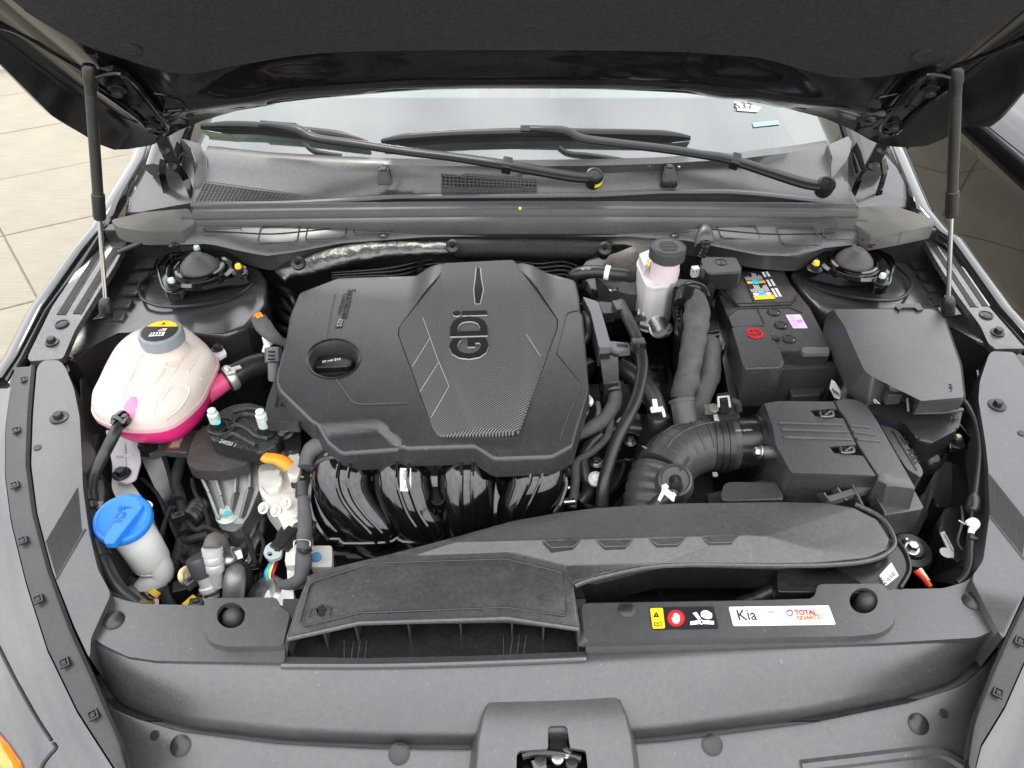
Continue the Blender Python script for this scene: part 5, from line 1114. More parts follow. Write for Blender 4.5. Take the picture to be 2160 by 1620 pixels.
part('pipe', tube([Z(500, 1204, .79), Z(496, 1214, .802), Z(494, 1235, .795), Z(492, 1270, .77)], [.011, .0145, .015, .015], 20, 6), ALU, ac)
part('black_sleeve', tube([Z(487, 1206, .775), Z(500, 1196, .78), Z(514, 1206, .77), Z(522, 1240, .75)], .012, 14, 6), SATIN, ac)
single('coolant_pipe', tube([Z(556, 1068, .72), Z(545, 1092, .72), Z(536, 1118, .72), Z(524, 1140, .72), Z(512, 1160, .725), Z(506, 1172, .73)], .0078, 14, 7), ALUD, 'bare aluminium pipe running past the engine mount, the left one of two', 'pipe', 'bare aluminium pipes by the engine mount')
single('coolant_pipe', tube([Z(566, 1075, .715), Z(556, 1105, .715), Z(550, 1130, .715), Z(536, 1155, .715), Z(524, 1185, .715), Z(512, 1215, .71)], .0085, 14, 7), ALUD, 'bare aluminium pipe running past the engine mount, the right one of two', 'pipe', 'bare aluminium pipes by the engine mount')

# =================================================================== ENGINE MOUNT
em = thing('engine_mount', 'engine mount of black casting over a rubber boot and aluminium foot', 'engine mount', Z(480, 1000, .76))
part('boot', pp([(394, 975), (397, 951), (408, 925), (420, 902), (436, 893), (456, 904), (462, 926), (486, 950), (528, 962), (524, 974), (496, 987), (472, 994), (417, 992), (400, 985)], .838, .022, .006, 3, r=10), BOOT, em)
bt = [(440, 926), (449, 897), (453, 877), (470, 864), (490, 855), (522, 850), (560, 855), (562, 886), (584, 892), (590, 915), (584, 940), (548, 956), (528, 950), (500, 945), (470, 936)]
bk = part('black_casting', pp(bt, .872, .026, .005, 3, r=7), MOUNT, em)
for l in ([(490, 868), (520, 862), (556, 866)], [(492, 884), (512, 874), (540, 876), (558, 880)], [(480, 905), (500, 897), (520, 905), (540, 920), (566, 925)], [(470, 925), (490, 915), (512, 925), (540, 940)]): part('casting_rib', tube([Z(*p, .8745) for p in l], .004, 8, 5), MOUNT, bk)
part('stud_well', lathe([(.021, 0), (.021, .004), (.017, .005), (.016, -.004), (0, -.004)], Z(470, 902, .872), V((0, 0, 1)), 24), MOUNT, bk)
part('moulded_text', text_bm('24050 1', Z(462, 934, .8735), Z(494, 943, .8735), Z(466, 915, .8735), 1.15, .0006), GPR, bk)
for px, py, h in ((459, 902, .03), (561, 912, .038)):
    c = Z(px, py, .874); part('mount_nut', hexbolt(c, .011, washer=1.5), BOLT, em); part('stud', lathe([(.0085, .008), (.0085, h), (.0065, h + .002), (.0065, h + .008), (.004, h + .010)], c, V((0, 0, 1)), 16), NUTW, em)
part('blue_mark', disc(Z(459, 892, .9125), .0045, .0006), CYAN, em)
zft = lambda x, y: .806 - .056 * smooth(985, 1100, y)
fo = part('aluminium_foot', pp([(416, 992), (470, 996), (524, 966), (550, 976), (549, 1036), (524, 1088), (510, 1116), (490, 1122), (466, 1118), (457, 1098), (438, 1045)], zft, .05, .004, 2), ALU, em)
for l in ([(420, 996), (440, 1040), (462, 1096)], [(452, 1000), (466, 1045), (474, 1078)], [(500, 988), (498, 1040), (492, 1078)], [(528, 974), (528, 1030), (512, 1092)]):
    b = None
    for u, v in zip(l, l[1:]): b = bar(Z(*u, zft(*u) + .004), Z(*v, zft(*v) + .004), .005, .016, b, bev=.0015)
    part('foot_rib', b, ALU, fo)
part('foot_pad', pp([(457, 1092), (470, 1078), (505, 1078), (520, 1094), (510, 1112), (492, 1122), (466, 1117)], .752, .02, .003, 2, r=6), ALU, fo)
part('foot_bolt', hexbolt(Z(480, 1088, .753), .0115, washer=1.6), NUTW, em); part('blue_mark', disc(Z(479, 1082, .769), .0045, .0005), CYAN, em)
am = thing('support_arm', 'pink tinted aluminium arm with an orange bordered code label under the tank', 'bracket', Z(370, 935, .77))
part('arm', pp([(300, 945), (308, 935), (330, 932), (352, 916), (418, 905), (400, 940), (394, 956), (345, 950), (325, 956), (305, 957)], .795, .014, .003, 2, r=4), ALU, am)
part('arm_bush', lathe([(.017, -.01), (.017, .004), (.012, .006), (.012, .012), (.008, .014)], Z(314, 940, .797), V((0, 0, 1)), 24), BOLT, am)
part('blue_mark', disc(Z(333, 940, .797), .004, .001), W_BLUE, am)
ls = part('code_label', pp([(368, 917), (391, 916), (378, 945), (352, 946)], .7962, .0008, 0), M('orange label edge', (.85, .16, .03), .5), am)
part('label_field', pp([(371, 920), (387, 919), (377, 942), (358, 943)], .7968, .0005, 0), PAPER, ls)
b = None
for k in range(5): b = bar(Z(372 - k * .6, 922 + k * 2.2, .7972), Z(384 - k * .8, 921.5 + k * 2.2, .7972), .0011, .0003, b, bev=0)
part('label_print', b, GPR, ls)

# thin wires, clips and connectors crowding the left front corner
lw = thing('corner_wiring', 'thin black wires and small connectors between the harness and the engine mount', 'wiring', Z(420, 1120, .72))
rg2 = random.Random(11)
for l, r_ in (([(300, 1010, .76), (330, 1040, .765), (352, 1085, .765), (372, 1130, .765), (392, 1170, .76)], .0032), ([(345, 960, .78), (360, 1010, .78), (366, 1050, .775), (352, 1090, .77), (340, 1140, .765), (352, 1190, .76)], .0038),
              ([(405, 1010, .78), (412, 1040, .775), (430, 1070, .77), (440, 1110, .77), (432, 1150, .775), (415, 1180, .775)], .0034), ([(395, 1100, .775), (412, 1118, .78), (432, 1112, .78), (452, 1120, .78), (468, 1130, .785)], .0042),
              ([(520, 1130, .75), (530, 1160, .755), (540, 1195, .755), (536, 1230, .75), (528, 1262, .745)], .0042), ([(545, 1120, .75), (556, 1150, .76), (548, 1190, .76), (552, 1225, .76)], .003), ([(380, 1180, .765), (398, 1192, .768), (418, 1212, .765), (424, 1240, .76), (418, 1268, .755)], .0036),
              ([(600, 1110, .80), (588, 1130, .80), (592, 1150, .805)], .004), ([(470, 1225, .79), (478, 1245, .785), (476, 1268, .78)], .004), ([(560, 1000, .80), (552, 1030, .79), (560, 1062, .785), (580, 1080, .79)], .0036)):
    part('wire', tube([Z(*p) for p in l], r_, 8, 6, wob=.2), TAPEB, lw)
for px, py, z, a_, m in ((352, 1196, .765, .4, SATIN), (416, 1274, .76, .1, SATIN), (470, 1140, .79, .7, SATIN), (536, 1200, .765, .2, GLOSSP), (378, 1090, .785, .5, SATIN), (560, 1235, .768, -.2, CARD), (404, 1228, .772, .9, CARD)):
    c = part('connector', box(Z(px, py, z), .020, .013, .014, a_), m, lw); part('connector_latch', box(Z(px, py, z) + V((0, 0, .008)), .009, .005, .004, a_), SATIN, c)
for px, py, z in ((372, 1060, .787), (392, 1128, .78), (340, 1236, .765)): part('cable_tie', lathe([(.0118, -.002), (.0125, -.002), (.0125, .002), (.0118, .002)], Z(px, py, z - .01), V((.3, -.9, .1)), 16), BOLT, lw)
# =================================================================== ENGINE BLOCK, MANIFOLD, COVER
eb = thing('engine_block', 'pale aluminium engine casting showing left of the intake manifold', 'engine', Z(800, 900, .60))
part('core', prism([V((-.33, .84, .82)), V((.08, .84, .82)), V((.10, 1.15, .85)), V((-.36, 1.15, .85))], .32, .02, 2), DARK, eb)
tcv = [(544, 990), (552, 975), (585, 955), (612, 948), (640, 960), (655, 985), (655, 1060), (640, 1100), (640, 1190), (600, 1192), (607, 1130), (585, 1088), (566, 1064), (548, 1040)]
t0_ = part('timing_case', pp(tcv, .815, .06, .012, 3, r=8), ALUP, eb)
for q, z, d in (([(548, 992), (580, 985), (596, 1000), (590, 1030), (566, 1040), (548, 1020)], .828, .014), ([(590, 1040), (625, 1035), (640, 1060), (628, 1090), (598, 1088)], .824, .012), ([(608, 955), (628, 950), (636, 980), (628, 1008), (606, 1006)], .85, .035), ([(612, 1095), (655, 1092), (658, 1130), (630, 1150), (612, 1140)], .80, .03)): part('case_boss', pp(q, z, d, .006, 3, r=7), ALUP, t0_)
for px, py, z in ((556, 1072, .80), (604, 1062, .83), (640, 1012, .83), (582, 1078, .815)): part('case_bolt', hexbolt(Z(px, py, z), .006, V((-.3, -.5, .8))), ALUP, t0_)
part('oil_sensor', lathe([(.020, 0), (.020, .008), (.014, .010), (.014, .014), (.017, .015), (.017, .020), (.008, .022)], Z(603, 905, .862), V((-.15, -.5, .85)), 24), SATIN, eb)
part('sensor_ring', lathe([(.012, .0), (.012, .004), (.009, .005), (.008, .001)], Z(602, 899, .884), V((-.15, -.5, .85)), 20), BOLT, eb)
part('sensor_body', pp([(585, 905), (596, 892), (632, 900), (636, 950), (612, 956), (592, 930)], .855, .03, .006, 2, r=6), SATIN, eb)
part('black_plate', pp([(613, 993), (662, 993), (662, 1021), (613, 1021)], .838, .010, .001), SATIN, eb)
dp = single('dipstick_handle', tube([Z(610, 985, .872), Z(600, 976, .878), Z(582, 968, .882), Z(563, 966, .884), Z(556, 962, .886)], [.010, .0105, .0088, .0088, .0075], 14, 7, flat=.72), ORANGE, 'orange plastic oil dipstick handle in front of the engine mount', 'dipstick')
single('taped_hose', tube([Z(706, 930, .885), Z(680, 936, .88), Z(658, 950, .872), Z(648, 968, .865), Z(645, 985, .86)], [.014, .014, .0135, .0125, .012], 14, 7, wob=.15), TAPE, 'grey taped hose curving out from under the engine cover at its left front corner', 'hose')
ch = thing('front_harness', 'grey taped harness dropping along the left end of the manifold', 'wiring', Z(645, 1100, .78))
part('ribbed_end', tube([Z(640, 1018, .842), Z(640, 1048, .832)], .0115, 14, 10, rf=lambda s: 1 + .07 * math.sin(s * 1500)), RUB, ch)
part('loom', tube([Z(641, 1046, .833), Z(642, 1070, .83), Z(644, 1100, .825), Z(642, 1130, .822), Z(641, 1160, .82), Z(639, 1195, .81), Z(630, 1222, .80), Z(600, 1234, .79), Z(575, 1222, .785), Z(562, 1215, .785)], [.0095, .0095, .0105, .0105, .0105, .0115, .0095, .008, .0075, .007], 14, 6, wob=.15), TAPE, ch)
part('cable_tie', tube([Z(630, 1161, .828), Z(642, 1164, .836), Z(655, 1161, .828)], .0032, 8, 4), BOLT, ch)
part('ribbed_hose', tube([Z(616, 1122, .80), Z(640, 1112, .812), Z(668, 1112, .812)], .0095, 14, 8, rf=lambda s: 1 + .07 * math.sin(s * 1500)), RUB, ch)
for i, (m, dx) in enumerate(((W_BLUE, 0), (M('light green wire', (.15, .6, .35), .4), 4), (W_GREEN, 7), (W_YEL, 12), (WPR, 16), (BPR, 19), (W_RED, 23))):
    part('wire', tube([Z(570 + dx * .62, 1186, .795), Z(563 + dx * .7, 1200, .80), Z(559 + dx * .75, 1210, .797), Z(563 + dx * .6, 1224, .788)], .0019, 6, 5), m, ch)
cn = thing('grey_connector', 'light grey moulded connector holder above the coloured wires', 'connector', Z(575, 1160, .80))
part('plate', plateh(Zs(rnd([(555, 1168), (560, 1152), (572, 1143), (588, 1150), (596, 1158), (592, 1174), (578, 1180), (566, 1180)], 4), .815), [Zs(ell(569, 1168, 6, 5), .815), Zs(ell(584, 1160, 6, 3.4), .815)], .006), GREEN, cn)
part('plug', box(Z(601, 1142, .81), .018, .042, .02, -.5), SATIN, cn); part('plug', box(Z(614, 1150, .81), .016, .03, .016, -.5), BOLT, cn)
part('wire_loop', tube([Z(620, 1155, .83), Z(621, 1142, .835), Z(632, 1138, .835), Z(652, 1140, .835), Z(654, 1152, .83)], .0011, 6, 5), ALUD, cn)
al = thing('alternator', 'pale metal alternator casing partly hidden behind the front cover', 'alternator', Z(580, 1250, .72))
part('housing', pp([(566, 1240), (580, 1232), (618, 1236), (622, 1300), (560, 1300), (556, 1262)], .79, .06, .008, 3, r=8), ALUP, al); part('end_cap', lathe([(.030, -.02), (.032, 0), (.028, .006), (0, .007)], Z(556, 1260, .775), V((-.5, -.2, .8)), 28), ALUD, al)
part('terminal_box', pp([(605, 1180), (622, 1152), (630, 1160), (628, 1215), (606, 1222)], .80, .03, .003, 2, r=3), ALUP, al); part('blue_plug', lathe([(.0072, 0), (.0072, .003), (.006, .004)], Z(668, 1176, .797), V((0, -.3, .9)), 20), M('dull blue plug', (.05, .22, .38), .5), al); part('regulator', pp([(655, 1150), (700, 1150), (700, 1196), (655, 1196)], .795, .02, .003, 2, r=4), ALUP, al)

im = thing('intake_manifold', 'glossy black four runner intake manifold in front of the engine cover', 'intake manifold', Z(900, 1060, .74))
zb = lambda x, y: .842 - .075 * smooth(1000, 1150, y) ** .8
bp_ = [[Z(x, y, zz) for x in (655, 740, 830, 930, 1030, 1120, 1190)] for y, zz in ((965, .858), (985, .857), (1005, .852), (1035, .838), (1070, .820), (1105, .803), (1140, .785), (1160, .77), (1185, .74))]
part('backing_shell', loft(bp_), GLOSSP, im, angle=60)
RUN = [([(733, 966), (726, 985), (722, 1015), (732, 1050), (756, 1085), (785, 1115), (806, 1140)], 1), ([(855, 966), (850, 985), (848, 1015), (858, 1050), (872, 1085), (892, 1115), (906, 1140)], 0), ([(990, 966), (986, 985), (984, 1015), (984, 1050), (986, 1085), (987, 1112), (988, 1135)], 0), ([(1132, 972), (1132, 990), (1128, 1015), (1115, 1045), (1100, 1075), (1090, 1100), (1082, 1120)], 0)]
zz_ = [.868, .874, .868, .850, .830, .812, .795]
for l, _ in RUN:
    c = [Z(p[0], p[1], z - .018) for p, z in zip(l, zz_)]; c0 = c[0] + V((0, .03, .002))
    ru = part('runner', tube([c0] + c, [.030, .0345, .0355, .0345, .033, .031, .029, .027], 28, 6, upv=V((1, 0, 0)), flat=1.28), GLOSSP, im, angle=60)
    for dx in (-13, 12):
        q = [Z(p[0] + dx * 1.0, p[1] - (1 if i < 2 else 0), z + .0165 - .0008 * i) for i, (p, z) in enumerate(zip(l, zz_))]; part('runner_rib', tube(q, .0028, 6, 6), GLOSSP, ru)
    a = [Z(l[1][0] - 62, 1002, .845), Z(l[1][0] - 58, 986, .866), Z(l[1][0] - 40, 972, .880), Z(l[1][0], 967, .886), Z(l[1][0] + 40, 972, .880), Z(l[1][0] + 58, 986, .866), Z(l[1][0] + 62, 1002, .845)]
    part('runner_flange', tube(a, .0075, 8, 6, flat=.8), M('semi gloss flange', (.016, .016, .017), .28, spec=.5), ru)
for px, py, k in ((787, 1014, 1), (923, 1050, 1.15), (1062, 1014, 1)):
    c = Z(px, py, .846 if py < 1030 else .835); part('bolt_pocket', plateh(Zs(rnd([(px - 17, py - 42), (px + 17, py - 42), (px + 16, py + 4), (px + 8, py + 16), (px - 8, py + 16), (px - 16, py + 4)], 9), .852 if py < 1030 else .846), [Zs(rnd([(px - 12, py - 40), (px + 12, py - 40), (px + 11, py + 3), (px + 5, py + 11), (px - 5, py + 11), (px - 11, py + 3)], 7), .852 if py < 1030 else .846)], .02), GLOSSP, im)
    part('pocket_hole', pp([(px - 12, py - 40), (px + 12, py - 40), (px + 10, py + 10), (px - 10, py + 10)], .8475 if py < 1030 else .842, .001, 0, r=6), BPR, im)
part('lower_edge', tube([Z(690, 1138, .80), Z(718, 1138, .80), Z(726, 1147, .80), Z(800, 1146, .797), Z(828, 1142, .797), Z(840, 1134, .80), Z(850, 1142, .798), Z(920, 1146, .795), Z(960, 1134, .797)], .0035, 8, 2), GLOSSP, im)
part('left_edge', tube([Z(662, 1000, .85), Z(653, 1040, .838), Z(656, 1080, .825), Z(672, 1115, .81), Z(692, 1140, .80)], .005, 8, 5), GLOSSP, im)
part('right_edge', tube([Z(1184, 992, .85), Z(1192, 1020, .842), Z(1184, 1050, .832), Z(1170, 1085, .82)], .005, 8, 5), GLOSSP, im)
part('plenum', pp([(690, 1146), (960, 1140), (960, 1200), (698, 1200)], .778, .06, .006, 2), GLOSSP, im)
cr2 = cast_obj([o for o in im.children if o.name.startswith('runner')][1]); cbk = cast_obj([o for o in im.children if o.name.startswith('backing_shell')][0])
def on_run(px, py, l): return cr2(px, py, l) or Z(px, py, .88)
bs = part('barcode_sticker', loft([[on_run(x, y, .0012) for x in (844, 850, 856, 862, 867)] for y in (988, 996, 1004, 1012, 1020, 1028, 1036)]), PAPER, im)
b = None
for k in range(8): b = bar(on_run(851, 993 + k * 2.6, .0016), on_run(865, 992.6 + k * 2.6, .0016), .0009 + .0006 * (k % 2), .0004, b, bev=0)
part('barcode_print', b, GPR, bs); part('sticker_text', text_bm('3C', on_run(852, 1031, .0014), on_run(864, 1031, .0014), on_run(853, 1020, .0014), 1, .0003), GPR, bs)
p_, n_ = cbk(935, 1095, .0006, True); part('white_dot', lathe([(.0088, 0), (.0088, .0008), (.008, .001)], p_, n_, 28), WPR, im)

# ------------------------------------------------------------------ engine cover
ec = thing('engine_cover', 'large grained black plastic engine cover with a ribbed central panel lettered GDi', 'engine cover', Z(900, 760, .88))
ZE = .925
OUT = [(635, 618), (713, 588), (790, 585), (880, 583), (905, 574), (932, 567), (1083, 560), (1150, 577), (1210, 592), (1217, 625), (1219, 660), (1224, 662), (1232, 760), (1236, 820), (1222, 868), (1207, 917), (1203, 936), (1163, 958), (1045, 962), (1003, 936), (860, 940), (843, 935), (720, 941), (694, 920), (672, 890), (660, 884), (594, 820), (588, 803), (590, 783), (610, 707), (617, 663)]
outz = lambda x, y: ZE - (.004 * smooth(850, 950, y)) + .006 * smooth(830, 1000, x) * smooth(900, 650, y)
hole = ell(703, 757, 56, 41, 40, -.08)
o3 = Zs(rnd(OUT, 5, 3), outz); h3 = Zs(hole, ZE)
# the front step: below this line the cover drops towards the front
def wz(x, y):
    px, py = pix(V((x, y, ZE))); z = outz(px, py)
    # slanted step running from the left cut to the front middle
    e = 905 - .09 * (px - 660) if px < 800 else 892 + 1.05 * (px - 800)
    if 655 < px < 905: z -= .010 * smooth(e - 12, e + 6, py) * (1 - smooth(880, 905, px)) * smooth(655, 675, px)
    # raised shoulders beside the central panel at the rear
    k = max(0, 1 - abs((px - 905) - (640 - py) * .25) / 48) * smooth(700, 640, py); k2 = max(0, 1 - abs((px - 1128) + (640 - py) * .2) / 48) * smooth(700, 640, py)
    z += .012 * smooth(0, 1, k) + .012 * smooth(0, 1, k2)
    return z
st_ = [V((*p.xy, 0)) for p in Zs([(665, 893), (720, 884), (795, 880), (815, 893), (868, 938)], ZE)]
cpan = [(937, 568), (1083, 561), (1091, 574), (1132, 622), (1174, 676), (1173, 694), (1094, 906), (1083, 911), (927, 913), (914, 898), (842, 702), (844, 686), (890, 634), (932, 588)]
pcut0 = Zs(rnd(cpan, 5), ZE + .004); _c = sum(pcut0, V()) / len(pcut0)
pcut = [p + V((p.x - _c.x, p.y - _c.y, 0)).normalized() * .0028 for p in pcut0]
b = skin(o3, [h3, pcut], wz, .008, ())
pz_ = [V((p.x, p.y, wz(p.x, p.y))) for p in pcut]; b = loft([pz_, [p + (V((_c.x, _c.y, p.z)) - p).normalized() * .0008 + V((0, 0, -.002)) for p in pz_], [p + V((0, 0, -.012)) for p in pz_]], closed=True, bm=b)
for v in b.verts: pass
o3z = [V((p.x, p.y, wz(p.x, p.y))) for p in o3]; h3z = [V((p.x, p.y, wz(p.x, p.y))) for p in h3]
oc = sum(o3, V()) / len(o3)
def off(lp, k, dz):
    r = []
    n = len(lp); s = 1 if area_up(lp).z > 0 else -1
    for i in range(n):
        d = (lp[(i + 1) % n] - lp[i - 1]); d.z = 0; d.normalize(); r.append(lp[i] + V((d.y, -d.x, 0)) * s * k + V((0, 0, dz)))
    return r
b = loft([o3z, off(o3z, .0018, -.0004), off(o3z, .0036, -.0018), off(o3z, .0048, -.004), off(o3z, .0055, -.007), off(o3z, .0075, -.03), off(o3z, .0075, -.036)], closed=True, bm=b)
b = loft([h3z, off(h3z, -.003, -.0012), off(h3z, -.004, -.004), off(h3z, -.008, -.02), off(h3z, -.009, -.03)], closed=True, bm=b)
part('shell', b, GRAIN, ec, angle=42)
part('filler_recess_rim', tube([p + V((0, 0, .0008)) for p in h3z] + [h3z[0]], .0014, 6, 1), SMOOTH, ec)
lipL = [(557, 880), (563, 846), (584, 786), (592, 790), (590, 806), (597, 826), (640, 872), (630, 892), (558, 889)]
ll = part('lower_wing', pp(lipL, .902, .02, .003, 2, r=4), GRAIN, ec)
for a, c in (((589, 818), (582, 858)), ((598, 828), (594, 857)), ((607, 840), (603, 858))): part('cooling_slot', bar(Z(*a, .9025), Z(*c, .9025), .004, .0012, bev=0), BPR, ll)
for l in ([(688, 718), (701, 650), (707, 622)], [(710, 800), (738, 840), (752, 851), (780, 853), (860, 850)], [(1174, 748), (1190, 690), (1196, 668), (1219, 661)], [(1174, 750), (1222, 805)], [(1226, 815), (1206, 860), (1180, 925)]): 
    q = []
    for p in l:
        c = Z(*p, ZE); q.append(V((c.x, c.y, wz(c.x, c.y) + .0002)))
    part('crease', tube(q, .0014, 6, 4), GRAIN, ec)
# central ribbed panel
pz = lambda x, y: ZE + .010
rl, rr_ = [(940, 575), (934, 640), (958, 765), (990, 850), (1010, 911)], [(1088, 570), (1102, 640), (1112, 700), (1108, 780), (1098, 850), (1080, 911)]
def xat(l, y):
    for a, c in zip(l, l[1:]):
        if a[1] <= y <= c[1]: return a[0] + (c[0] - a[0]) * (y - a[1]) / (c[1] - a[1])
    return l[0][0] if y < l[0][1] else l[-1][0]
def cz(x, y):
    px, py = pix(V((x, y, ZE + .01))); a, c = xat(rl, py), xat(rr_, py)
    z = ZE + .0075 + .010 * smooth(740, 575, py)
    if px < a: z -= .006 * smooth(0, 1, (a - px) / 20) + .00003 * (a - px)
    if px > c: z -= .003 * smooth(0, 1, (px - c) / 14) + .00004 * (px - c)
    return z
c3 = list(pcut0); b = skin(c3, [], cz, .006)
c3z = [V((p.x, p.y, cz(p.x, p.y))) for p in c3]; b = loft([c3z, off(c3z, .0012, -.0008), off(c3z, .0018, -.003), off(c3z, .0018, -.010)], closed=True, bm=b)
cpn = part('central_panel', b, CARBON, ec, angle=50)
part('panel_tray', prism([p + V((0, 0, -.012)) for p in pcut], .004, 0), BPR, ec)
def onp(px, py, l=0):
    z = ZE + .008
    for _ in range(3): p = Z(px, py, z); z = cz(p.x, p.y)
    return V((p.x, p.y, z + l))
LT = M('black lettering', (.006, .006, .007), .55, spec=.2)
part('lettering', text_bm('GDi', onp(1027, 757, .0004), onp(1024, 656, .0004), onp(985, 757, .0004), 1.12, .0012, bold=.03), LT, cpn)
part('lettering_highlight', text_bm('GDi', onp(1027, 759.5, .0002), onp(1024, 658.5, .0002), onp(985, 759.5, .0002), 1.12, .0003, bold=.03), GPR, cpn)  # pale copy set slightly lower: painted highlight along the letters' bottom edges
part('spear_inlay', prism([onp(*p, .0012) for p in ((1006, 566), (1012, 566), (1014, 590), (1018, 612), (1012, 640), (1003, 640), (1001, 612), (1004, 590))], .001, 0), LT, cpn)
part('inlay_edge', tube([onp(*p, .0008) for p in ((1004, 566), (1002, 590), (999, 612), (1002, 642), (1013, 642), (1020, 612), (1016, 590), (1013, 566))], .0008, 5, 1), GPR, cpn)
for l in ([(892, 670), (907, 713), (870, 773)], [(907, 713), (922, 755), (947, 815), (910, 880)], [(885, 828), (925, 765)], [(1110, 705), (1140, 752)]): part('panel_line', tube([onp(*p, .0003) for p in l], .0006, 5, 1), GPR, cpn)
def ont(px, py, l=0):
    z = ZE
    for _ in range(3): p = Z(px, py, z); z = wz(p.x, p.y)
    return V((p.x, p.y, z + l))
part('lettering', text_bm('Smartstream', ont(734, 611, .0002), ont(720, 672, .0002), ont(748, 611, .0002), 1.25, .0006), BPR, ec)
part('lettering', text_bm('Gasoline', ont(724, 620, .0002), ont(711, 664, .0002), ont(736, 620, .0002), .8, .0003), BPR, ec)
bx = part('badge', pp([(711, 673), (726, 673), (722, 690), (707, 691)], ZE + .0012, .001, 0), BPR, ec)
part('badge_lettering', text_bm('G2.5', ont(714, 675, .0014), ont(710, 690, .0014), ont(727, 676, .0014), 1.1, .0004), GPR, bx)
# oil cap inside the recess
oc_ = thing('oil_filler', 'black oil filler cap lettered SAE 0W-20 in the round recess of the engine cover', 'oil cap', Z(700, 770, .88))
part('disc', lathe([(.034, -.02), (.036, -.006), (.035, .002), (.030, .004), (0, .004)], Z(698, 776, .893), V((0, -.12, 1)), 36), SMOOTH, oc_)
part('grip', pp([(659, 757), (672, 752), (744, 751), (746, 765), (736, 772), (664, 776)], .907, .014, .003, 3, r=4), SMOOTH, oc_)
part('lettering', text_bm('SAE 0W-20', Z(718, 756, .9075), Z(680, 762, .9075), Z(700, 785, .9075), 1.15, .0005), WPR, oc_)
part('well', lathe([(.058, -.02), (.058, 0), (0, 0)], Z(703, 775, .876), V((0, 0, 1)), 32), DARK, oc_)
part('bolt_stack', lathe([(.007, 0), (.007, .004), (.009, .005), (.009, .010), (.007, .011), (.007, .018)], Z(748, 760, .885), V((0, 0, 1)), 16), STEEL, oc_); part('bolt_tip', lathe([(.006, 0), (.006, .008), (.004, .010)], Z(745, 735, .898), V((0, 0, 1)), 14), NUTW, oc_)
part('tan_tab', box(Z(714, 743, .893), .014, .006, .012), M('tan plastic', (.25, .19, .12), .5), oc_)

# =================================================================== REAR OF THE ENGINE
hs = thing('heat_shield', 'crinkled silver foil heat shield tube behind the engine cover', 'heat shield', Z(720, 550, .90))
part('foil', tube([Z(592, 585, .90), Z(612, 570, .908), Z(655, 560, .918), Z(705, 545, .927), Z(765, 533, .932), Z(820, 527, .932), Z(860, 525, .93), Z(910, 524, .93), Z(970, 523, .93)], [.018, .022, .024, .024, .022, .020, .019, .018, .017], 26, 9, wob=.07, flat=.7), FOIL, hs, angle=70)
part('black_wrap', tube([Z(960, 523, .93), Z(1150, 524, .928), Z(1260, 528, .925), Z(1330, 535, .922), Z(1390, 545, .91)], [.021, .021, .021, .020, .019], 20, 6, wob=.1, flat=.85), DARK, hs)
for px, py in ((630, 556), (955, 520), (1275, 525)): part('pin', lathe([(.014, 0), (.013, .005), (.006, .007), (.006, .012), (.004, .018)], Z(px, py, .95), V((0, -.6, .8)), 18), SATIN, hs)
rl_ = thing('rear_pipe_bundle', 'black pipes clipped together behind the engine cover', 'pipe', Z(920, 560, .88))
for dy, z in ((0, .89), (9, .885), (18, .88), (27, .872)): part('pipe', tube([Z(700, 575 + dy * .6, z), Z(790, 569 + dy * .7, z), Z(840, 562 + dy, z), Z(900, 549 + dy, z), Z(960, 546 + dy, z), Z(1060, 549 + dy, z), Z(1130, 556 + dy, z), Z(1190, 552 + dy, z), Z(1230, 566 + dy, z)], .0038, 10, 6), SMOOTH, rl_)
for px, py in ((970, 556), (888, 564)): part('pipe_clip', box(Z(px, py, .895), .012, .03, .012), SATIN, rl_)
part('rear_panel', pp([(1090, 550), (1205, 552), (1215, 575), (1212, 600), (1090, 600)], .86, .05, .008, 3, r=8), GLOSSP, rl_)
hc = thing('brake_vacuum_hose', 'black vacuum hose with white band between the engine cover and the brake reservoir', 'hose', Z(1260, 580, .90))
part('hose', tube([Z(1205, 592, .90), Z(1212, 580, .915), Z(1232, 574, .922), Z(1262, 573, .924), Z(1295, 577, .922), Z(1322, 580, .918), Z(1336, 588, .905)], .0122, 18, 7), RUB, hc)
part('white_band', tube([Z(1276, 574, .9235), Z(1286, 576, .923)], .0140, 20, 1), WHITE, hc); part('printed_text', text_bm('58-109', Z(1226, 570, .9355), Z(1246, 569, .9365), Z(1226, 550, .94), 1, .0003), GPR, hc)
bo = single('brake_booster', lathe([(.09, -.05), (.10, -.02), (.095, .0), (.07, .012), (.03, .016)], Z(1310, 620, .86), V((.05, -.9, .45)), 36), GLOSSP, 'round glossy black brake booster behind the brake fluid reservoir', 'brake booster')
single('booster_dome', lathe([(.10, -.03), (.085, .015), (.05, .035), (0, .042)], Z(1335, 560, .90), V((0, -.3, .95)), 32), M('dusty dark steel', (.06, .056, .052), .5, metal=.5, dust=.2), 'dusty dome of the brake booster just under the bulkhead cover', 'brake booster')
sc_ = thing('spring_clip', 'small bare steel spring clip on the hose left of the brake reservoir', 'hose clip', Z(1290, 610, .88))
part('band', tube([Z(1282, 603, .90), Z(1286, 612, .902), Z(1298, 612, .902), Z(1302, 608, .90)], .0022, 6, 4), STEEL, sc_); part('tongs', bar(Z(1286, 612, .903), Z(1292, 622, .89), .008, .002), STEEL, sc_)
kn = thing('orange_tipped_plug', 'grey taped plug with an orange tip left of the engine cover', 'connector', Z(560, 690, .90))
part('lead', tube([Z(546, 672, .935), Z(556, 688, .93), Z(572, 706, .92), Z(592, 720, .905), Z(604, 724, .90)], [.013, .015, .0125, .0085, .008], 14, 6, flat=.75), TAPE, kn)
part('orange_tip', tube([Z(540, 671, .940), Z(552, 666, .940)], .0075, 12, 1), ORANGE, kn)
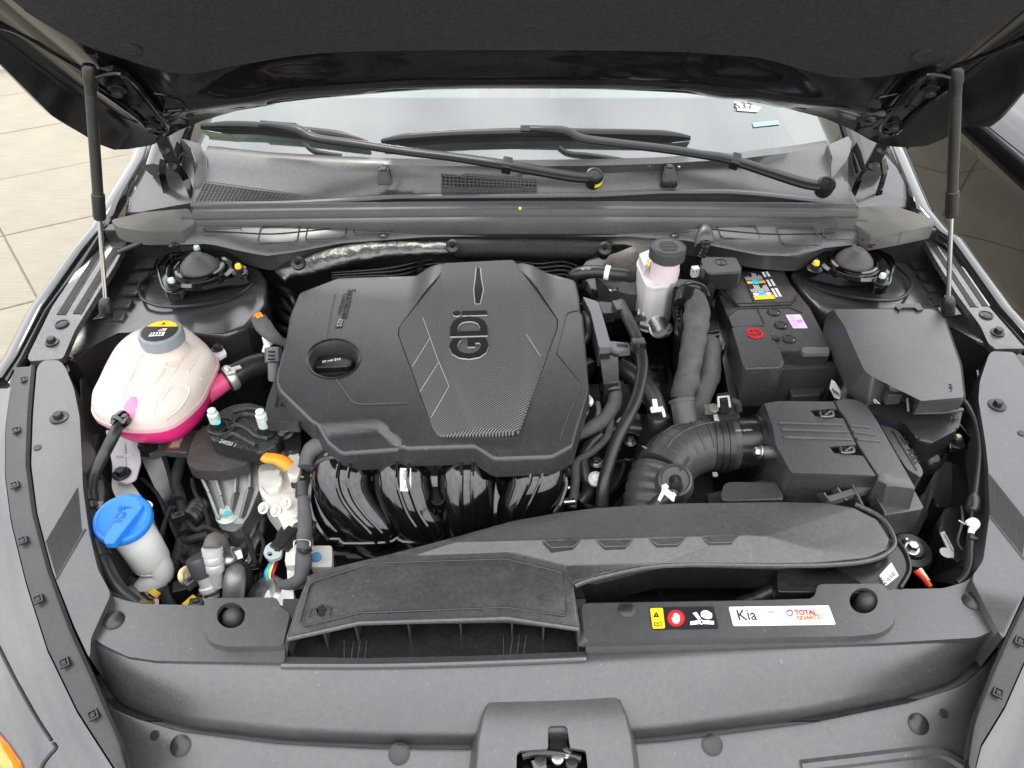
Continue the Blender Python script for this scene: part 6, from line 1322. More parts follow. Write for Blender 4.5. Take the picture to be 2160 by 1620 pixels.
cs = thing('coil_connector', 'black two slot connector with a white tag at the left edge of the engine cover', 'connector', Z(573, 770, .86))
part('plug', tube([Z(576, 735, .905), Z(577, 765, .89)], .0145, 8, 1, flat=.8), CARD, cs); part('stem', tube([Z(577, 762, .892), Z(578, 800, .86)], .010, 12, 1), M('grey stem', (.16, .17, .18), .4), cs)
for dy in (742, 750, 758): part('slot', box(Z(573, dy, .921 - (dy - 742) * .0006), .012, .003, .003), BPR, cs)
part('white_tag', pp([(552, 740), (560, 712), (574, 716), (566, 742)], .895, .003, .001), WHITE, cs); part('white_plug', lathe([(.010, 0), (.010, .012), (.007, .014)], Z(568, 722, .895), V((0, 0, 1)), 18), WHITE, cs)
b = None
for k in range(7):
    y0 = 600 + k * 14; b = tube([Z(575 + (k % 3) * 9, y0, .84 - k * .006), Z(600 + (k % 2) * 12, y0 + 10, .86 - k * .006), Z(622, y0 + 24 + (k % 3) * 6, .84)], .0055, 8, 5, b)
part('rear_hoses', b, SATIN, thing('rear_hose_cluster', 'dark hoses in the gap between the left tower and the engine cover', 'hose', Z(600, 640, .8)))
# =================================================================== BRAKE RESERVOIR
br = thing('brake_reservoir', 'milky brake fluid reservoir with a black screw cap standing over its cylinder', 'fluid reservoir', Z(1395, 600, .86))
led = [(1344, 556), (1352, 540), (1372, 535), (1425, 560), (1432, 575), (1410, 600), (1378, 604), (1362, 598)]
MILK = M('milky reservoir plastic', (.62, .585, .58), .36, sss=.2, var=.06)
part('body', pp(led, .942, .105, .006, 3, r=5), MILK, br)
L0 = Zs(rnd(led, 5), .945); part('ledge', prism(sc(L0, 1.05), .006, .002), MILK, br)
nb_ = Z(1400, 584, .945); part('neck', lathe([(.026, 0), (.0255, .02), (.025, .045)], nb_, V((0, 0, 1)), 28), M('pinkish neck plastic', (.64, .53, .55), .34, sss=.2), br)
part('rear_block', pp([(1348, 535), (1372, 525), (1385, 545), (1358, 560)], .965, .03, .004, 2, r=3), MILK, br)
part('moulded_ear', pp([(1418, 572), (1434, 566), (1432, 580), (1420, 586)], .955, .004, .001), MILK, br)
bcap = part('cap', lathe([(.029, 0), (.032, .003), (.032, .020), (.0305, .024), (.027, .0255), (.0265, .0245), (0, .0245)], nb_ + V((0, 0, .040)), V((0, 0, 1)), 48, nf=lambda a: 1 + .02 * (1 if int(a * 20) % 2 else 0)), M('worn cap plastic', (.05, .05, .05), .45, grain=.3, gscale=400), br)
ct = nb_ + V((0, 0, .0648)); b = None
for k in range(7): b = bar(ct + V((-.018 + abs(k - 3) * .002, .015 - k * .005, 0)), ct + V((.018 - abs(k - 3) * .002, .015 - k * .005, 0)), .0018, .0006, b, bev=0)
part('cap_text_lines', b, BOLT, bcap)
part('yellow_tag', pp([(1365, 548), (1371, 544), (1371, 560), (1366, 562)], .965, .002, 0), YELLOW, br)
part('level_tab', tube([Z(1389, 630, .90), Z(1388, 660, .875), Z(1386, 673, .87)], .004, 8, 3), MILK, br)
CASTG = M('machined grey casting', (.42, .40, .38), .42, metal=.9, var=.15, vscale=40)
mc = thing('master_cylinder', 'bare metal brake master cylinder under the milky reservoir', 'brake cylinder', Z(1385, 690, .80))
part('barrel', tube([Z(1352, 658, .87), Z(1376, 668, .862), Z(1390, 694, .842)], [.016, .019, .0195], 24, 5), CASTG, mc)
part('end_disc', lathe([(.0195, 0), (.0195, .005), (.017, .006), (.016, .0055), (.003, .0055), (.002, .0045)], Z(1388, 692, .846), V((.15, -.75, .65)), 32), CASTG, mc)
part('side_port', tube([Z(1352, 682, .85), Z(1372, 688, .85)], .009, 14, 1), CASTG, mc); part('side_port', tube([Z(1345, 660, .862), Z(1362, 662, .862)], .009, 14, 1), CASTG, mc)
part('flange', pp([(1318, 640), (1328, 622), (1345, 624), (1410, 672), (1415, 700), (1400, 706), (1345, 665)], .835, .01, .003), CASTG, mc)
for px, py in ((1332, 634), (1406, 692)): part('flange_nut', hexbolt(Z(px, py, .842), .0085, V((.05, -.6, .75))), STEEL, mc)
for l in ([(1352, 682, .85), (1335, 684, .84), (1322, 700, .81)], [(1345, 660, .862), (1330, 662, .85), (1318, 680, .81)]): part('brake_pipe', tube([Z(*p) for p in l], .004, 8, 5), SATIN, mc)

# =================================================================== BATTERY
BAT = M('battery case plastic', (.024, .024, .025), .40, grain=.3, gscale=600, gdist=.0005, var=.1, dust=.1)
bt_ = thing('battery', 'black car battery with printed warning label and a lilac paper sticker', 'battery', Z(1620, 680, .70))
zB = .892
bo_ = [(1513, 612), (1516, 600), (1566, 574), (1652, 567), (1669, 602), (1684, 620), (1708, 650), (1750, 731), (1752, 745), (1694, 746), (1646, 742), (1560, 742), (1544, 690)]
part('case', pp(bo_, zB, .17, .004, 2, r=4), BAT, bt_)
part('lid', pp([(1514, 607), (1520, 598), (1566, 575), (1650, 569), (1663, 601), (1674, 606), (1682, 622), (1667, 641), (1560, 645), (1548, 638), (1522, 618)], zB + .006, .006, .002, 2, r=3), BAT, bt_)
part('lid', pp([(1535, 664), (1546, 651), (1560, 649), (1668, 646), (1692, 656), (1707, 686), (1718, 700), (1745, 730), (1700, 731), (1692, 740), (1560, 740), (1550, 700)], zB + .006, .006, .002, 2, r=3), BAT, bt_)
part('carry_edge', pp([(1696, 731), (1748, 731), (1750, 744), (1696, 745), (1690, 739)], zB + .0075, .008, .001), M('grey battery edge', (.10, .10, .10), .4), bt_)
for l in ([(1525, 612), (1553, 640), (1668, 637), (1679, 622)], [(1538, 665), (1556, 651), (1666, 649), (1692, 660)], [(1596, 649), (1612, 683)], [(1570, 590), (1590, 638)]): part('lid_line', tube([Z(*p, zB + .0066) for p in l], .0012, 5, 1), BPR, bt_)
for px, py in ((1631, 659), (1647, 687), (1664, 716)):
    c = Z(px, py, zB + .006); v_ = part('vent_cap', lathe([(.0125, 0), (.0125, .0012), (.011, .0014), (.0105, -.0005), (.0085, -.0005), (.0082, .0012), (0, .0012)], c, V((0, 0, 1)), 32), BPR, bt_)
    for a in (20, 110, 200, 290): part('cap_notch', tube([c + V((.0095 * math.cos(R(a + d)), .0095 * math.sin(R(a + d)), .0010)) for d in (0, 20, 40)], .0011, 5, 2), BAT, v_)
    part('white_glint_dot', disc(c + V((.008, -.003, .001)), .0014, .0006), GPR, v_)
zL = zB + .0066
pl_ = part('lilac_sticker', pp([(1657, 664), (1688, 663), (1704, 692), (1673, 692)], zL + .0006, .0006, 0, r=2), LILAC, bt_)
b = None
for k in range(6): b = bar(Z(1662 + k * 2.1, 667.5 + k * 4, zL + .001), Z(1674 + k * 2.1, 667.3 + k * 4, zL + .001), .0012, .0003, b, bev=0)
part('sticker_lines', b, M('violet print', (.42, .30, .55), .5), pl_)
part('sticker_stamp', text_bm('64', Z(1684, 681, zL + .001), Z(1694, 680.5, zL + .001), Z(1682, 668, zL + .001), 1.6, .0003), M('magenta print', (.62, .15, .45), .5), pl_)
wp = part('warning_print', pp([(1565, 573), (1603, 571), (1637, 631), (1592, 633)], zL + .0005, .0006, 0), BPR, bt_)
def onl(u, v, l=.001):
    A, B, C, D = (1566, 574), (1602, 572), (1636, 630), (1593, 632)
    px = (A[0] * (1 - u) + B[0] * u) * (1 - v) + (D[0] * (1 - u) + C[0] * u) * v; py = (A[1] * (1 - u) + B[1] * u) * (1 - v) + (D[1] * (1 - u) + C[1] * u) * v
    return Z(px, py, zL + l)
def lq(u0, v0, u1, v1, m, nm, l=.0012): part(nm, prism([onl(u0, v0, l), onl(u1, v0, l), onl(u1, v1, l), onl(u0, v1, l)], .0003, 0), m, wp)
lq(0, .86, 1, 1, YELLOW, 'orange_field'); lq(0, .33, .30, .42, ORT if False else M('amber print', (.80, .42, .08), .5), 'amber_bar'); lq(.62, .33, .98, .42, MATS['amber print'], 'amber_bar'); lq(.02, .76, .98, .86, RED, 'red_bar')
for u, v, r_, m in ((.46, .375, .0075, CYAN), (.46, .80, .0075, CYAN), (.16, .81, .005, WPR), (.80, .81, .005, WPR)): part('round_symbol', disc(onl(u, v, .0014), r_, .0003), m, wp)
part('goggle_symbol', bar(onl(.36, .80, .0019), onl(.56, .80, .0019), .003, .0003, bev=0), W_BLUE, wp)
rg = random.Random(4); b = None
for v0, v1 in ((.03, .30), (.45, .73)):
    for i in range(12):
        u = .02 + i * .08; n_ = rg.uniform(.3, 1)
        b = bar(onl(u, v1 - (v1 - v0) * n_, .0013), onl(u + .01, v1, .0013), .0015, .0003, b, bev=0)
part('small_print', b, M('pale print', (.55, .54, .52), .5), wp)
b = None
for k, (s0_, s1_) in enumerate(((0.0, .18), (.28, .52), (.60, .92))):
    for d in (0, 1):
        p0 = (1609 + d * 8 + s0_ * 33, 574 - d + s0_ * 58); p1 = (1609 + d * 8 + s1_ * 33, 574 - d + s1_ * 58)
        n_ = 4
        for q in range(n_): b = bar(Z(p0[0] + (p1[0] - p0[0]) * q / n_, p0[1] + (p1[1] - p0[1]) * q / n_, zL + .0006), Z(p0[0] + (p1[0] - p0[0]) * (q + .75) / n_, p0[1] + (p1[1] - p0[1]) * (q + .75) / n_, zL + .0006), .0045, .0004, b, bev=0)
part('white_lettering', b, WPR, bt_)
part('front_case', prism(Zs([(1640, 778), (1768, 772), (1764, 760), (1640, 764)], .865), .13, .002), M('tray plastic', (.045, .045, .046), .42, grain=.3, gscale=500, var=.12, dust=.1), bt_)
part('case_lip', bar(Z(1645, 779, .862), Z(1768, 774, .862), .006, .006), MATS['tray plastic'], bt_)
part('case_pad', pp([(1664, 802), (1700, 796), (1742, 800), (1736, 832), (1668, 836)], .815, .05, .012, 3, r=8), MATS['tray plastic'], bt_)
part('ident_stud', lathe([(.010, 0), (.010, .002), (.007, .003), (.006, .001)], Z(1671, 748, .875), V((0, -.9, .4)), 20), BAT, bt_)
part('tray_wall', prism(Zs([(1500, 640), (1512, 612), (1550, 745), (1556, 860), (1545, 880), (1532, 800)], .86), .2, .004), SATIN, bt_)
pc = thing('positive_terminal_cover', 'black terminal cover with a red plus symbol on the battery', 'terminal cover', Z(1600, 740, .88))
pct = [(1543, 688), (1613, 684), (1622, 692), (1630, 722), (1642, 728), (1655, 768), (1648, 774), (1575, 778), (1568, 772)]
part('cover', pp(pct, .914, .085, .004, 3, r=5), BAT, pc)
part('hinge_line', tube([Z(1545, 690, .912), Z(1612, 687, .9145)], .0012, 5, 1), BPR, pc)
part('seam_line', tube([Z(1572, 786, .902), Z(1654, 779, .902)], .0014, 5, 1), BPR, pc)
part('side_latch', box(Z(1631, 712, .91), .014, .022, .008, .3), SMOOTH, pc)
c = Z(1592, 703, .9146); part('red_ring', tube(circ(c, .0125, 0, 360, 32), .0019, 8, 1), RED, pc)
part('red_plus', bar(c + V((-.0095, .000, 0)), c + V((.0095, .001, 0)), .0028, .0022, bar(c + V((.0018, -.0095, 0)), c + V((-.0018, .0095, 0)), .0028, .0020)), RED, pc)
ng = thing('negative_terminal_cover', 'black terminal cover with a minus symbol at the rear of the battery', 'terminal cover', Z(1520, 560, .90))
part('cover', pp([(1477, 546), (1484, 542), (1551, 541), (1566, 570), (1560, 575), (1497, 577), (1488, 572)], .948, .035, .004, 3, r=4), SATIN, ng)
part('leg', pp([(1480, 552), (1490, 548), (1505, 578), (1510, 600), (1492, 604)], .925, .05, .003), SATIN, ng)
c = Z(1521, 553, .9484); part('minus_ring', tube(circ(c, .0105, 0, 360, 28), .0009, 6, 1), BOLT, ng); part('minus_bar', bar(c + V((0, -.007, 0)), c + V((0, .007, 0)), .002, .0012, bev=0), BOLT, ng)
for px, py in ((1511, 596), (1556, 593)): part('peg', lathe([(.0025, 0), (.0025, .008), (.0015, .010)], Z(px, py, .90)), SATIN, ng)
bwc = thing('white_plug', 'small white plug with a taped lead beside the rear terminal cover', 'connector', Z(1465, 575, .90))
part('plug', box(Z(1466, 573, .925), .014, .012, .020, .2), WHITE, bwc); part('lead', tube([Z(1470, 585, .915), Z(1480, 595, .905), Z(1482, 612, .89)], .009, 10, 4), TAPEB, bwc)
for k in (-1, 1): part('pin_slot', box(Z(1466, 573, .9355) + V((k * .003, 0, 0)), .0025, .005, .001), BPR, bwc)

# =================================================================== CONTROL UNIT AND ITS HARNESS
cu_ = thing('control_unit', 'black engine control unit standing between engine and battery', 'control unit', Z(1450, 700, .72))
part('case', pp([(1421, 600), (1436, 590), (1468, 590), (1512, 668), (1532, 730), (1520, 742), (1470, 748), (1442, 760), (1428, 690)], .872, .16, .004, 2, r=5), SMOOTH, cu_)
cnb = part('connector', pp([(1419, 592), (1430, 589), (1465, 588), (1472, 600), (1494, 640), (1490, 648), (1446, 656), (1432, 640)], .918, .05, .005, 3, r=5), SATIN, cu_)
part('lever', tube([Z(1438, 628, .925), Z(1440, 612, .932), Z(1458, 604, .938), Z(1480, 610, .936), Z(1488, 630, .928)], .010, 14, 6), SMOOTH, cnb)
part('lever_body', tube([Z(1446, 645, .925), Z(1452, 620, .935)], .021, 20, 1, flat=1.2), SMOOTH, cnb)
b = None
for k in range(9):
    for j in range(2): b = box(Z(1428 + j * 9 + k * .6, 606 + k * 8.5, .921), .006, .006, .006, bm=b)
part('terminal_housings', b, GLOSSP, cnb)
part('second_connector', pp([(1482, 700), (1515, 694), (1526, 722), (1516, 738), (1486, 740)], .89, .04, .004, 2, r=3), SMOOTH, cu_)
for k in range(3): part('cooling_rib', bar(Z(1486, 702 + k * 9, .892), Z(1518, 698 + k * 9, .892), .003, .003), SATIN, cu_)
eh = thing('main_harness', 'thick grey cloth taped pair of harnesses falling from the control unit', 'wiring', Z(1460, 780, .75))
part('loom', tube([Z(1462, 628, .93), Z(1468, 645, .93), Z(1470, 668, .925), Z(1467, 695, .915), Z(1462, 728, .90), Z(1457, 760, .885), Z(1451, 790, .87), Z(1444, 815, .86), Z(1436, 845, .845)], [.019, .021, .0225, .021, .0215, .0205, .0205, .022, .019], 22, 7, wob=.16), TAPE, eh)
part('loom', tube([Z(1492, 722, .885), Z(1498, 734, .885), Z(1500, 765, .875), Z(1496, 795, .86), Z(1486, 822, .85), Z(1474, 850, .835), Z(1462, 875, .82)], [.017, .0185, .018, .0185, .0175, .018, .017], 20, 7, wob=.16), TAPE, eh)
for q in ([(1447, 690, .935), (1470, 702, .938), (1484, 690, .93)], [(1438, 744, .91), (1462, 752, .915), (1476, 738, .905)], [(1430, 800, .88), (1452, 806, .885), (1466, 794, .88)], [(1484, 800, .872), (1494, 804, .874), (1506, 796, .868)]): pass

# =================================================================== FUSE BOX
fb = thing('fuse_box', 'black plastic fuse box with a grained lid and lightning symbol', 'fuse box', Z(1900, 760, .74))
FBM = M('fuse box plastic', (.030, .030, .031), .37, spec=1.0, grain=.5, gscale=620, gdist=.0007, var=.08, rvar=.04, dust=.06)
lt = [(1758, 652), (1965, 652), (1989, 667), (2025, 770), (2033, 838), (1940, 846), (1927, 817), (1912, 800), (1870, 798), (1841, 796), (1823, 781), (1781, 687), (1768, 668)]
zf = lambda x, y: .934 + .004 * smooth(700, 800, y)
lto = Zs(rnd(lt, 6), zf); fl2 = [(1750, 655), (1968, 648), (1994, 668), (2030, 770), (2038, 842), (1935, 858), (1924, 844), (1911, 834), (1868, 834), (1832, 846), (1794, 818), (1738, 694), (1742, 668)]
f2 = Zs(rnd(fl2, 6), .900)
tp = prism(lto, .003, .0); b = loft([lto, [p.lerp(q, .07) + V((0, 0, -.0006)) for p, q in zip(lto, f2)], f2, [p + V((0, 0, -.012)) for p in f2]], closed=True, bm=skin(lto, [], lambda x, y: .934 + .004 * smooth(.98, .85, y), .02) if False else tp)
part('lid', b, FBM, fb, angle=32)
part('lid_skirt', prism(Zs([(1940, 848), (2034, 840), (2031, 826), (1938, 832)], .932), .024, .003), FBM, fb)
part('base', pp([(1760, 672), (1985, 665), (2022, 780), (2030, 870), (2022, 905), (1965, 935), (1935, 925), (1905, 890), (1830, 870), (1790, 830)], .886, .15, .006, 2, r=6), SATIN, fb)
part('base_lip', tube([Z(1926, 870, .897), Z(1985, 869, .897), Z(2030, 864, .897)], .0035, 8, 3), FBM, fb)
lat = part('latch', pp([(1874, 806), (1910, 806), (1914, 822), (1905, 832), (1876, 834), (1868, 822)], .918, .02, .004, 2, r=3), FBM, fb)
part('latch_lever', tube([Z(1880, 815, .926), Z(1893, 817, .928), Z(1906, 814, .926)], .008, 14, 4), M('satin lever', (.07, .07, .07), .25), lat)
part('latch_cheek', bar(Z(1866, 800, .932), Z(1873, 826, .91), .003, .012), FBM, lat); part('latch_cheek', bar(Z(1913, 800, .932), Z(1921, 822, .91), .003, .012), FBM, lat)
NAVY = M('deep blue black plate', (.006, .008, .018), .35)
part('dark_plate', pp([(1868, 838), (1908, 836), (1896, 862), (1858, 866)], .885, .01, .001), NAVY, fb); part('dark_plate', pp([(1845, 872), (1898, 868), (1892, 905), (1868, 905), (1850, 890)], .878, .01, .001), NAVY, fb)
b = tube([Z(2002, 810, .9384), Z(2008, 813, .9384), Z(2002, 817, .9384), Z(2009, 819, .9384), Z(2005, 826, .9384)], .0009, 5, 1); part('lightning_symbol', b, BPR, fb)
part('rear_hook', pp([(1888, 646), (1892, 640), (1940, 640), (1948, 652), (1936, 655), (1930, 648), (1902, 648), (1898, 655)], .938, .008, .001), SMOOTH, fb)
for dx in (0, 8): part('clip_finger', box(Z(2003 + dx, 888, .885), .003, .004, .016), FBM, fb)
b = bar(Z(1846, 833, .905), Z(1856, 826, .905), .0016, .0016); b = tube([Z(1840, 838, .90), Z(1846, 850, .896), Z(1856, 852, .896), Z(1842, 840, .90)], .0011, 5, 1, b); part('arrow_marks', b, GPR, fb)
part('side_rib', tube([Z(1914, 840, .905), Z(1916, 868, .89)], .0025, 6, 1), FBM, fb)
fbk = thing('earth_bracket', 'black steel bracket with a yellow plated stud in front of the fuse box', 'bracket', Z(2010, 930, .82))
part('plate', pp([(1986, 905), (2000, 905), (2022, 898), (2046, 932), (2044, 940), (2034, 952), (2002, 952), (1998, 940)], .845, .006, .001, 2, r=3), GLOSSP, fbk)
part('upright', bar(Z(2020, 900, .85), Z(2046, 933, .85), .003, .016), GLOSSP, fbk); part('upright', bar(Z(1994, 912, .85), Z(2002, 952, .85), .003, .014), GLOSSP, fbk)
part('stud', lathe([(.005, 0), (.005, .012), (.004, .014)], Z(2016, 932, .85), V((0, 0, 1)), 12), M('yellow passivated zinc', (.55, .50, .32), .35, metal=.8), fbk); part('nut', hexbolt(Z(2016, 935, .847), .009), BOLT, fbk)
tg = thing('paper_tag', 'white barcode tag hanging between battery and fuse box', 'tag', Z(1765, 825, .85))
part('tag', prism([Z(1754, 800, .868), Z(1762, 806, .865), Z(1774, 826, .855), Z(1771, 842, .848), Z(1760, 838, .848), Z(1750, 818, .86)], .001, 0), PAPER, tg)
b = None
for k in range(5): b = bar(Z(1755 + k * 3, 818 + k * 2.5, .863), Z(1759 + k * 3, 829 + k * 1.6, .8585), .0011, .0004, b, bev=0)
part('barcode', b, BPR, tg)

# =================================================================== AIR CLEANER
AC = M('air cleaner plastic', (.028, .028, .0285), .38, spec=1.0, grain=.55, gscale=560, gdist=.0009, var=.1, rvar=.04, dust=.08)
ab = thing('air_cleaner', 'black air cleaner box with three raised lines and two wire clips on its lid', 'air filter box', Z(1760, 950, .76))
lA = [(1612, 850), (1640, 846), (1758, 846), (1767, 863), (1706, 864), (1718, 880), (1779, 881), (1809, 940), (1746, 941), (1758, 958), (1821, 960), (1850, 1004), (1840, 1003), (1672, 996), (1662, 984), (1636, 936), (1630, 900)]
zA = .903
a3_ = Zs(rnd(lA, 3, 2), zA); b = prism(a3_, .005, .002, 2)
fA = Zs([(1600, 862), (1612, 850), (1640, 846), (1758, 846)], zA)
part('lid', b, AC, ab)
sl1 = Zs([(1612, 850), (1630, 900), (1636, 936), (1662, 984), (1672, 996), (1760, 1001), (1846, 1006)], zA - .003); sl2 = Zs([(1590, 880), (1604, 930), (1610, 960), (1640, 1020), (1652, 1044), (1752, 1050), (1870, 1052)], zA - .055)
part('lid_front', loft([resample(sl1, 30), [p.lerp(q, .12) + V((0, 0, .0035)) for p, q in zip(resample(sl1, 30), resample(sl2, 30))], resample(sl2, 30), [p + V((0, 0, -.09)) for p in resample(sl2, 30)]]), AC, ab, angle=50)
part('recess_floor', pp([(1690, 858), (1790, 862), (1835, 965), (1730, 965)], zA - .012, .004, 0), DARK, ab)
lB = [(1762, 844), (1782, 841), (1810, 844), (1827, 854), (1852, 891), (1907, 988), (1932, 1028), (1928, 1031), (1872, 1024), (1855, 1006), (1824, 959), (1812, 940), (1783, 881), (1770, 863)]
part('rear_half', pp(lB, zA + .001, .05, .003, 3, r=4, out=.01), AC, ab)
part('rear_half_front', prism(Zs([(1872, 1026), (1930, 1032), (1950, 1068), (1946, 1074), (1866, 1088), (1846, 1040)], .868), .05, .004), AC, ab)
part('side_block', pp([(1856, 895), (1880, 902), (1898, 912), (1946, 990), (1947, 1002), (1940, 1006), (1912, 988)], .884, .06, .004, 2, r=4), AC, ab); part('side_slot', bar(Z(1882, 908, .8845), Z(1934, 992, .8845), .0022, .001, bev=0), BPR, ab)
part('moulded_text', text_bm('AIR', Z(1896, 920, .8845), Z(1908, 940, .8845), Z(1912, 915, .8845), .9, .0004), BPR, ab); part('moulded_text', text_bm('PULL', Z(1912, 948, .8845), Z(1930, 980, .8845), Z(1930, 945, .8845), .9, .0004), BPR, ab); part('moulded_text', text_bm('FILTER', Z(1876, 944, .8895), Z(1892, 972, .8895), Z(1890, 940, .8895), .9, .0004), BPR, ab)
for a, c in (((1642, 892), (1776, 896)), ((1649, 906), (1786, 911)), ((1654, 922), (1796, 927))): part('raised_line', tube([Z(*a, zA + .0004), Z(*c, zA + .0004)], .0019, 8, 1), AC, ab)
for a, c in (((1793, 897), (1838, 902)), ((1800, 911), (1848, 917)), ((1809, 926), (1856, 931))): part('raised_line', tube([Z(*a, zA + .0014), Z(*c, zA + .0014)], .0019, 8, 1), AC, ab); part('line_dot', disc(Z(a[0] - 2, a[1], zA + .0012), .0022, .0012), BPR, ab)
part('split_line', tube([Z(*p, zA - .0005) for p in ((1760, 846), (1768, 864), (1782, 882), (1810, 941), (1822, 960), (1852, 1006))], .0022, 6, 1), BPR, ab)
for px, py in ((1743, 873), (1786, 949)):
    wc = part('wire_clip', tube([Z(px - 12, py - 5, zA - .003), Z(px - 10, py + 5, zA + .001), Z(px + 14, py + 4, zA + .002), Z(px + 12, py - 5, zA)], .0026, 8, 3), M('bright clip wire', (.12, .12, .118), .35, metal=.9), ab)
    part('clip_cross', tube([Z(px - 6, py - 4, zA + .001), Z(px + 10, py + 4, zA + .0025)], .002, 6, 1, bm=tube([Z(px + 8, py - 5, zA + .001), Z(px - 4, py + 4, zA + .0025)], .002, 6, 1)), MATS['bright clip wire'], wc)
part('step_block', pp([(1527, 1022), (1534, 1017), (1636, 1015), (1654, 1048), (1650, 1054), (1530, 1056), (1520, 1050)], .852, .06, .006, 3, r=4), AC, ab)
part('lower_box', pp([(1490, 1040), (1640, 1000), (1850, 1010), (1900, 1060), (1870, 1090), (1500, 1100)], .815, .10, .006), AC, ab)
part('crossbar', bar(Z(1745, 1058, .868), Z(1866, 1020, .868), .010, .012), M('grey rib plastic', (.09, .088, .084), .5), ab)
for a, c in (((1731, 1040), (1744, 1062)), ((1760, 1030), (1780, 1058)), ((1791, 1018), (1818, 1074)), ((1820, 1005), (1864, 1086)), ((1874, 1030), (1905, 1076))): part('stiffening_rib', bar(Z(*a, .874), Z(*c, .862), .0035, .014), AC, ab)
part('corner_post', pp([(1852, 1000), (1866, 996), (1874, 1022), (1850, 1012)], .905, .04, .002), AC, ab)

# =================================================================== INTAKE PIPE
HOSE = M('intake hose rubber', (.040, .039, .037), .40, grain=.12, gscale=500, gdist=.0004, var=.12, rvar=.06, dust=.08)
ih = thing('intake_hose', 'ribbed black rubber intake elbow with a bellows lower end', 'intake hose', Z(1430, 960, .76))
cz_ = .842
C0 = [Z(1560, 936, cz_), Z(1528, 937, cz_), Z(1490, 938, cz_), Z(1452, 948, cz_ - .002), Z(1420, 968, cz_ - .006), Z(1398, 998, cz_ - .012), Z(1386, 1030, cz_ - .022), Z(1380, 1065, cz_ - .034), Z(1378, 1105, cz_ - .05)]
part('elbow', tube(C0[:6], [.040, .0435, .0435, .0445, .0455, .0455], 36, 8, upv=V((0, 0, 1))), HOSE, ih, angle=60)
part('bellows', tube(C0[5:], [.0455, .046, .046, .046], 36, 14, rf=lambda s: 1 + .055 * abs(math.sin(s * 230)), upv=V((0, 0, 1))), HOSE, ih, angle=75)
def hoop(c, ax, r, wd, name, par, m, k=2.2):
    ax = ax.normalized(); return part(name, lathe([(r, -wd), (r + k / 1000, -wd), (r + k / 1000, wd), (r, wd)], c, ax, 40), m, par)
axp = (C0[0] - C0[1])
for px, r in ((1529, .0438), (1515, .0445), (1502, .0440)): hoop(Z(px, 937, cz_), axp, r, .0045, 'hose_clamp', ih, STEEL if False else SATIN)
part('clamp_screw', box(Z(1500, 864, .892), .022, .012, .012, .1, bm=lathe([(.008, 0), (.008, .003), (.006, .004)], Z(1505, 862, .900), V((0, -.2, 1)), 16)), M('grey clamp casting', (.22, .20, .18), .4, metal=.5), ih)
part('clamp_band', bar(Z(1510, 874, .890), Z(1512, 890, .886), .008, .003), MATS['pale clamp steel'], ih); part('clamp_band', box(Z(1508, 1001, .835), .008, .008, .005), MATS['pale clamp steel'], ih)
b = None
def on_el(t, a, lift=0):
    P = spline(C0[:6], 8); f = t * (len(P) - 1); i = min(int(f), len(P) - 2); p = P[i].lerp(P[i + 1], f - i); d = (P[i + 1] - P[i]).normalized(); u = (V((0, 0, 1)) - d * d.z).normalized(); v = d.cross(u)
    return p + (u * math.cos(R(a)) + v * math.sin(R(a))) * (.0445 + lift)
for a0 in (38, 5): part('elbow_rib', tube([on_el(t / 20, a0) for t in range(6, 19)], .0018, 6, 2), HOSE, ih)
for t in (.34, .42, .54, .66, .78, .88): part('elbow_rib', tube([on_el(t, a) for a in range(-50, 71, 15)], .0018, 6, 2), HOSE, ih)
part('branch_pipe', tube([Z(1440, 842, .895), Z(1443, 862, .885), Z(1450, 900, .862)], [.0205, .0195, .021], 24, 4), M('grey rubber branch', (.055, .055, .055), .45, var=.1), ih)
hoop(Z(1440, 846, .893), Z(1440, 842, .895) - Z(1443, 862, .885), .0205, .0022, 'branch_bead', ih, HOSE, 1.6)
part('white_print', text_bm('1 M W', Z(1354, 943, .879), Z(1364, 948, .879), Z(1356, 930, .885), 1.3, .0003), GPR, ih)
pv = thing('breather_valve', 'black breather valve with a white clip on the front of the intake elbow', 'valve', Z(1420, 1020, .84))
ax = V((-.1, -.45, .85)); vb = Z(1424, 1013, .878); part('collar', lathe([(.030, -.025), (.027, -.010), (.0255, 0), (.0245, .004), (.021, .006), (.0195, .002), (.012, .002)], vb, ax, 32), HOSE, pv)
part('spindle', tube([vb, Z(1428, 1028, .885)], [.0095, .009], 14, 1), SMOOTH, pv)
part('fin', bar(Z(1434, 995, .885), Z(1452, 965, .888), .004, .010), HOSE, pv)
part('hose', tube([Z(1420, 1032, .872), Z(1408, 1048, .866), Z(1392, 1062, .858), Z(1376, 1076, .85)], .0125, 16, 6), M('dark sheathed hose', (.030, .03, .03), .3), pv)
b = bar(Z(1397, 1030, .892), Z(1422, 1052, .876), .012, .003); b = bar(Z(1398, 1028, .893), Z(1408, 1024, .893), .007, .003, b); b = bar(Z(1400, 1036, .89), Z(1390, 1056, .876), .005, .003, b); b = bar(Z(1412, 1048, .885), Z(1424, 1042, .886), .006, .003, b); part('white_clip', b, WHITE, pv)
mf = thing('airflow_pipe', 'smooth black plastic pipe with flange between the intake elbow and the air cleaner', 'air pipe', Z(1570, 940, .80))
part('pipe', tube([Z(1524, 937, cz_), Z(1560, 936, cz_), Z(1600, 935, cz_)], .0415, 40, 4, upv=V((0, 0, 1))), SMOOTH, mf)
ax = axp.normalized()
hoop(Z(1600, 935, cz_), axp, .0415, .006, 'flange', mf, SATIN, 5); hoop(Z(1612, 935, cz_), axp, .043, .006, 'flange', mf, AC, 6)
part('outlet_neck', tube([Z(1606, 935, cz_), Z(1650, 936, cz_)], .046, 36, 1, upv=V((0, 0, 1))), AC, mf)
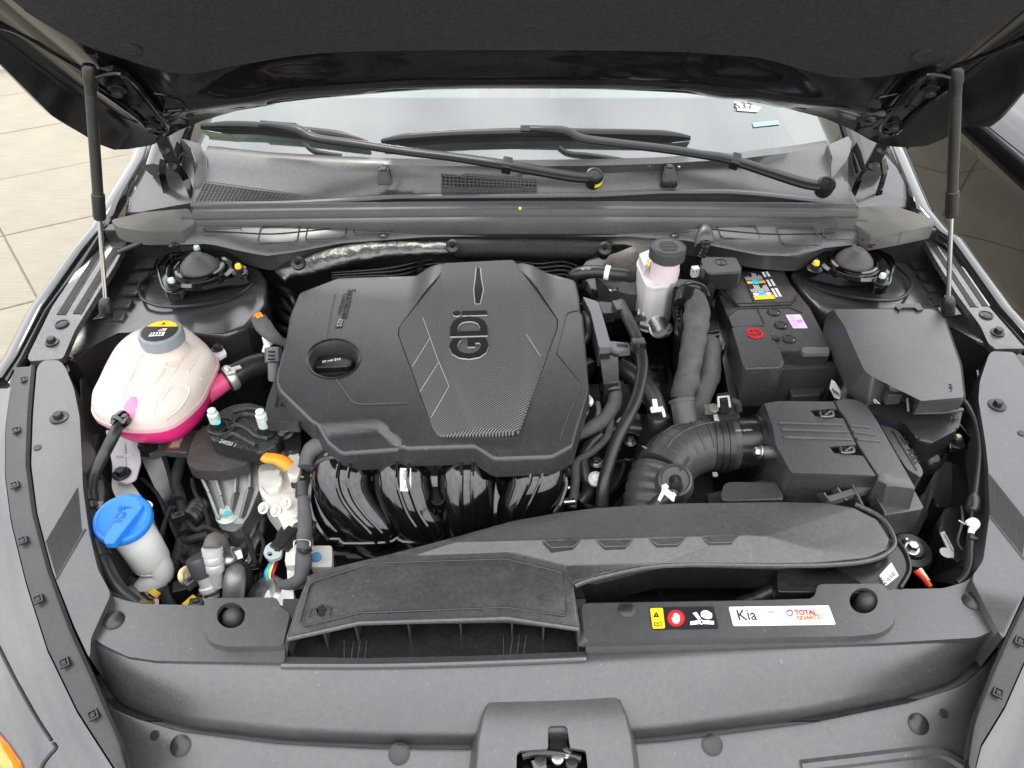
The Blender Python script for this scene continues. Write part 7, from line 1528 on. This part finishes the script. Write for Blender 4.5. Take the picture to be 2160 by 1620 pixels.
part('flange_bolt', hexbolt(Z(1603, 954, .887), .007, V((-1, 0, .2))), STEEL, mf); part('flange_lug', tube([Z(1606, 954, .887), Z(1636, 955, .885)], .010, 12, 1), AC, mf)
part('moulded_text', text_bm('AIR FLOW', Z(1548, 900, .8815), Z(1574, 898, .8815), Z(1550, 880, .885), .9, .0003), GPR, mf); part('moulded_text', text_bm('>PBT-GF30<', Z(1550, 911, .8845), Z(1587, 909, .8845), Z(1552, 890, .888), .9, .0003), GPR, mf)
ms = thing('airflow_sensor', 'small sensor with a grey framed plug on top of the intake pipe', 'sensor', Z(1530, 870, .88))
part('base', pp([(1512, 868), (1556, 866), (1562, 880), (1518, 884)], .892, .012, .002, 2, r=3), SATIN, ms); part('plug', box(Z(1527, 850, .905), .018, .024, .022, .2), BOLT, ms)
part('plug_frame', tube([Z(1516, 858, .918), Z(1515, 838, .92), Z(1536, 836, .92), Z(1540, 858, .918)], .002, 6, 1), M('pale frame plastic', (.42, .41, .39), .45), ms); part('lead', tube([Z(1540, 846, .91), Z(1554, 850, .905), Z(1558, 866, .89)], .006, 10, 5), TAPEB, ms)

# =================================================================== RIGHT END OF THE ENGINE
wd = thing('harness_guide', 'grey and black moulded harness guide standing beside the engine cover', 'harness guide', Z(1280, 720, .84))
GG = M('grey guide plastic', (.13, .13, .135), .28, var=.1)
part('upper_channel', pp([(1229, 625), (1262, 636), (1268, 655), (1286, 718), (1290, 732), (1264, 734), (1246, 658)], .918, .04, .003, 2, r=3), GG, wd)
part('arm', pp([(1262, 634), (1296, 638), (1299, 660), (1272, 662)], .915, .02, .002, 2, r=3), SATIN, wd); part('side_arm', pp([(1284, 718), (1326, 722), (1331, 738), (1302, 740), (1284, 734)], .912, .012, .002, 2, r=3), GG, wd); part('arm_slot', pp([(1300, 724), (1324, 727), (1325, 733), (1302, 731)], .9126, .001, 0), BPR, wd)
part('lower_channel', pp([(1264, 733), (1290, 732), (1303, 738), (1306, 810), (1274, 814), (1268, 770)], .905, .05, .003, 2, r=3), SMOOTH, wd)
part('end_bell', tube([Z(1290, 806, .893), Z(1292, 822, .884)], [.019, .021], 18, 1), SATIN, wd)
lh = thing('heater_hose', 'long satin black hose curving from beside the brake cylinder to behind the duct', 'hose', Z(1340, 850, .85))
part('hose', tube([Z(1308, 640, .93), Z(1322, 668, .932), Z(1336, 695, .93), Z(1347, 725, .926), Z(1355, 770, .915), Z(1346, 828, .90), Z(1327, 876, .888), Z(1302, 926, .87), Z(1285, 975, .852), Z(1273, 1022, .835), Z(1270, 1066, .81)], .0098, 18, 7), RUB, lh)
part('hose_clip', box(Z(1346, 728, .932), .022, .018, .018, .1), SMOOTH, lh); part('hose_clip', box(Z(1306, 652, .93), .020, .030, .02, .2), SMOOTH, lh); part('clip_groove', box(Z(1346, 728, .9415), .003, .015, .002, .1), BPR, lh)
rh2 = thing('bypass_hose', 'fat black hose bending down to a white clamp beside the intake elbow', 'hose', Z(1350, 820, .82))
part('hose', tube([Z(1306, 776, .875), Z(1326, 786, .876), Z(1350, 804, .872), Z(1372, 830, .862), Z(1384, 858, .85), Z(1390, 890, .835)], .0165, 20, 7), RUB, rh2)
part('union', lathe([(.019, -.018), (.0205, -.010), (.0205, 0), (.018, .004)], Z(1388, 882, .853), V((-.05, .3, .9)), 24), SATIN, rh2)
b = bar(Z(1372, 866, .875), Z(1400, 862, .876), .010, .003); b = bar(Z(1384, 868, .876), Z(1380, 842, .884), .008, .003, b); b = bar(Z(1398, 864, .877), Z(1402, 880, .868), .005, .003, b); b = bar(Z(1372, 862, .876), Z(1388, 858, .878), .005, .003, b); part('white_clamp', b, WHITE, rh2)
gh = thing('guide_harness', 'grey taped harness with blue tape leaving the harness guide', 'wiring', Z(1270, 880, .82))
part('loom', tube([Z(1296, 815, .885), Z(1298, 838, .88), Z(1290, 864, .872), Z(1272, 886, .865), Z(1248, 902, .858), Z(1226, 911, .852), Z(1208, 916, .85)], [.0115, .0115, .0115, .0115, .0115, .0105, .010], 16, 7, wob=.14), TAPE, gh)
part('branch', tube([Z(1288, 868, .868), Z(1287, 895, .855), Z(1280, 921, .845), Z(1262, 942, .835), Z(1240, 958, .828), Z(1222, 970, .822), Z(1213, 984, .818), Z(1214, 1012, .81), Z(1210, 1040, .80), Z(1206, 1072, .79)], [.006, .006, .006, .006, .0062, .0062, .008, .008, .0075, .0075], 12, 6, wob=.15), TAPE, gh)
part('blue_tape', tube([Z(1219, 912, .853), Z(1206, 917, .851)], .0125, 16, 1), M('blue tape', (.02, .13, .50), .45), gh)
part('lead', tube([Z(1216, 1010, .81), Z(1218, 1040, .80), Z(1232, 1062, .79), Z(1262, 1074, .785), Z(1290, 1078, .785)], .004, 8, 6), RUB, gh)
single('drain_hose', tube([Z(1270, 916, .84), Z(1248, 936, .83), Z(1230, 965, .82), Z(1232, 995, .81), Z(1240, 1020, .80), Z(1238, 1042, .795), Z(1222, 1060, .79)], .0105, 14, 7), RUB, 'black hose dropping behind the thin harness at the right end of the manifold', 'hose')
single('lower_hose', tube([Z(1196, 926, .83), Z(1260, 912, .835), Z(1310, 902, .835), Z(1350, 905, .83)], .0095, 14, 5), SATIN, 'black hose running level under the blue tape toward the intake elbow', 'hose')
cw = thing('coil_wires', 'bundle of thin blue green and orange wires at the right edge of the engine cover', 'wiring', Z(1230, 868, .85))
for i, m in enumerate((W_BLUE, CYAN, W_GREEN, W_YEL, ORANGE, BPR)): part('wire', tube([Z(1222 + i * 2.2, 852 + i * 1.5, .875), Z(1232 + i * 1.8, 858 + i, .876), Z(1236 + i * .8, 872, .872), Z(1230 + i * .6, 884, .866)], .0016, 6, 5), m, cw)
part('metal_loop', tube([Z(1260, 850, .868), Z(1263, 866, .868), Z(1258, 886, .862), Z(1250, 900, .856)], .0045, 10, 5), ALU, cw); part('white_clip', tube([Z(1240, 838, .875), Z(1246, 846, .876), Z(1242, 854, .874)], .005, 8, 4), WHITE, cw)
re = thing('gearbox_end', 'dark casting and fittings in the gap between engine cover and battery', 'gearbox', Z(1330, 900, .66))
part('casing', prism([V((.11, .66, .76)), V((.34, .66, .76)), V((.34, 1.1, .78)), V((.11, 1.1, .78))], .25, .03, 3), DARK, re)
part('gloss_block', pp([(1300, 880), (1350, 868), (1352, 905), (1330, 1000), (1280, 1060), (1262, 1040)], .80, .03, .008, 2, r=8), GLOSSP, re)
for px, py in ((1258, 977), (1329, 932)): part('bolt', hexbolt(Z(px, py, .815), .007), STEEL, re)
part('white_plug', lathe([(.012, 0), (.012, .006), (.006, .012)], Z(1256, 1012, .82), V((0, -.4, .9)), 16), WHITE, re)
for y, x0 in ((1030, 1190), (1060, 1186)): part('metal_pipe', tube([Z(x0, y, .80), Z(1212, y - 2, .80)], .006, 10, 1), M('brassy pipe', (.48, .44, .36), .3, metal=1), re)
part('dark_cover', pp([(1338, 640), (1405, 720), (1420, 800), (1405, 860), (1350, 850), (1310, 760)], .80, .10, .02, 3, r=10), GLOSSP, re)
for i in range(5): part('connector_block', box(Z(1222 + (i % 2) * 16, 650 + i * 42, .87 - .004 * i), .022, .016, .03, .2 * i), (GLOSSP, SATIN)[i % 2], re)
part('silver_strip', bar(Z(1322, 874, .812), Z(1336, 870, .812), .006, .004), STEEL, re)
part('side_hose', tube([Z(1232, 664, .90), Z(1240, 680, .905), Z(1240, 702, .90), Z(1230, 722, .89)], .0085, 12, 5), RUB, re)

# =================================================================== RIGHT FRONT CORNER
lc = thing('release_cable', 'black hood release cable running down the right edge of the bay to white fittings', 'cable', Z(2055, 1000, .82))
part('cable', tube([Z(2030, 842, .89), Z(2044, 862, .889), Z(2058, 893, .887), Z(2066, 945, .884), Z(2062, 1000, .88), Z(2056, 1046, .876)], .0046, 10, 7), RUB, lc)
part('boot', lathe([(.006, -.010), (.0095, -.004), (.0095, .012), (.0055, .022)], Z(2052, 1068, .874), (Z(2056, 1046, .876) - Z(2052, 1070, .874)), 18), SATIN, lc)
part('inner_wire', tube([Z(2051, 1078, .873), Z(2049, 1098, .872)], .0016, 6, 1), STEEL, lc)
part('white_fitting', tube([Z(2040, 1104, .874), Z(2052, 1100, .876), Z(2058, 1106, .876), Z(2050, 1118, .872), Z(2048, 1128, .870)], [.004, .0058, .0058, .0045, .004], 12, 5), WHITE, lc)
part('cable', tube([Z(2048, 1128, .870), Z(2047, 1160, .866), Z(2046, 1190, .862), Z(2036, 1216, .856), Z(2020, 1230, .85)], .005, 10, 6), RUB, lc)
part('wire_bracket', tube([Z(2028, 1068, .868), Z(2030, 1100, .868), Z(2020, 1140, .862), Z(2030, 1160, .862)], .0016, 6, 3), STEEL, lc); part('wire_bracket', tube([Z(2022, 1098, .868), Z(2036, 1106, .868)], .0014, 6, 1), STEEL, lc); part('bracket_clip', bar(Z(2044, 1134, .874), Z(2062, 1138, .872), .005, .005), BOLT, lc)
rbx = thing('relay_box', 'small black box with a white lettered strip in the right front corner', 'relay box', Z(2005, 1120, .74))
part('box', pp([(1992, 1072), (2022, 1066), (2034, 1110), (2032, 1175), (2020, 1190), (1996, 1160), (1980, 1120)], .80, .08, .006, 2, r=5), SMOOTH, rbx)
st2 = part('white_strip', pp([(1983, 1124), (1992, 1120), (2012, 1158), (2012, 1176), (2008, 1177)], .8006, .0008, 0), PAPER, rbx); part('strip_text', text_bm('CAUTION HOT', Z(1989, 1127, .801), Z(2008, 1164, .801), Z(1995, 1120, .801), .9, .0003), BPR, st2)
part('round_mark', disc(Z(1996, 1166, .802), .009, .0006), PAPER, rbx)
hn = thing('horn', 'round black horn with a steel centre bolt beside the duct end', 'horn', Z(1925, 1160, .74))
part('disc', lathe([(.03, -.02), (.032, -.006), (.028, .002), (.018, .004), (.016, .010), (.010, .012)], Z(1923, 1162, .79), V((0, -.1, 1)), 28), SATIN, hn); part('bolt', hexbolt(Z(1923, 1158, .80), .008), STEEL, hn); part('lead', tube([Z(1910, 1135, .80), Z(1920, 1150, .795)], .004, 8, 1), ALUD, hn)
part('wire', tube([Z(1930, 1205, .80), Z(1948, 1222, .80), Z(1958, 1236, .80)], .003, 6, 3), W_RED, hn); part('wire', tube([Z(1936, 1203, .80), Z(1954, 1224, .80), Z(1964, 1238, .80)], .003, 6, 3), ORANGE, hn); part('wire', tube([Z(1941, 1200, .80), Z(1958, 1226, .80)], .003, 6, 3), WPR, hn)
single('hood_buffer', lathe([(.016, -.02), (.017, 0), (.013, .008), (.008, .012)], Z(1963, 972, .83), V((.1, -.3, 1)), 24), SATIN, 'black round rubber plug in front of the fuse box', 'plug')
single('corner_cover', pp([(1985, 985), (2000, 965), (2040, 990), (2052, 1040), (2030, 1060), (1990, 1070), (1965, 1060)], .74, .06, .012, 3, r=10), SATIN, 'dark curved cover in the right front corner behind the relay box', 'cover')
